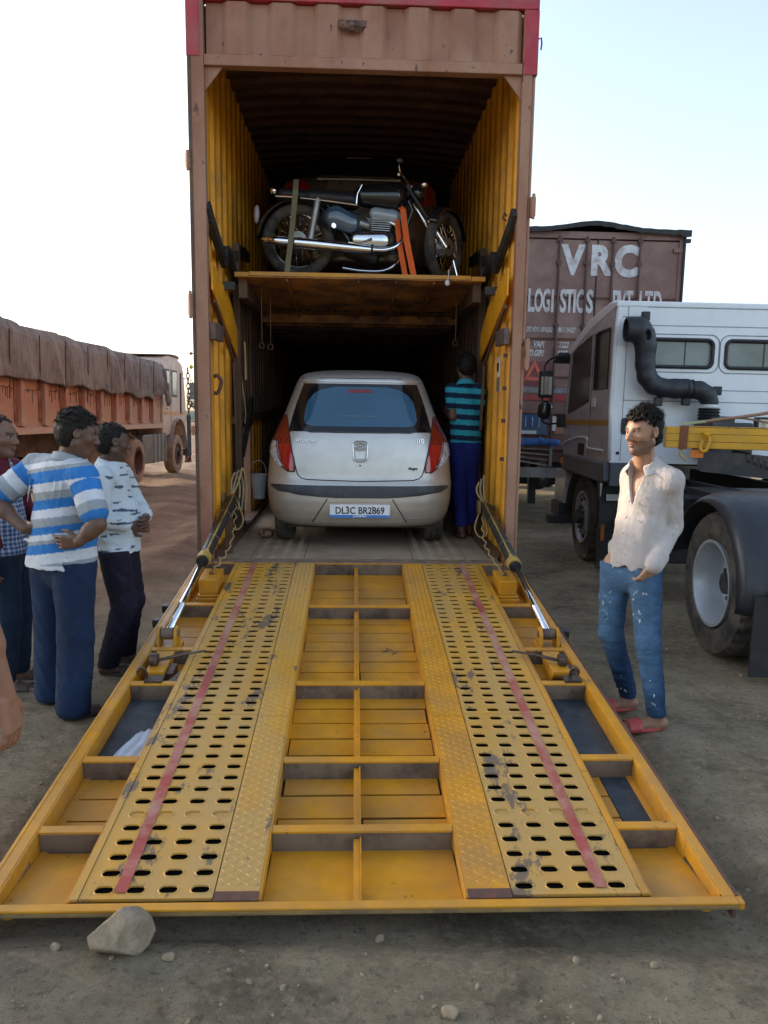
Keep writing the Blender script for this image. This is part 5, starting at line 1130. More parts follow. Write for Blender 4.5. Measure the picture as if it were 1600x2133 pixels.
# cab shell: sides, roof, front with windscreen opening
mb = MB(); mb.prism([(YC - .006, 2.862), (YC + .25, 2.88), (YC + 1.05, 2.80), (YC + 1.85, 2.58), (YC + 2.05, 2.50), (YC + 2.05, 2.45), (YC + 1.8, 2.48), (YC + 1.0, 2.67), (YC - .006, 2.80)], -.018, 2.475, 'x'); mb.build('cab_roof', CW, WTk, bevel=.015)
# left side: real window openings
side = [(YC + .051, 2.80, 0), ]
def sideplate(x, t):
    P = [(YC + .055, 1.22, YC + .12, 2.80), (YC + .12, 1.22, YC + 2.05, 1.70), (YC + .12, 2.62, YC + .95, 2.80), (YC + .72, 1.70, YC + .88, 2.62), (YC + .12, 1.70, YC + .16, 2.62), (YC + .16, 1.70, YC + .72, 1.98)]
    mb = MB()
    for a, b_, c_, d_ in P: mb.box(x, x + t, a, c_, b_, d_)
    mb.prism([(YC + .95, 2.62), (YC + .95, 2.80), (YC + 1.9, 2.54), (YC + 1.9, 2.48), (YC + .88, 2.62)], x, x + t, 'x'); mb.prism([(YC + .88, 1.70), (YC + .88, 1.86), (YC + 1.98, 1.70)], x, x + t, 'x')
    mb.prism([(YC + 1.90, 2.50), (YC + 1.82, 2.50), (YC + 2.0, 1.70), (YC + 2.07, 1.70)], x, x + t, 'x')
    return mb
sd1 = sideplate(-.012, .03).build('cab_side', CG, WTk); sideplate(2.44, .03).build('cab_side', CG, WTk)
DG = mat('curtain_glass', (.035, .04, .032), .35, bump=0, spec=.3, var=.6, vs=4, stretch=(1, 8, .6))
slab('side_window', DG, sd1, .0, .005, YC + .17, YC + .71, 1.99, 2.61)
mb = MB(); mb.prism([(YC + .89, 1.87), (YC + .89, 2.61), (YC + 1.80, 2.50), (YC + 1.97, 1.72)], .0, .005, 'x'); mb.build('side_window', DG, sd1)
mb = MB(); mb.tube([(-.012, y, z) for y, z in ((YC + .17, 1.99), (YC + .71, 1.99), (YC + .71, 2.60), (YC + .17, 2.60))], .014, 6, closed=True); mb.build('window_seal', M['black'], sd1)
for z0, z1, m_ in ((1.60, 1.655, mat('gold_stripe', (.42, .24, .03), .5)),): slab('gold_stripe', m_, sd1, -.016, -.0125, YC + .06, YC + 2.05, z0, z1)
mb = MB(); mb.tube(bez([(-.016, YC + .20, 1.335), (-.016, YC + .75, 1.335), (-.016, YC + .85, 1.36), (-.016, YC + .86, 1.44), (-.016, YC + 1.2, 1.45), (-.016, YC + 1.7, 1.40), (-.016, YC + 2.05, 1.34)]), .016, 6); mb.build('door_trim', M['white'], sd1)
slab('step_hole', M['groove'], sd1, -.016, -.0125, YC + 1.0, YC + 1.28, 1.24, 1.38); slab('door_handle', M['white'], sd1, -.03, -.0125, YC + .60, YC + .72, 1.80, 1.90)
slab('door_gap', M['groove'], sd1, -.0155, -.0125, YC + .80, YC + .81, 1.24, 2.62)
mb = MB(); mb.tube([(-.005, YC + .0, 1.24), (-.02, YC - .002, 1.8), (-.01, YC + .0, 2.5), (.02, YC + .02, 2.84)], .022, 8); mb.build('corner_moulding', M['white'], WTk, smooth=True)
slab('windscreen', mat('screen_clear', (.6, .7, .7), .05, bump=0, trans=.95, ior=1.01), WTk, .08, 2.38, YC + 2.0, YC + 2.006, 1.7, 2.48)
slab('cab_front', CG, WTk, .02, 2.44, YC + 2.0, YC + 2.08, .7, 1.70); slab('cab_floor', M['black'], WTk, .02, 2.44, YC + .05, YC + 2.0, 1.20, 1.24)
for x in (.45, 1.75):
    soft('seat', lambda s: (s.cone((x + .1, YC + .9, 1.9), (x + .1, YC + .8, 2.3), .2, .14, .05, ((0, 1, 0), .5)), s.cone((x + .1, YC + .75, 2.33), (x + .1, YC + .75, 2.40), .10, .10, .03, ((0, 1, 0), .5))), 'grey', (x - .3, YC + .5, 1.6), (x + .5, YC + 1.2, 2.6), .02, WTk)
mb = MB(); mb.prism([(YC + 1.95, 2.50), (YC + 2.25, 2.42), (YC + 2.27, 2.38), (YC + 1.95, 2.44)], -.15, 2.5, 'x'); mb.build('sun_visor', M['black'], WTk, bevel=.01)
mb = MB(); mb.sphere((.12, YC + 2.02, 2.62), .05, 10); mb.build('roof_lamp', mat('lamp_maroon', (.10, .02, .02), .3), WTk, smooth=True)
# details of the back wall
mb = MB(); mb.prism(rrect(.145, 1.60, .045, .085, .035), YC - .012, YC - .001, 'y'); mb.build('wall_grommet', M['black'], bw)
for x in (.08, .45): mb = MB(); mb.cyl((x, YC - .008, 1.32), (x, YC, 1.32), .018, 12); mb.build('plug', M['black'], bw)
slab('corner_seam', MATS['seam_grey'], bw, .105, .112, YC - .003, YC - .0005, 1.24, 2.84)
# intake pipe
IP = M['black'] if False else mat('intake_plastic', (.014, .018, .026), .5, bump=.2, bs=120, var=.1)
def duct(s):
    yy = YC - .16; f = ((0, 1, 0), .8)
    s.chain([(.09, yy, 2.56), (.17, yy, 2.555)], [.128, .128], .03, f); s.chain([(.17, yy, 2.56), (.22, yy, 2.50), (.25, yy, 2.40), (.255, yy, 2.22), (.28, yy, 2.10), (.35, yy, 2.02), (.45, yy, 1.99), (.57, yy, 1.985), (.68, yy, 1.99)], [.124, .116, .106, .096, .096, .096, .092, .098, .098], .015, f)
    s.chain([(.70, yy, 1.985), (.82, yy, 1.975), (.90, yy, 1.93), (.93, yy, 1.86)], [.088, .090, .090, .088], .015, f)
    s.cut(lambda X, Y, Z: .035 - X); s.cut(lambda X, Y, Z: 1.82 - Z); s.cone((-.2, yy, 2.56), (.06, yy, 2.56), .10, .10, .001, f, op='-')
    s.ell((.24, yy - .115, 2.50), (.03, .08, .055), .01, op='-')
dct = soft('intake_pipe', duct, IP, (-.1, YC - .42, 1.7), (1.25, YC + .03, 2.85), .010, WTk)
mb = MB(); mb.cyl((.93, YC - .16, 1.81), (.93, YC - .16, 1.835), .093, 20); mb.build('hose_clamp', M['white'], dct)
mb = MB(); mb.lathe([q for k in range(6) for q in ((-.03 * k, .095), (-.03 * k - .012, .112), (-.03 * k - .024, .095))], (0, 0, 1), (.93, YC - .16, 1.80), 24); mb.build('bellows', M['black'], dct)
for x in (.69, .745): mb = MB(); mb.tube([(x, YC - .16 + .085 * math.cos(a), 1.985 + .094 * math.sin(a)) for a in np.linspace(0, 2 * PI, 20, endpoint=False)], .005, 5, closed=True); mb.build('band', M['black'], dct)
for (x, z) in ((.24, 2.70), (.42, 1.86), (.70, 1.87), (1.01, 1.98)): mb = MB(); mb.box(x - .04, x + .04, YC - .16, YC - .10, z - .05, z + .04); mb.build('pipe_bracket', M['black'], dct, bevel=.01)
mb = MB(); mb.box(.82, 1.25, YC - .5, YC - .05, 1.3, 1.66); mb.box(.9, 1.15, YC - .3, YC - .1, 1.6, 1.72); mb.build('air_filter', M['blacksteel'], WTk, bevel=.03)
mb = MB(); mb.prism(rrect(1.42, 1.66, .085, .06, .02), YC - .35, YC - .27, 'y'); wl = mb.build('work_lamp', M['black'], WTk); mb = MB(); mb.prism(rrect(1.42, 1.655, .068, .042, .015), YC - .354, YC - .351, 'y'); mb.build('lamp_glass', mat('work_glass', (.45, .45, .42), .1, .6, var=.5, vs=20, bump=.4, bs=60), wl)
mb = MB(); mb.tube(bez([(.45, YC - .01, 1.40), (.65, YC - .02, 1.52), (.85, YC - .03, 1.60), (1.1, YC - .03, 1.60), (1.6, YC - .03, 1.60), (1.75, YC - .03, 1.52)]), .006, 5); mb.build('wall_cable', M['blacksteel'], bw)
# mirrors on their arm
mb = MB(); mb.tube(bez([(.0, YC + 1.95, 2.47), (-.14, YC + 2.12, 2.46), (-.25, YC + 2.2, 2.38), (-.28, YC + 2.2, 2.2), (-.28, YC + 2.2, 1.7), (-.22, YC + 2.2, 1.60), (-.1, YC + 2.1, 1.60)]), .014, 8); ma = mb.build('mirror_arm', M['black'], WTk, smooth=True)
mb = MB(); mb.box(-.35, -.17, YC + 2.10, YC + 2.20, 1.93, 2.28); mb.build('mirror_case', M['black'], ma, bevel=.02); slab('mirror_glass', M['chrome'], ma, -.33, -.19, YC + 2.094, YC + 2.099, 1.97, 2.20)
soft('mirror_case', lambda s: s.cone((-.26, YC + 2.15, 1.74), (-.25, YC + 2.15, 1.80), .095, .095, .02, ((0, 1, 0), .6)), 'blackg', (-.6, YC + 1.9, 1.5), (-.1, YC + 2.4, 2.05), .015, ma)
slab('arm_bracket', M['black'], WTk, -.10, -.0, YC + 2.0, YC + 2.1, 1.55, 1.72)
# front wing, steps, inner black plates
WG = mat('wing_grey', (.075, .085, .10), .45, dirt=(.12, .11, .10), da=.3)
mb = MB(); mb.prism([(YC + .02, 1.22), (YC + 1.95, 1.22), (YC + 2.0, 1.16), (YC + 1.9, 1.02), (YC + .1, 1.0), (YC - .02, 1.02)], -.06, .5, 'x'); mb.build('wing', WG, WTk, bevel=.02)
slab('wing_back', WG, WTk, .0, .60, YC - .06, YC - .0, .98, 1.215)
mb = MB(); mb.grid(lambda u, v: (-.03 + .4 * v, 3.62 - .66 * math.cos(PI * u * .98), .48 + .62 * math.sin(PI * u * .98)), 24, 2); mb.build('wheel_arch', M['blacksteel'], WTk, smooth=True, solid=.02, fixn=False)
mb = MB(); mb.prism([(YC + .30, 1.0), (YC + .42, .98), (YC + .34, .55), (YC + .30, .05), (YC + .22, .05), (YC + .24, .6)], .0, .34, 'x'); mb.build('mud_flap', M['blacksteel'], WTk)
slab('label', M['white'], WTk, .05, .18, YC + .20, YC + .205, .80, .87); slab('reflector', mat('amber', (.55, .16, .03), .3, bump=0), WTk, -.01, .02, YC + .10, YC + .13, .38, .55)
slab('side_lamp', MATS['amber'], WTk, -.075, -.055, YC + 1.8, YC + 1.92, 1.10, 1.17); slab('step_box', CG, WTk, -.05, .4, YC + 1.7, YC + 2.25, .60, 1.0)
slab('step', M['blacksteel'], WTk, -.10, .35, YC + 1.75, YC + 2.2, .42, .60); slab('step', M['blacksteel'], WTk, -.26, .1, YC + .55 + 1.0, YC + 1.75, .36, .45)
mb = MB(); mb.prism([(YC + .0, 1.00), (YC + .08, 1.0), (YC + .05, .86)], -.061, -.055, 'x'); o = mb.build('torn_film', M['white'], WTk)
mb = MB(); mb.box(.28, .9, YC - 1.0, YC - .25, .35, .95); mb.cyl((.3, YC - .5, .75), (.3, YC - .9, .75), .08, 12); mb.build('battery_box', M['blacksteel'], WTk, bevel=.02)
mb = MB(); mb.cyl((.12, YC - .05, .72), (.2, YC - .25, .74), .05, 12); mb.cyl((.2, YC - .3, .60), (.2, YC - .7, .60), .11, 16); mb.build('air_tank', M['black'], WTk)
slab('chassis_rail', M['blacksteel'], WTk, .78, .86, -1.2, YC + 1.9, .80, 1.06); slab('chassis_rail', M['blacksteel'], WTk, 1.6, 1.68, -1.2, YC + 1.9, .80, 1.06)
slab('deck_plate', M['blacksteel'], WTk, .45, 2.0, .62, YC - .9, 1.02, 1.06); mb = MB(); mb.cyl((1.2, .1, 1.10), (1.2, .1, 1.16), .45, 24); mb.build('coupling_plate', M['blacksteel'], WTk)
# wheels and rear mudguards
GR = mat('wheel_silver', (.42, .45, .48), .4, .4, dirt=(.25, .22, .18), da=.35, ds=4); M['wheel_silver'] = GR
tn = wheel('wheel', WTk, (.17, 0, .515), .515, .32, .300, -1, 'rubber', 'wheel_silver', deep=True, n=64)
wheel('wheel', WTk, (.52, 0, .515), .515, .30, .300, -1, 'rubber', 'wheel_silver', deep=True, tooth=False); wheel('wheel', WTk, (2.2, 0, .515), .515, .60, .300, 1, 'rubber', 'wheel_silver', deep=True, tooth=False)
wheel('wheel', WTk, (.15, 3.62, .515), .515, .30, .300, -1, 'rubber', 'wheel_silver', dish=.05, tooth=True, n=64); wheel('wheel', WTk, (2.3, 3.62, .515), .515, .30, .300, 1, 'rubber', 'wheel_silver', tooth=False)
MGD = mat('guard_plastic', (.014, .018, .024), .42, dirt=(.05, .05, .05), da=.3, ds=2, coat=.1)
def guard(u, v):
    a = rad(178 - 196 * u) if False else rad(172 - 178 * u); R = .66 + .03 * math.sin(PI * v); x = -.06 + .68 * v
    if v < .12: R -= .05 * (1 - v / .12)
    return (x, .03 + -R * math.cos(a) * -1, .50 + R * math.sin(a))
for x0, sgn in ((0, 1), (2.4, -1)):
    mb = MB(); mb.grid(lambda u, v: (x0 + sgn * guard(u, v)[0], -.0 + (.625 + .03 * math.sin(PI * v) - (.05 * (1 - v / .12) if v < .12 else 0)) * math.cos(rad(12 + 176 * u)), .52 + (.625 + .03 * math.sin(PI * v) - (.05 * (1 - v / .12) if v < .12 else 0)) * math.sin(rad(12 + 176 * u))), 30, 12)
    mb.build('mudguard', MGD, WTk, smooth=True, solid=.012, fixn=False)
slab('mud_flap', M['black'], WTk, .0, .60, -.70, -.685, .06, .58); slab('flap_bracket', M['black'], WTk, .1, .7, -.72, -.60, .52, .60)
slab('rear_beam', M['blacksteel'], WTk, .3, 2.1, -1.2, -1.1, .72, 1.0)
# ---- yellow gooseneck beam of a low trailer hitched over the tractor's rear
GB = empty('low_loader_neck', 'yellow steel trailer beam with lashing rings across the tractor behind the young man', 'trailer', Matrix.Translation((2.33, 6.42, 1.44)) @ Matrix.Rotation(rad(-14), 4, 'Z'))
mb = MB(); mb.box(0, 2.3, 0, .20, 0, .175); mb.build('neck_beam', mat('beam_yellow', (.62, .32, .015), .4, dirt=(.4, .25, .05), da=.3, ds=4), GB, bevel=.006)
slab('beam_edge', M['yellow_worn'], GB, .12, 2.3, -.006, .20, .1765, .183); slab('beam_groove', M['groove'], GB, .0, 2.3, -.0012, -.0005, .055, .059); slab('beam_groove', M['groove'], GB, .0, 2.3, -.0012, -.0005, .118, .121)
for x in (.30, .86, 1.5):
    mb = MB(); mb.tube(bez([(x, -.03, .12), (x + .035, -.035, .08), (x + .02, -.035, .0), (x - .01, -.035, -.02), (x - .035, -.035, .01), (x - .02, -.03, .06)]), .014, 8); mb.bar((x, 0, .13), (x + .02, -.045, .10), .05, .03); mb.build('lashing_ring', MATS['beam_yellow'], GB, smooth=False)
for k in range(4):
    mb = MB(); x = .115 + .012 * k; pts = [(x, -.004 - .003 * k, -.01), (x, -.006 - .003 * k, .09), (x + .006, -.004, .185), (x + .01, .1, .186)]; mb.bar(pts[0], pts[2], .03, .004, up=(0, 1, 0)); mb.build('strap_wrap', mat('strap_brown', (.20, .075, .03), .8), GB)
mb = MB(); P = bez([(.14, .02, .20), (.26, .02, .215), (.40, .03, .24), (.60, .05, .27), (.9, .08, .33), (1.6, .12, .50)]); mb.tube(P, [.008 + .022 * min(1, i / 20) for i in range(len(P))], 8, flat=.45); o1 = mb.build('web_sling', mat('sling_tan', (.27, .14, .095), .85, dirt=(.35, .25, .16), da=.5, bump=.4, bs=120), GB, smooth=True)
mb = MB(); mb.tube(bez([(.55, .06, .26), (.7, .09, .24), (.9, .1, .20)]), .022, 6, flat=.4); mb.build('web_sling', MATS['sling_tan'], GB, smooth=True)
mb = MB(); mb.bar((.12, .0, .200), (.30, .0, .225), .03, .022); mb.build('ratchet_handle', mat('pale_green', (.36, .38, .22), .6), GB)
slab('marker_lamp', mat('amber_lamp', (.62, .17, .02), .3, bump=0), GB, .20, .30, .0, .05, -.075, -.012)
for nm, x0, mm in (('coiled_hose', .33, 'yellow'), ('coiled_hose', .52, 'blacksteel')):
    mb = MB(); pts = [(x0 + .0022 * k + .02 * (k > 0), .07 + .035 * math.cos(k * .7), -.045 - .0004 * k + .035 * math.sin(k * .7)) for k in range(64)]; mb.tube(pts, .009, 6); mb.build(nm, M[mm], GB, smooth=True)
mb = MB(); pts = [(.62 + .0060 * k, .02 + .03 * math.cos(k * .8), -.06 - .0022 * k + .028 * math.sin(k * .8)) for k in range(90)]; mb.tube(pts, .006, 6); mb.build('coiled_hose', mat('hose_black', (.05, .05, .052), .3), GB, smooth=True)
mb = MB(); mb.tube(bez([(.13, .02, .0), (.12, .0, -.05), (.17, .0, -.10)]), .012, 6); mb.build('strap_end', M['rope'], GB, smooth=True)
mb = MB(); mb.bar((.3, .15, -.1), (2.2, .15, -.25), .25, .18); mb.build('neck_web', M['blacksteel'], GB)
# ---------------------------------------------------------------- far belt: low trees and a bank along the yard's end
def far_tree(x, y, hgt, wd, seed, label):
    q = random.Random(seed); T = empty('tree', label, 'tree', Matrix.Translation((x, y, 0)), 'trees along the far edge of the yard')
    mb = MB(); mb.tube([(0, 0, 0), (.1, 0, hgt * .4), (.0, .1, hgt * .7)], [.22, .15, .06], 7)
    for k in range(4): a = q.uniform(0, 6.3); mb.tube([(.05, 0, hgt * (.3 + .1 * k)), (wd * .4 * math.cos(a), wd * .4 * math.sin(a), hgt * (.55 + .1 * k))], [.09, .03], 5)
    mb.build('trunk', M['darkbrown'], T)
    mb = MB(); cl = [(q.gauss(0, wd * .28), q.gauss(0, wd * .28), hgt * q.uniform(.42, .95), wd * q.uniform(.12, .24)) for _ in range(16)]
    for k in range(1500):
        c_ = q.choice(cl); d = Vector((q.gauss(0, 1), q.gauss(0, 1), q.gauss(0, 1))).normalized() * c_[3] * q.uniform(.6, 1.1); s_ = q.uniform(.12, .28)
        p_ = Vector(c_[:3]) + Vector((d.x, d.y, d.z * .75)); R_ = Euler((q.uniform(0, 6), q.uniform(0, 6), 0)).to_matrix().to_4x4(); mb.add([(-s_, 0, 0), (0, -s_ * .5, 0), (s_, 0, 0), (0, s_ * .5, 0)], [(0, 1, 2, 3)], 0, Matrix.Translation(p_) @ R_)
    mb.build('crown', FOL, T, fixn=False)
FOL = mat('foliage', (.085, .11, .07), .8, var=.5, vs=1.5, bump=0)
rs = random.Random(3)
for k in range(16):
    x = -46 + k * 5.2 + rs.uniform(-1.5, 1.5); far_tree(x, 95 + rs.uniform(-6, 14), rs.uniform(3.2, 5.4), rs.uniform(3.5, 6), k, 'bushy low tree on the horizon beyond the yard')
o = MB().grid(lambda u, v: (-300 + 600 * u, 125 + 12 * v, (.3 + 1.9 * math.sin(PI * v)) * (.8 + .4 * noise.noise(Vector((u * 40, 0, 0))))), 200, 6).build('earth_bank', mat('bank', (.17, .15, .11), .95, dirt=(.08, .10, .06), da=.6, ds=.3, bump=0), None, smooth=True); props(o, 'low earth bank closing the yard on the horizon', 'bank', kind='structure')
# ---------------------------------------------------------------- people: one continuous body mesh each, clothing and hair as parts
def nrm(v): v = np.array(v, float); return v / np.linalg.norm(v)
def skin_mat(name, m_=1.0):
    m = mat(name, (1, 1, 1), .52, attr='Col', var=.10, vs=30, bump=.12, bs=180, bd=.002)
    b = m.node_tree.nodes['Principled BSDF']; b.inputs['Subsurface Weight'].default_value = .12; b.inputs['Subsurface Radius'].default_value = (.012, .005, .003); return m
SKIN = skin_mat('skin')
def cloth_mat(name, **k): 
    kw = dict(attr='Col', var=.16, vs=9, bump=.55, bs=30, bd=.010); kw.update(k); return mat(name, (1, 1, 1), .85, spec=.25, **kw)
CLOTH = cloth_mat('cloth'); DENIM = cloth_mat('denim', bs=34, bump=.7, var=.3, vs=14, bd=.012, stretch=(1, 1, 1.8))
HAIR = mat('hair', (.010, .0075, .006), .62, var=.5, vs=60, bump=.6, bs=260, bd=.003, spec=.22)
def hand(s, w_, d, nrml, side, curl=.5, sc=1.0, thumb=.5, grip=0):
    """w_: wrist, d: direction of the palm, nrml: out of the palm side, side: +1 thumb on the d x n side"""
    w_ = np.array(w_, float); d = nrm(d); nrml = nrm(np.array(nrml) - np.dot(nrml, d) * d); ac = np.cross(d, nrml) * side
    for q in (-.026, -.009, .009, .026): s.cone(w_ + ac * q * .6 * sc + d * .01, w_ + ac * q * sc + d * .088 * sc, .0155 * sc, .0125 * sc, .008)
    for i, (q, L_) in enumerate(((.029, .072), (.0095, .080), (-.0095, .075), (-.028, .058))):
        p = w_ + ac * q * sc + d * .088 * sc; a = 0; segs = (.46, .30, .24); r = .0092 * sc; dd = d
        c_ = curl + .08 * i
        for j, f_ in enumerate(segs):
            a += c_ * (.7, .9, .6)[j]; dd = d * math.cos(a) + nrml * math.sin(a) + ac * q * 1.2; dd = nrm(dd); p2 = p + dd * L_ * f_ * sc
            s.cone(p, p2, r, r * .9, .0025); p = p2; r *= .9
    p = w_ + ac * .026 * sc + d * .022 * sc; d1 = nrm(d * .75 + ac * .75 + nrml * .3 * thumb); p2 = p + d1 * .042 * sc; s.cone(p, p2, .014 * sc, .0105 * sc, .008)
    d2 = nrm(d * .95 + ac * .15 + nrml * .5 * thumb); p3 = p2 + d2 * .032 * sc; s.cone(p2, p3, .0105 * sc, .0088 * sc, .003)
def head(s, c, f, sc=1.0, up=(0, 0, 1)):
    c = np.array(c, float); f = nrm(f); r_ = nrm(np.cross(f, up)); u = np.cross(r_, f); T = np.array([r_, f, u]).T
    P = lambda x, y, z: c + (r_ * x + f * y + u * z) * sc
    E_ = lambda x, y, z, a, b_, d_, k=.01, **kw: s.ell(P(x, y, z), np.array((a, b_, d_)) * sc, k, T, **kw)
    E_(0, -.012, .030, .076, .094, .082, .01); E_(0, .022, -.005, .066, .070, .085, .02)
    s.cone(P(0, .045, -.085), P(0, .062, -.095), .030 * sc, .022 * sc, .03); s.cone(P(-.050, -.005, -.055), P(0, .052, -.090), .022 * sc, .02 * sc, .025); s.cone(P(.050, -.005, -.055), P(0, .052, -.090), .022 * sc, .02 * sc, .025)
    s.cone(P(-.038, .070, .022), P(.038, .070, .022), .012 * sc, .012 * sc, .012)                       # brow
    s.cone(P(0, .085, .012), P(0, .108, -.028), .0085 * sc, .0125 * sc, .008); E_(-.011, .095, -.032, .009, .010, .008, .006); E_(.011, .095, -.032, .009, .010, .008, .006)
    E_(-.030, .082, .004, .014, .012, .010, .008, op='-'); E_(.030, .082, .004, .014, .012, .010, .008, op='-'); E_(-.030, .072, .003, .0125, .012, .011, .003); E_(.030, .072, .003, .0125, .012, .011, .003)
    E_(-.043, .052, -.020, .020, .020, .018, .015); E_(.043, .052, -.020, .020, .020, .018, .015)
    E_(0, .088, -.055, .021, .011, .006, .005); E_(0, .086, -.066, .018, .011, .007, .005); E_(0, .094, -.0605, .017, .006, .0016, .002, op='-')
    for q in (-1, 1): E_(q * .077, -.008, .000, .010, .020, .030, .006); E_(q * .084, -.004, .002, .006, .010, .018, .004, op='-')
    return dict(c=c, r=r_, f=f, u=u, sc=sc)
def body(name_h, par, J, skin, opts=None, h=.005, face=None, beard=0.0, brows=True):
    """J: joint name -> xyz in the person's frame"""
    o = opts or {}; g = o.get('g', 1.0); pts = np.array([v for k, v in J.items() if isinstance(v, np.ndarray) and k not in ('face', 'chest_f')]); lo = pts.min(0) - .22; hi = pts.max(0) + .22; lo[2] = -.03
    s = SDF(lo, hi, h); f = nrm(J['chest_f']); fl = (f, .68)
    s.cone(J['chest'], J['waist'], .128 * g, .112 * g, .05, fl); s.cone(J['waist'], J['pelvis'], .112 * g, .105 * g, .05, fl)
    s.cone(J['shL'], J['shR'], .050 * g, .050 * g, .05)
    s.cone(J['neck'], np.array(J['neck']) * .3 + np.array(J['head']) * .7, .055 * g, .052 * g, .03)
    for q in 'LR':
        s.chain([J['sh' + q], J['el' + q], J['wr' + q]], [.048 * g, .037 * g, .025 * g], .015); s.cone(J['el' + q], np.array(J['el' + q]) * .6 + np.array(J['wr' + q]) * .4, .036 * g, .040 * g, .02)
        s.chain([J['hip' + q], J['kn' + q], J['an' + q]], [.068 * g, .052, .036], .02); kn, an = np.array(J['kn' + q]), np.array(J['an' + q]); s.cone(kn * .85 + an * .15, kn * .5 + an * .5, .05, .052, .02)
        toe = np.array(J['toe' + q]); an2 = an.copy(); fd = nrm(toe - an2 * np.array([1, 1, 0]) - np.array([0, 0, toe[2]])); sd_ = np.cross(fd, (0, 0, 1))
        heel = an * np.array([1, 1, 0]) + np.array([0, 0, .035 + J.get('fz', 0)]) - fd * .035; s.cone(heel, toe - fd * .07 + np.array([0, 0, .0]), .034, .030, .02); s.cone(an, heel + fd * .06, .034, .034, .02)
        for j in range(5):
            b0 = toe - fd * (.075 + .004 * j) + sd_ * (j - 2) * .0165 * (1 if q == 'R' else -1) * (-1); s.cone(b0, b0 + fd * (.07 - .009 * j) + np.array([0, 0, -.012]), .0135 if j else .016, .010, .006)
        hd = J.get('hand' + q)
        if hd: hand(s, J['wr' + q], **hd)
    Hh = head(s, J['head'], J['face'], J.get('hs', 1.0))
    skin = np.array(skin)
    def col(p):
        c = np.tile(skin, (len(p), 1)); q = (p - Hh['c']) / Hh['sc']; x, y, z = q @ Hh['r'], q @ Hh['f'], q @ Hh['u']; ax_ = np.abs(x)
        def bl(mk, cc, a): c[mk] = c[mk] * (1 - a) + np.array(cc) * a
        inh = (np.abs(z) < .14) & (ax_ < .11) & (np.abs(y) < .14)
        if beard:
            jaw = inh & (z < -.042 - .3 * np.maximum(0, .04 - ax_)) & (y > -.02) & ~((ax_ < .021) & (z > -.073) & (z < -.047)) & (z > -.118); bl(jaw, (.03, .018, .014), beard)
            bl(inh & (z > -.050) & (z < -.040) & (ax_ < .030) & (y > .06), (.02, .012, .01), min(1, beard * 1.6)); bl(inh & (z < .02) & (z > -.05) & (np.abs(y - .012) < .008) & (ax_ > .055), (.02, .012, .01), .5)
        if brows:
            bl(inh & (y > .05) & (np.abs(z - .0245 - .15 * (ax_ - .03) * (ax_ < .04)) < .0055) & (ax_ > .010) & (ax_ < .052), (.012, .008, .007), .9)
            bl(inh & (y > .06) & (np.abs(z - .003) < .0055) & (ax_ > .018) & (ax_ < .042), (.30, .26, .24), .8); bl(inh & (y > .06) & (np.abs(z - .003) < .0062) & (np.abs(ax_ - .0295) < .0062), (.01, .007, .006), 1)
            bl(inh & (y > .06) & (np.abs(z - .0095) < .0025) & (ax_ > .016) & (ax_ < .044), (.02, .012, .01), .8)
            bl(inh & (y > .07) & (np.abs(z + .060) < .011) & (ax_ < .020), skin * np.array([.85, .55, .6]), .6)
        bl((p[:, 2] < .11 + J.get('fz', 0)), skin * .62, .6)
        return c
    return link('body', s.mesh('body', col), par, SKIN), Hh
def garment(name, par, m, lo, hi, ops, colfn, h=.0065, folds=.004, ff=26, anis=(1, 1, 1.8), seed=1):
    s = SDF(lo, hi, h); ops(s)
    if folds: s.disp(lambda X, Y, Z: folds * sn(X * anis[0], Y * anis[1], Z * anis[2], ff, seed) + folds * .7 * sn(X * anis[0] * 1.4 + Z, Y * 1.4, Z * anis[2] * .8 + X, ff * 1.9, seed + 5))
    return link(name, s.mesh(name, colfn), par, m)
def bb(J, keys, pad): P = np.array([J[k] for k in keys]); return P.min(0) - pad, P.max(0) + pad
def A(*a): return np.array(a, float)
def const(c): return lambda p: np.tile(np.array(c, float), (len(p), 1))
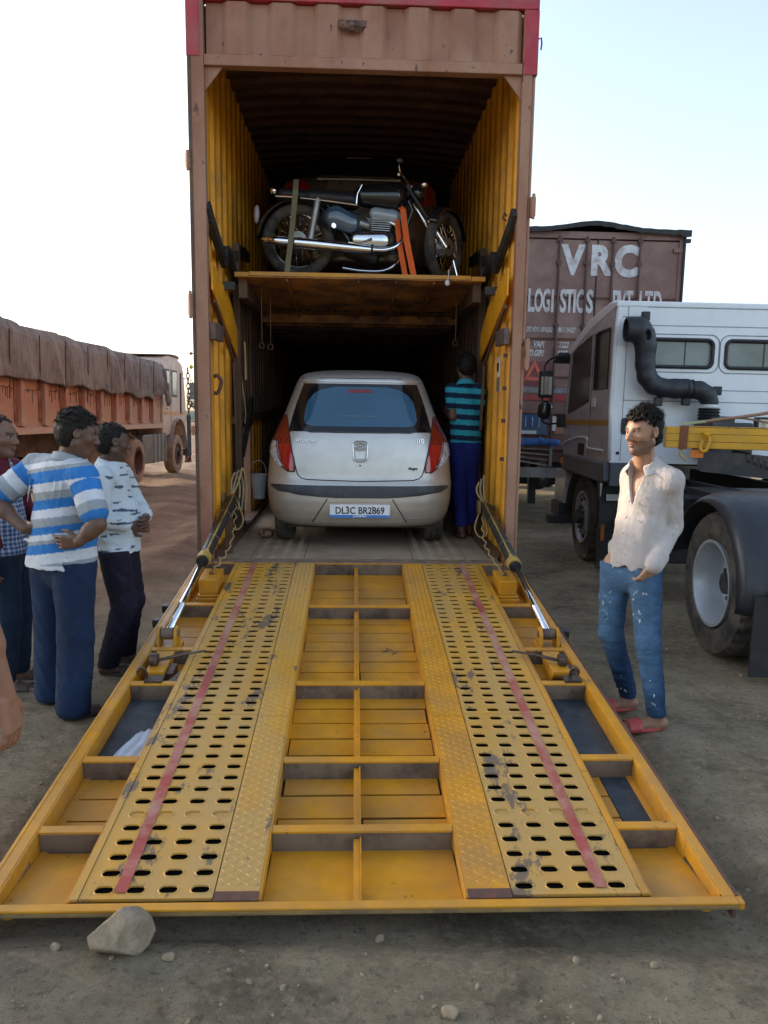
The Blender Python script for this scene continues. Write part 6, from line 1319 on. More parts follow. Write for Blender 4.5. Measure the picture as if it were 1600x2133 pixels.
def hairdo(par, H, vol=.018, top=.02, back=-.06, fringe=.06, curls=140, seed=1, rr=.012, m=HAIR, low=-.03, wav=.006, strands=1200, curly=.3):
    c, r_, f, u, sc = H['c'], H['r'], H['f'], H['u'], H['sc']; T = np.array([r_, f, u]).T; q = random.Random(seed)
    s = SDF(c - .17, c + .17, .0045); s.ell(c + (f * -.016 + u * .034) * sc, np.array((.078 + vol * .7, .094 + vol * .7, .080 + vol + top)) * sc, .01, T)
    s.ell(c + (f * -.045 + u * -.01) * sc, np.array((.070 + vol * .5, .062 + vol * .5, .075)) * sc, .02, T)
    s.disp(lambda X, Y, Z: wav * sn(X, Y, Z, 55, seed) + wav * .6 * sn(X, Y, Z, 120, seed + 3))
    def face(X, Y, Z):
        x = (X - c[0]) * r_[0] + (Y - c[1]) * r_[1] + (Z - c[2]) * r_[2]; y = (X - c[0]) * f[0] + (Y - c[1]) * f[1] + (Z - c[2]) * f[2]; z = (X - c[0]) * u[0] + (Y - c[1]) * u[1] + (Z - c[2]) * u[2]
        hl = fringe * sc + .3 * np.abs(x) * 0 - .010 * np.sin(x * 90 + seed)       # hairline height at the front falling to the ear
        line = np.where(y > .035 * sc, hl, np.where(y > -.015 * sc, hl + (y - .035 * sc) * (hl - low * sc) / (.05 * sc) * 1.0, np.where(y > -.03 * sc, low * sc, back * sc)))
        return line - z
    s.cut(face)
    for k in range(curls):
        th = q.uniform(0, 6.283); ph = q.uniform(0, 1.25) if k % 3 else q.uniform(.7, 1.5); R = np.array((.080 + vol * .7, .096 + vol * .7, .082 + vol + top)) * sc
        l = np.array((math.sin(ph) * math.cos(th), math.sin(ph) * math.sin(th), math.cos(ph))); p = c + (f * -.014 + u * .034) * sc + T @ (l * R); zz = (p - c) @ u; yy = (p - c) @ f
        if yy > .03 and zz < fringe * sc + .005 or zz < low * sc + .03: continue
        tl = nrm(np.array((q.gauss(0, 1), q.gauss(0, 1) + .5, q.gauss(0, 1)))); s.cone(p - tl * .01, p + tl * rr + (T @ l) * .004, rr * .55, rr * .2, .004)
    hr = link('hair', s.mesh('hair'), par, m); me_ = hr.data; nv = len(me_.vertices); co = np.empty(nv * 3, np.float32); me_.vertices.foreach_get('co', co); co = co.reshape(-1, 3).astype(float)
    mb = MB()
    for k in range(strands):
        p = co[q.randrange(nv)]; l = p - (c + (f * -.016 + u * .02) * sc); z_ = (p - c) @ u
        if z_ < back * sc + .012 or z_ < .0 and (p - c) @ f > -.01: continue
        l = nrm(l); t_ = nrm(np.cross(l, u + A(q.gauss(0, .4), q.gauss(0, .4), 0))); dn = nrm(np.cross(t_, l)) * (-1 if z_ < .07 else q.choice((-1, 1))); L_ = rr * q.uniform(1.0, 2.2) * (1 if z_ > .03 else .5); r0 = .0011; P = []
        for j in range(5):
            w_ = j / 4; P.append(p - l * .003 + (dn * math.sin(w_ * 1.6) * (1.1 - .6 * curly) + l * (.15 + .55 * curly) * math.sin(w_ * 2.6 * (1 + curly * .4)) + t_ * math.sin(w_ * 3 + k) * .35 * (curly + .3)) * L_ * (w_ * .7 + .3 if j else 0))
        vs = []
        for j, pp in enumerate(P): r_j = r0 * (1 - .7 * j / 4); vs += [tuple(pp + t_ * r_j), tuple(pp - t_ * r_j * .5 + l * r_j), tuple(pp - t_ * r_j * .5 - l * r_j)]
        mb.add(vs, [(3 * j + i, 3 * j + (i + 1) % 3, 3 * j + 3 + (i + 1) % 3, 3 * j + 3 + i) for j in range(4) for i in range(3)])
    if mb.f: mb.build('hair_strands', m, hr, fixn=False)['kind'] = 'stuff'
    return hr
def sandal(par, J, q, m_top, m_sole, fz=0.0, band=True):
    an, toe = A(*J['an' + q]), A(*J['toe' + q]); fd = nrm((toe - an) * A(1, 1, 0)); sd_ = np.cross(fd, (0, 0, 1)); base = an * A(1, 1, 0) - fd * .055; L_ = np.linalg.norm((toe - base) * A(1, 1, 0)) + .015
    pts = []
    for k in range(20):
        a = 2 * PI * k / 20; t = (math.cos(a) + 1) / 2; wdt = .036 + .014 * t; pts.append(base + fd * (L_ * t) + sd_ * math.sin(a) * wdt * (1 if abs(math.sin(a)) < 1 else 1))
    mb = MB(); vs = [(p[0], p[1], fz + .001) for p in pts] + [(p[0], p[1], fz + .020) for p in pts]; mb.add(vs, [tuple(range(19, -1, -1)), tuple(range(20, 40))] + [(i, (i + 1) % 20, 20 + (i + 1) % 20, 20 + i) for i in range(20)])
    so_ = mb.build('sandal', m_sole, par, bevel=.004)
    if band:
        mb = MB(); 
        def bnd(u, v):
            a = PI * u; t = .50 + .26 * v; p = base + fd * L_ * t + sd_ * math.cos(a) * .050; return (p[0], p[1], fz + .014 + math.sin(a) * (.052 - .014 * v))
        mb.grid(bnd, 16, 6); mb.build('strap', m_top, so_, smooth=True, solid=.004, fixn=False)

# ---- 1. young man in the pale shirt and ripped jeans, hands in pockets
YR = A(1.42, 4.10, 0)
def rel(d, R_): return {k: (A(*v) - (R_ if k not in ('face', 'chest_f') else 0)) if isinstance(v, tuple) and len(v) == 3 else v for k, v in d.items()}
YM = empty('person', 'young man in a pale open-collared shirt, ripped blue jeans and red sandals, hands in pockets', 'person', Vector(YR))
J = rel(dict(head=(1.355, 4.07, 1.595), neck=(1.385, 4.11, 1.43), chest=(1.412, 4.11, 1.26), waist=(1.385, 4.11, 1.04), pelvis=(1.355, 4.11, .90), shL=(1.500, 4.005, 1.345), shR=(1.365, 4.21, 1.345),
     elL=(1.55, 4.07, 1.10), elR=(1.365, 4.30, 1.09), wrL=(1.415, 3.945, .905), wrR=(1.305, 4.22, .905), hipL=(1.405, 4.04, .86), hipR=(1.29, 4.18, .87), knL=(1.425, 3.985, .475), knR=(1.285, 4.19, .475),
     anL=(1.495, 3.985, .085), anR=(1.43, 4.27, .085), toeL=(1.27, 3.95, .022), toeR=(1.21, 4.225, .022), face=(-.88, -.47, -.07), chest_f=(-.80, -.60, 0)), YR)
J['handL'] = dict(d=(-.42, .28, -.85), nrml=(-.3, .9, 0), side=1, curl=.55, sc=1.05); J['handR'] = dict(d=(.1, -.1, -1), nrml=(.2, -.9, 0), side=-1, curl=.4)
bo, H = body('', YM, J, (.34, .175, .105), h=.0045, beard=.5)
WS = A(.44, .405, .39)
PALE = cloth_mat('pale_cotton', dirt=(.40, .355, .31), da=.4, ds=6, bs=15, bump=.7, bd=.014, stretch=(1.5, 1.5, .55))
f1 = nrm((-.80, -.60, 0)); r1 = A(f1[1], -f1[0], 0)      # his right
def shirt1(s):
    fl = (f1, .66)
    s.cone(J['chest'] + A(0, 0, .02), J['waist'], .138, .128, .06, fl); s.cone(J['waist'], J['pelvis'] + A(.01, -.005, -.10), .132, .158, .05, (f1, .76))
    s.cone(J['shL'], J['shR'], .052, .052, .06); s.cone(J['neck'] - A(0, 0, .02), J['chest'], .068, .1, .05)
    s.chain([J['shL'], J['elL'], J['wrL'] + A(.005, 0, .015)], [.057, .048, .041], .014); s.chain([J['shR'], J['elR'], J['wrR'] + A(0, 0, .02)], [.064, .052, .043], .02)
    s.cone(J['wrL'] + A(.03, .02, .045), J['wrL'] + A(.0, 0, .005), .049, .047, .004); s.cone(J['wrR'] + A(0, .02, .05), J['wrR'] + A(0, 0, .0), .049, .047, .004)
    for q in 'LR': s.cone(J['neck'] - A(0, 0, .01), J['sh' + q] + A(0, 0, .005), .052, .050, .05)
    a_ = J['elL']
    for t in (.02, .16, .30): p = J['elL'] * (1 - t) + J['wrL'] * t; s.cone(p + A(-.040, -.005, -.0), p + A(.01, -.040, .03), .008, .006, .016)
    # open collar: V cut
    nb = J['neck']; v0 = nb + f1 * .09 + A(0, 0, -.17)
    def V(X, Y, Z):
        x = (X - nb[0]) * r1[0] + (Y - nb[1]) * r1[1]; y = (X - nb[0]) * f1[0] + (Y - nb[1]) * f1[1]; z = Z - nb[2]
        return np.minimum(np.minimum(.012 + (z + .185) * .30 - np.abs(x), y - .015), .12 - 0 * z) 
    s.cut(lambda X, Y, Z: V(X, Y, Z))
    s.cut(lambda X, Y, Z: Z - (nb[2] + .035))
    def hem(X, Y, Z): x = X * r1[0] + Y * r1[1]; y = X * f1[0] + Y * f1[1]; return (.80 + .05 * np.sin(np.abs(x) * 14 + 1.2) - .5 * np.maximum(0, .035 - np.abs(x + .02)) + .03 * (y > 0) + .006 * np.sin(x * 80)) - Z
    s.cut(hem)
lo, hi = bb(J, ('shL', 'shR', 'elL', 'elR', 'wrL', 'wrR', 'pelvis', 'neck'), .2)
garment('shirt', YM, PALE, lo, hi, shirt1, const(WS), .0045, .0022, 24, (1.2, 1.2, 1.6), 3)
# collar wings, placket, buttons
nb = J['neck']
for q in (-1, 1):
    mb = MB(); P = []
    for t in np.linspace(0, 1, 9):
        a = rad(190 - 175 * t); rr_ = .068; b0 = nb + r1 * q * math.sin(a) * rr_ * 1.0 - f1 * -math.cos(a) * 0 + f1 * (-math.cos(rad(180 * t)) * rr_) 
        b0 = nb + r1 * q * math.sin(rad(15 + 140 * t)) * .072 + f1 * (-math.cos(rad(15 + 140 * t))) * .075 + A(0, 0, .045 - .055 * t)
        P.append((b0, b0 + nrm(r1 * q * .8 + f1 * (.4 * t)) * (.022 + .030 * t) + A(0, 0, -.035 - .028 * t)))
    vs = [tuple(p) for ab in P for p in ab]; mb.add(vs, [(2 * k, 2 * k + 1, 2 * k + 3, 2 * k + 2) for k in range(8)]); 
    o = mb.build('collar', mat('pale_collar', tuple(WS * 1.05), .85, bump=.3, bs=220), YM, smooth=True, solid=.005, sub=1, fixn=False)
mb = MB()
for k in range(4): p = nb + f1 * (.104 + .004 * k) + A(0, 0, -.20 - .085 * k) + (J['waist'] - J['chest']) * A(1, 1, 0) * (.2 + .3 * k); mb.sphere(tuple(p), .006, 8)
mb.build('button', MATS['pale_collar'], YM)['kind'] = 'stuff'
def jeans(s):
    s.cone(J['pelvis'] + A(0, 0, -.02), (J['hipL'] + J['hipR']) / 2 + A(0, 0, -.03), .118, .118, .03, (f1, .72))
    for q in 'LR':
        s.chain([J['hip' + q], J['kn' + q]], [.088, .066], .025); s.cone(J['kn' + q], J['an' + q] + A(0, 0, .015), .067, .050, .015)
        kn, an = J['kn' + q], J['an' + q]
        for t, r in ((-.05, .008), (.08, .009), (.55, .006), (.7, .007), (.8, .007), (.9, .007)): p = kn * (1 - t) + an * t; w_ = .055 - .012 * t; s.cone(p + f1 * (w_ - .006) - r1 * .03, p + f1 * (w_ - .008) + r1 * .03 + A(0, 0, .012), r * .7, r * .7, .018)
    s.cut(lambda X, Y, Z: .075 - Z); s.cut(lambda X, Y, Z: Z - .875)
q_ = np.random.default_rng(5); RIPS = []
for k in range(34):
    leg = 'L' if k % 3 else 'R'; t = q_.uniform(.12, .75) if k % 4 else 1; 
    if t < 1: p = J['hip' + leg] * (1 - t) + J['kn' + leg] * t + f1 * .075 - r1 * q_.uniform(-.03, .06) * (1 if leg == 'L' else .6)
    else: u_ = q_.uniform(.45, .95); p = J['kn' + leg] * (1 - u_) + J['an' + leg] * u_ + f1 * .05 - r1 * q_.uniform(-.01, .045)
    RIPS.append((p, q_.uniform(.003, .008)))
def jcol(p):
    x = p @ A(*r1); y = p @ f1; n1 = sn(p[:, 0], p[:, 1], p[:, 2], 9, 8) * .5 + .5; z = p[:, 2]
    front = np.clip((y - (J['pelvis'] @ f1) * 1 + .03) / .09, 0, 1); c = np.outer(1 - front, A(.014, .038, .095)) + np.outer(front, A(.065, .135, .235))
    c *= (.75 + .5 * n1)[:, None]; 
    for pp, r in RIPS:
        d = np.sqrt((((p - pp) * A(1, 1, 2.0)) ** 2).sum(1)); k = np.clip((r * 1.5 - d) / .004, 0, 1)[:, None]; c = c * (1 - k) + k * A(.24, .31, .38)
    return c
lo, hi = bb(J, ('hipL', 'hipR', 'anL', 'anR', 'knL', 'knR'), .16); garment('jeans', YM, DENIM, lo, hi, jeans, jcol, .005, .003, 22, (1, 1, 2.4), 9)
# frayed threads standing out of the rips
mb = MB()
for pp, r in RIPS[:22]:
    for k in range(2): d = f1 * .012 + A(*q_.normal(size=3)) * .006; mb.add([tuple(pp + d), tuple(pp + d + A(.006, .002, .003)), tuple(pp + d + A(.002, 0, -r * 1.6))], [(0, 1, 2)])
mb.build('frayed_thread', mat('thread', (.5, .54, .58), .9), YM, solid=.002)['kind'] = 'stuff'
RS = mat('sandal_red', (.44, .055, .05), .6, dirt=(.30, .14, .11), da=.4, ds=12)
for q in 'LR': sandal(YM, J, q, RS, RS)
hairdo(YM, H, .004, .016, -.075, .068, 220, 4, .015, HAIR, -.005, .005, strands=2600, curly=1.0)

# ---- 2. man in the blue, white and grey striped polo, seen from behind, hands on hips
SR = A(-1.72, 4.05, 0)
SM = empty('person', 'stocky man in a blue, white and grey striped polo shirt, back turned, hands on hips', 'person', Vector(SR))
J2 = rel(dict(head=(-1.595, 3.99, 1.525), neck=(-1.66, 4.03, 1.385), chest=(-1.705, 4.05, 1.22), waist=(-1.71, 4.05, 1.02), pelvis=(-1.72, 4.05, .88), shL=(-1.875, 4.14, 1.335), shR=(-1.555, 3.95, 1.30), elL=(-2.08, 4.06, 1.16), elR=(-1.455, 3.86, 1.07),
     wrL=(-1.88, 3.98, 1.02), wrR=(-1.535, 3.83, .985), hipL=(-1.80, 4.10, .84), hipR=(-1.635, 4.00, .84), knL=(-1.83, 4.14, .46), knR=(-1.625, 3.97, .45), anL=(-1.84, 4.15, .08), anR=(-1.635, 3.94, .08), toeL=(-1.76, 4.34, .022), toeR=(-1.50, 4.06, .022), face=(.86, .42, -.22), chest_f=(.42, .90, 0), hs=1.0), SR)
J2['handL'] = dict(d=(.9, .3, -.35), nrml=(.3, -.6, -.6), side=-1, curl=.35); J2['handR'] = dict(d=(-.95, .1, -.1), nrml=(-.1, .9, .1), side=-1, curl=.35)
SK2 = (.115, .058, .036)
bo, H = body('', SM, J2, SK2, dict(g=1.12), brows=True)
f2_ = nrm((.42, .90, 0)); r2_ = A(f2_[1], -f2_[0], 0)
BL, WH, GY = A(.03, .17, .46), A(.55, .58, .62), A(.27, .30, .32)
SEQ = [(.030, WH), (.020, GY), (.062, BL), (.045, WH), (.042, GY), (.050, BL), (.045, WH), (.045, GY), (.040, BL), (.030, WH), (.020, GY), (.050, BL), (.055, WH), (.040, GY), (.055, BL), (.5, WH)]
def stripes(v):
    c = np.tile(GY, (len(v), 1)); a = 0
    for w_, cc in SEQ: c[(v >= a) & (v < a + w_)] = cc; a += w_
    return c
def seg(p, a, b_):
    d = b_ - a; t = np.clip(((p - a) @ d) / (d @ d), 0, 1); return np.linalg.norm(p - a - t[:, None] * d, axis=1), t
def c2(p):
    v = (1.375 - p[:, 2]) + .16 * (p @ r2_) * 1 + .0; v = v - .10 * (p @ r2_) * 0
    c = stripes(v - .0)
    for q in 'LR':
        d, t = seg(p, J2['sh' + q], J2['el' + q]); L_ = np.linalg.norm(J2['el' + q] - J2['sh' + q]); m_ = (t > .15) & (d < .095) & (np.abs((p - J2['chest']) @ r2_) > .165)
        c[m_] = stripes(t[m_] * L_ * .80 + .03)
    c[p[:, 2] < .845] = WH
    return c
def shirt2(s):
    fl = (f2_, .70)
    s.cone(J2['chest'] + A(0, 0, .02), J2['waist'], .172, .158, .06, fl); s.cone(J2['waist'], J2['pelvis'] + A(0, 0, -.07), .165, .200, .05, (f2_, .88)); s.ell(J2['waist'] + f2_ * .08, (.13, .12, .12), .05)
    s.cone(J2['shL'], J2['shR'], .068, .068, .06); s.cone(J2['neck'] - A(0, 0, .02), J2['chest'], .082, .11, .06)
    for q in 'LR': a, b_ = J2['sh' + q], J2['el' + q]; e = a + (b_ - a) * .72; s.cone(a, e, .076, .076, .03)
    for q in 'LR':
        a, b_ = J2['sh' + q], J2['el' + q]; d = nrm(b_ - a); e = a + (b_ - a) * .95
        s.cut(lambda X, Y, Z: np.where((((X - a[0]) ** 2 + (Y - a[1]) ** 2 + (Z - a[2]) ** 2) < .33 ** 2) & (Z > 1.03), np.where(np.abs((X - J2['chest'][0]) * r2_[0] + (Y - J2['chest'][1]) * r2_[1]) > .19, (X - e[0]) * d[0] + (Y - e[1]) * d[1] + (Z - e[2]) * d[2] + .0, -1), -1))
    for i in range(6): x = -.10 + i * .045; s.cone(J2['chest'] - f2_ * .115 + r2_ * x + A(0, 0, .06), J2['chest'] - f2_ * .115 + r2_ * (x - .03) + A(0, 0, -.06), .006, .004, .012)
    for (z, x0, x1) in ((.96, -.14, .10), (.93, -.05, .15), (1.0, .0, .16), (.90, -.02, .16)): s.cone(J2['waist'] * A(1, 1, 0) - f2_ * .12 + r2_ * x0 + A(0, 0, z), J2['waist'] * A(1, 1, 0) - f2_ * .11 + r2_ * x1 + A(0, 0, z - .035), .009, .006, .016)
    s.cut(lambda X, Y, Z: (.825 + .05 * -(X * r2_[0] + Y * r2_[1]) * 1) - Z); s.cut(lambda X, Y, Z: Z - (J2['neck'][2] + .02))
lo, hi = bb(J2, ('shL', 'shR', 'elL', 'elR', 'pelvis', 'neck'), .24); garment('polo_shirt', SM, CLOTH, lo, hi, shirt2, c2, .0055, .0035, 20, (1.6, 1.6, .8), 12)
mb = MB(); n2 = 24
def collar(J_, f_, r_, R0=.078, m=None, par=None, h0=.03, drop=.045, flare=.028):
    mb = MB(); nb_ = J_['neck'] + A(0, 0, .015)
    def g_(u, v): a = rad(-150 + 300 * u); rr_ = R0 + flare * v; return tuple(nb_ - f_ * math.cos(a) * rr_ * .95 + r_ * math.sin(a) * rr_ + A(0, 0, h0 - drop * v - .05 * (abs(u - .5) * 2) ** 2))
    mb.grid(g_, 24, 3); return mb.build('collar', m, par, smooth=True, solid=.005, fixn=False)
collar(J2, f2_, r2_, .074, mat('collar_grey', tuple(GY), .85), SM)
NAVY = A(.012, .030, .075)
def trousers(Jx, fx, wd=1.0, ank=.06, knee=.080, hipr=.108, hem=.03):
    def g_(s):
        s.cone(Jx['pelvis'] + A(0, 0, -.01), (Jx['hipL'] + Jx['hipR']) / 2 + A(0, 0, -.03), .142 * wd, .140 * wd, .03, (fx, .76))
        for q in 'LR': s.chain([Jx['hip' + q], Jx['kn' + q], Jx['an' + q] + A(0, 0, -.0)], [hipr * wd, knee * wd, ank * wd * 1.15], .02)
        s.cut(lambda X, Y, Z: hem - Z); s.cut(lambda X, Y, Z: Z - (Jx['pelvis'][2] - .03))
    return g_
def keysL(Jx): return bb(Jx, ('hipL', 'hipR', 'anL', 'anR', 'knL', 'knR', 'pelvis'), .2)
lo, hi = keysL(J2)
def ntr(p): return np.tile(NAVY, (len(p), 1)) * (.9 + .25 * sn(p[:, 0], p[:, 1], p[:, 2] * .4, 12, 3))[:, None]
garment('trousers', SM, CLOTH, lo, hi, trousers(J2, f2_, 1.0, .078, .090, .115, .028), ntr, .0065, .005, 14, (1.6, 1.6, .5), 21)
slab('side_stripe', M['white'], SM, -.095, -.090, .02, .035, .14, .30)
LBR = mat('sandal_leather', (.045, .028, .02), .6)
for q in 'LR': sandal(SM, J2, q, LBR, LBR)
hairdo(SM, H, .004, .006, -.085, .060, 160, 9, .011, mat('hair_brownish', (.014, .0095, .007), .6, var=.6, vs=60, bump=.6, bs=260, bd=.003, spec=.25), -.03, .004, strands=2600, curly=.6)

# ---- 3. man in the white printed shirt, beyond the striped one, facing the trailer
WR = A(-1.67, 4.75, 0)
WM = empty('person', 'man in a white ink-print shirt and dark trousers, arms folded, behind the striped man', 'person', Vector(WR))
J3 = rel(dict(head=(-1.665, 4.70, 1.455), neck=(-1.69, 4.73, 1.315), chest=(-1.70, 4.75, 1.16), waist=(-1.675, 4.75, .96), pelvis=(-1.66, 4.75, .82), shL=(-1.70, 4.92, 1.25), shR=(-1.70, 4.58, 1.245), elL=(-1.60, 4.97, 1.02), elR=(-1.69, 4.53, 1.01),
     wrL=(-1.50, 4.80, .98), wrR=(-1.56, 4.66, .945), hipL=(-1.66, 4.83, .79), hipR=(-1.66, 4.67, .79), knL=(-1.62, 4.87, .43), knR=(-1.60, 4.66, .44), anL=(-1.68, 4.90, .08), anR=(-1.70, 4.65, .08), toeL=(-1.48, 4.92, .022), toeR=(-1.49, 4.66, .022), face=(.80, .60, -.12), chest_f=(1, .0, 0), hs=.98), WR)
J3['handL'] = dict(d=(.3, -.95, -.1), nrml=(-.9, -.2, 0), side=1, curl=.5); J3['handR'] = dict(d=(.75, .45, -.1), nrml=(-.3, .8, 0), side=-1, curl=.6)
SK3 = (.085, .042, .028)
bo, H = body('', WM, J3, SK3, dict(g=1.03), h=.006)
f3, r3 = A(1, 0, 0), A(0, -1, 0)
def shirt3(s):
    fl = (f3, .72)
    s.cone(J3['chest'] + A(0, 0, .02), J3['waist'], .155, .150, .06, fl); s.cone(J3['waist'], J3['pelvis'] + A(.01, 0, -.06), .155, .168, .05, fl); s.ell(J3['waist'] + f3 * .07, (.10, .12, .13), .05)
    s.cone(J3['shL'], J3['shR'], .062, .062, .06); s.cone(J3['neck'] - A(0, 0, .02), J3['chest'], .076, .1, .05)
    for q in 'LR': s.chain([J3['sh' + q], J3['el' + q], J3['el' + q] * .25 + J3['wr' + q] * .75], [.068, .058, .052], .02)
    s.cut(lambda X, Y, Z: (.745 + .03 * np.sin(X * 14)) - Z); s.cut(lambda X, Y, Z: Z - (J3['neck'][2] + .02))
def c3(p):
    c = np.tile(A(.50, .56, .60), (len(p), 1)); n1 = sn(p[:, 0] * .8, p[:, 1] * .8, p[:, 2] * 3.2, 34, 31); n2 = sn(p[:, 0], p[:, 1], p[:, 2], 14, 32)
    c[(n1 > .42) & (n2 > .0)] = A(.06, .09, .13); return c
lo, hi = bb(J3, ('shL', 'shR', 'elL', 'elR', 'wrL', 'wrR', 'pelvis', 'neck'), .22); garment('printed_shirt', WM, CLOTH, lo, hi, shirt3, c3, .0055, .0035, 24, (1, 1, 1.6), 14)
collar(J3, f3, r3, .072, mat('collar_white', (.50, .56, .60), .85), WM)
lo, hi = keysL(J3); garment('trousers', WM, CLOTH, lo, hi, trousers(J3, f3, .92, .062, .082, .112, .05), const((.010, .009, .020)), .008, .006, 16, (1.2, 1.2, 1.4), 23)
for q in 'LR': sandal(WM, J3, q, LBR, LBR)
hairdo(WM, H, .002, .002, -.085, .055, 60, 12, .008, HAIR, -.03, .003)

# ---- 4. balding man at the left edge, maroon jacket over a checked shirt
BR = A(-2.21, 4.42, 0)
BM = empty('person', 'balding man in a maroon jacket over a blue checked shirt at the left picture edge', 'person', Vector(BR))
J4 = rel(dict(head=(-2.20, 4.40, 1.485), neck=(-2.225, 4.42, 1.345), chest=(-2.235, 4.43, 1.19), waist=(-2.215, 4.43, .99), pelvis=(-2.20, 4.43, .84), shL=(-2.24, 4.61, 1.28), shR=(-2.24, 4.25, 1.27), elL=(-2.20, 4.66, 1.03), elR=(-2.27, 4.20, 1.02), wrL=(-2.05, 4.60, .98), wrR=(-2.19, 4.20, .80),
     hipL=(-2.20, 4.51, .80), hipR=(-2.19, 4.35, .80), knL=(-2.18, 4.52, .44), knR=(-2.165, 4.34, .44), anL=(-2.21, 4.54, .08), anR=(-2.19, 4.33, .08), toeL=(-2.01, 4.56, .022), toeR=(-1.99, 4.33, .022), face=(.97, -.16, -.08), chest_f=(1, .1, 0)), BR)
J4['handL'] = dict(d=(.6, -.5, -.4), nrml=(-.3, -.6, 0), side=1, curl=.5); J4['handR'] = dict(d=(.2, 0, -1), nrml=(0, .9, 0), side=-1, curl=.5)
bo, H = body('', BM, J4, (.17, .085, .055), dict(g=1.0), h=.006, beard=.12)
f4, r4 = nrm((1, .1, 0)), nrm((.1, -1, 0))
def chk(p):
    a = np.mod(p[:, 2], .026) < .009; b_ = np.mod(p[:, 1] + .2 * p[:, 0], .026) < .009; c = np.tile(A(.04, .07, .18), (len(p), 1)); c[a ^ b_] = A(.20, .26, .36); c[a & b_] = A(.5, .53, .58); return c
def sh4(s):
    fl = (f4, .72); s.cone(J4['chest'], J4['waist'], .142, .142, .06, fl); s.cone(J4['waist'], J4['pelvis'] + A(0, 0, -.02), .148, .158, .05, fl); s.cone(J4['neck'] - A(0, 0, .03), J4['chest'], .07, .1, .05)
    s.cone(J4['shR'] * .7 + J4['shL'] * .3, J4['shL'] * .7 + J4['shR'] * .3, .055, .055, .05); s.cut(lambda X, Y, Z: .81 - Z)
lo, hi = bb(J4, ('shL', 'shR', 'pelvis', 'neck'), .2); garment('checked_shirt', BM, CLOTH, lo, hi, sh4, chk, .0055, .003, 22)
def jk4(s):
    fl = (f4, .74); s.cone(J4['chest'] - f4 * .015, J4['waist'] - f4 * .02, .154, .152, .06, fl); s.cone(J4['waist'] - f4 * .02, J4['pelvis'] - f4 * .02, .156, .166, .05, fl); s.cone(J4['shL'], J4['shR'], .062, .062, .06); s.cone(J4['neck'] - A(0, 0, .02), J4['chest'], .076, .1, .05)
    for q in 'LR': s.chain([J4['sh' + q], J4['el' + q], J4['el' + q] * .4 + J4['wr' + q] * .6], [.068, .056, .050], .02)
    s.cut(lambda X, Y, Z: .85 - Z); s.cut(lambda X, Y, Z: Z - (J4['neck'][2] + .02))
    s.cut(lambda X, Y, Z: np.minimum((X - J4['chest'][0]) * f4[0] + (Y - J4['chest'][1]) * f4[1] - .03, .045 + (1.28 - Z) * .12 - np.abs((X - J4['chest'][0]) * r4[0] + (Y - J4['chest'][1]) * r4[1])))
def c4(p): c = np.tile(A(.10, .012, .022), (len(p), 1)); c[(p[:, 2] > 1.17) & (p[:, 2] < 1.215)] = A(.42, .01, .02); return c
garment('jacket', BM, CLOTH, *bb(J4, ('shL', 'shR', 'elL', 'elR', 'wrL', 'wrR', 'pelvis', 'neck'), .2), jk4, c4, .006, .0035, 22)
lo, hi = keysL(J4); garment('trousers', BM, CLOTH, lo, hi, trousers(J4, f4, .9, .06, .08, .11, .05), const((.010, .02, .04)), .008, .005, 15, (1.3, 1.3, .8), 25)
for q in 'LR': sandal(BM, J4, q, LBR, LBR)
hairdo(BM, H, .003, .002, -.085, .085, 30, 15, .006, HAIR, -.03, .002)

# ---- 5. man inside the trailer beside the car, back to us (built in the trailer's frame)
IM = empty('person', 'man in a turquoise and navy striped polo with royal blue trousers inside the trailer', 'person', MT @ Matrix.Translation((.98, 1.12, 0)))
IR = A(.98, 1.12, 0)
J5 = rel(dict(head=(.955, 1.12, 1.555), neck=(.96, 1.11, 1.415), chest=(.965, 1.11, 1.25), waist=(.97, 1.11, 1.06), pelvis=(.975, 1.11, .92), shL=(.84, 1.13, 1.355), shR=(1.08, 1.08, 1.355), elL=(.845, 1.05, 1.12), elR=(1.09, 1.13, 1.11), wrL=(.82, 1.27, 1.16), wrR=(1.03, 1.32, 1.10),
     hipL=(.92, 1.11, .88), hipR=(1.03, 1.11, .88), knL=(.935, 1.12, .48), knR=(1.035, 1.16, .48), anL=(.955, 1.05, .085), anR=(1.045, 1.22, .085), toeL=(.93, 1.25, .022), toeR=(1.04, 1.42, .022), face=(-.30, .93, -.1), chest_f=(-.05, 1, 0), hs=.97), IR)
J5['handL'] = dict(d=(-.1, .9, .2), nrml=(.9, .1, 0), side=1, curl=.5); J5['handR'] = dict(d=(-.2, .9, .2), nrml=(-.9, 0, 0), side=-1, curl=.5)
bo, H = body('', IM, J5, (.13, .065, .042), dict(g=.92), h=.006)
f5, r5 = nrm((-.05, 1, 0)), nrm((1, .05, 0))
def sh5(s):
    fl = (f5, .68); s.cone(J5['chest'], J5['waist'], .132, .122, .05, fl); s.cone(J5['waist'], J5['pelvis'] + A(0, 0, -.03), .124, .150, .05, fl); s.cone(J5['shL'], J5['shR'], .055, .055, .05); s.cone(J5['neck'] - A(0, 0, .02), J5['chest'], .068, .09, .05)
    for q in 'LR': a, b_ = J5['sh' + q], J5['el' + q]; s.cone(a, a + (b_ - a) * .55, .060, .062, .025)
    s.cut(lambda X, Y, Z: .885 - Z); s.cut(lambda X, Y, Z: Z - (J5['neck'][2] + .02))
def c5(p): v = np.mod(p[:, 2] + .05 * (p @ r5) - .01, .094) < .047; c = np.tile(A(.008, .022, .06), (len(p), 1)); c[v] = A(.03, .33, .44); return c
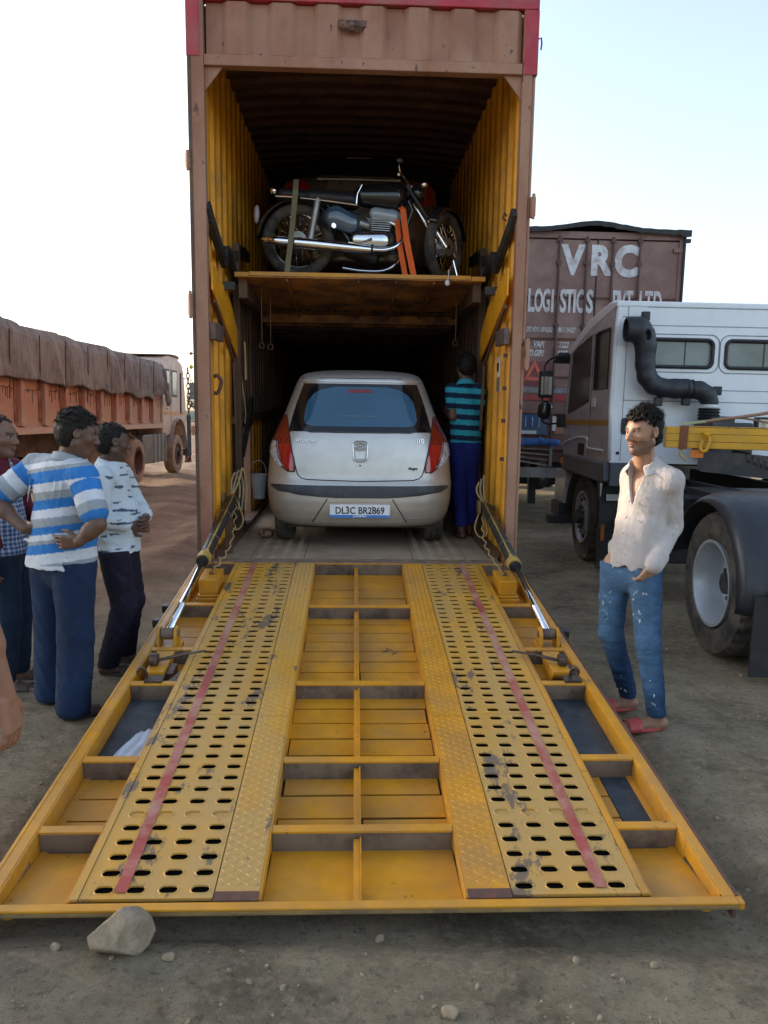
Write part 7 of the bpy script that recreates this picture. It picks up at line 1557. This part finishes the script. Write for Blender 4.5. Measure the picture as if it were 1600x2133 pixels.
garment('polo_shirt', IM, CLOTH, *bb(J5, ('shL', 'shR', 'elL', 'elR', 'pelvis', 'neck'), .18), sh5, c5, .0055, .003, 20, (1.3, 1.3, 1.3), 33)
collar(J5, f5, r5, .066, mat('collar_turq', (.03, .30, .40), .85), IM)
lo, hi = keysL(J5); garment('trousers', IM, CLOTH, lo, hi, trousers(J5, f5, .86, .062, .080, .112, .12), lambda p: np.tile(A(.012, .022, .17), (len(p), 1)) * (1 + .3 * sn(p[:, 0], p[:, 1], p[:, 2] * .5, 14, 6))[:, None], .0075, .005, 15, (1.4, 1.4, .7), 27)
for q in 'LR': sandal(IM, J5, q, LBR, LBR)
hairdo(IM, H, .012, .012, -.075, .055, 120, 17, .012, HAIR, -.03, .004)

# ---- 6. man beside the camera: only his forearm and half-open hand reach into the picture
FR = A(-1.46, 2.2, 0)
FM = empty('person', 'bare forearm and relaxed hand of a man standing at the left, nearest the camera', 'person', Vector(FR))
J6 = rel(dict(head=(-1.50, 2.2, 1.58), neck=(-1.50, 2.2, 1.44), chest=(-1.49, 2.2, 1.26), waist=(-1.48, 2.2, 1.06), pelvis=(-1.47, 2.2, .92), shL=(-1.68, 2.2, 1.375), shR=(-1.30, 2.2, 1.375), elL=(-1.74, 2.17, 1.10), elR=(-1.158, 2.14, 1.08), wrL=(-1.72, 2.25, .86), wrR=(-1.113, 2.20, .795),
     hipL=(-1.56, 2.2, .88), hipR=(-1.39, 2.2, .88), knL=(-1.57, 2.22, .48), knR=(-1.39, 2.22, .48), anL=(-1.58, 2.2, .085), anR=(-1.39, 2.2, .085), toeL=(-1.60, 2.41, .022), toeR=(-1.38, 2.41, .022), face=(.2, 1, -.05), chest_f=(0, 1, 0)), FR)
J6['handL'] = dict(d=(0, .1, -1), nrml=(1, 0, 0), side=1, curl=.4); J6['handR'] = dict(d=(.14, .04, -1), nrml=(-.95, .1, -.1), side=1, curl=.42, sc=1.15, thumb=.5)
bo, H = body('', FM, J6, (.27, .13, .078), dict(g=1.1), h=.0042)
f6, r6 = A(0, 1, 0), A(1, 0, 0)
def sh6(s):
    fl = (f6, .68); s.cone(J6['chest'], J6['waist'], .15, .14, .05, fl); s.cone(J6['waist'], J6['pelvis'] + A(0, 0, -.03), .14, .158, .05, fl); s.cone(J6['shL'], J6['shR'], .062, .062, .05); s.cone(J6['neck'] - A(0, 0, .02), J6['chest'], .07, .1, .05)
    for q in 'LR': a, b_ = J6['sh' + q], J6['el' + q]; s.cone(a, a + (b_ - a) * .55, .068, .070, .025)
    s.cut(lambda X, Y, Z: .87 - Z); s.cut(lambda X, Y, Z: Z - (J6['neck'][2] + .02))
garment('shirt', FM, CLOTH, *bb(J6, ('shL', 'shR', 'elL', 'elR', 'pelvis', 'neck'), .2), sh6, const((.22, .23, .25)), .008)
lo, hi = keysL(J6); garment('trousers', FM, CLOTH, lo, hi, trousers(J6, f6, .95, .062, .08, .11, .05), const((.03, .03, .035)), .01, .005)
for q in 'LR': sandal(FM, J6, q, LBR, LBR)
hairdo(FM, H, .01, .01, -.08, .055, 60, 19, .01)
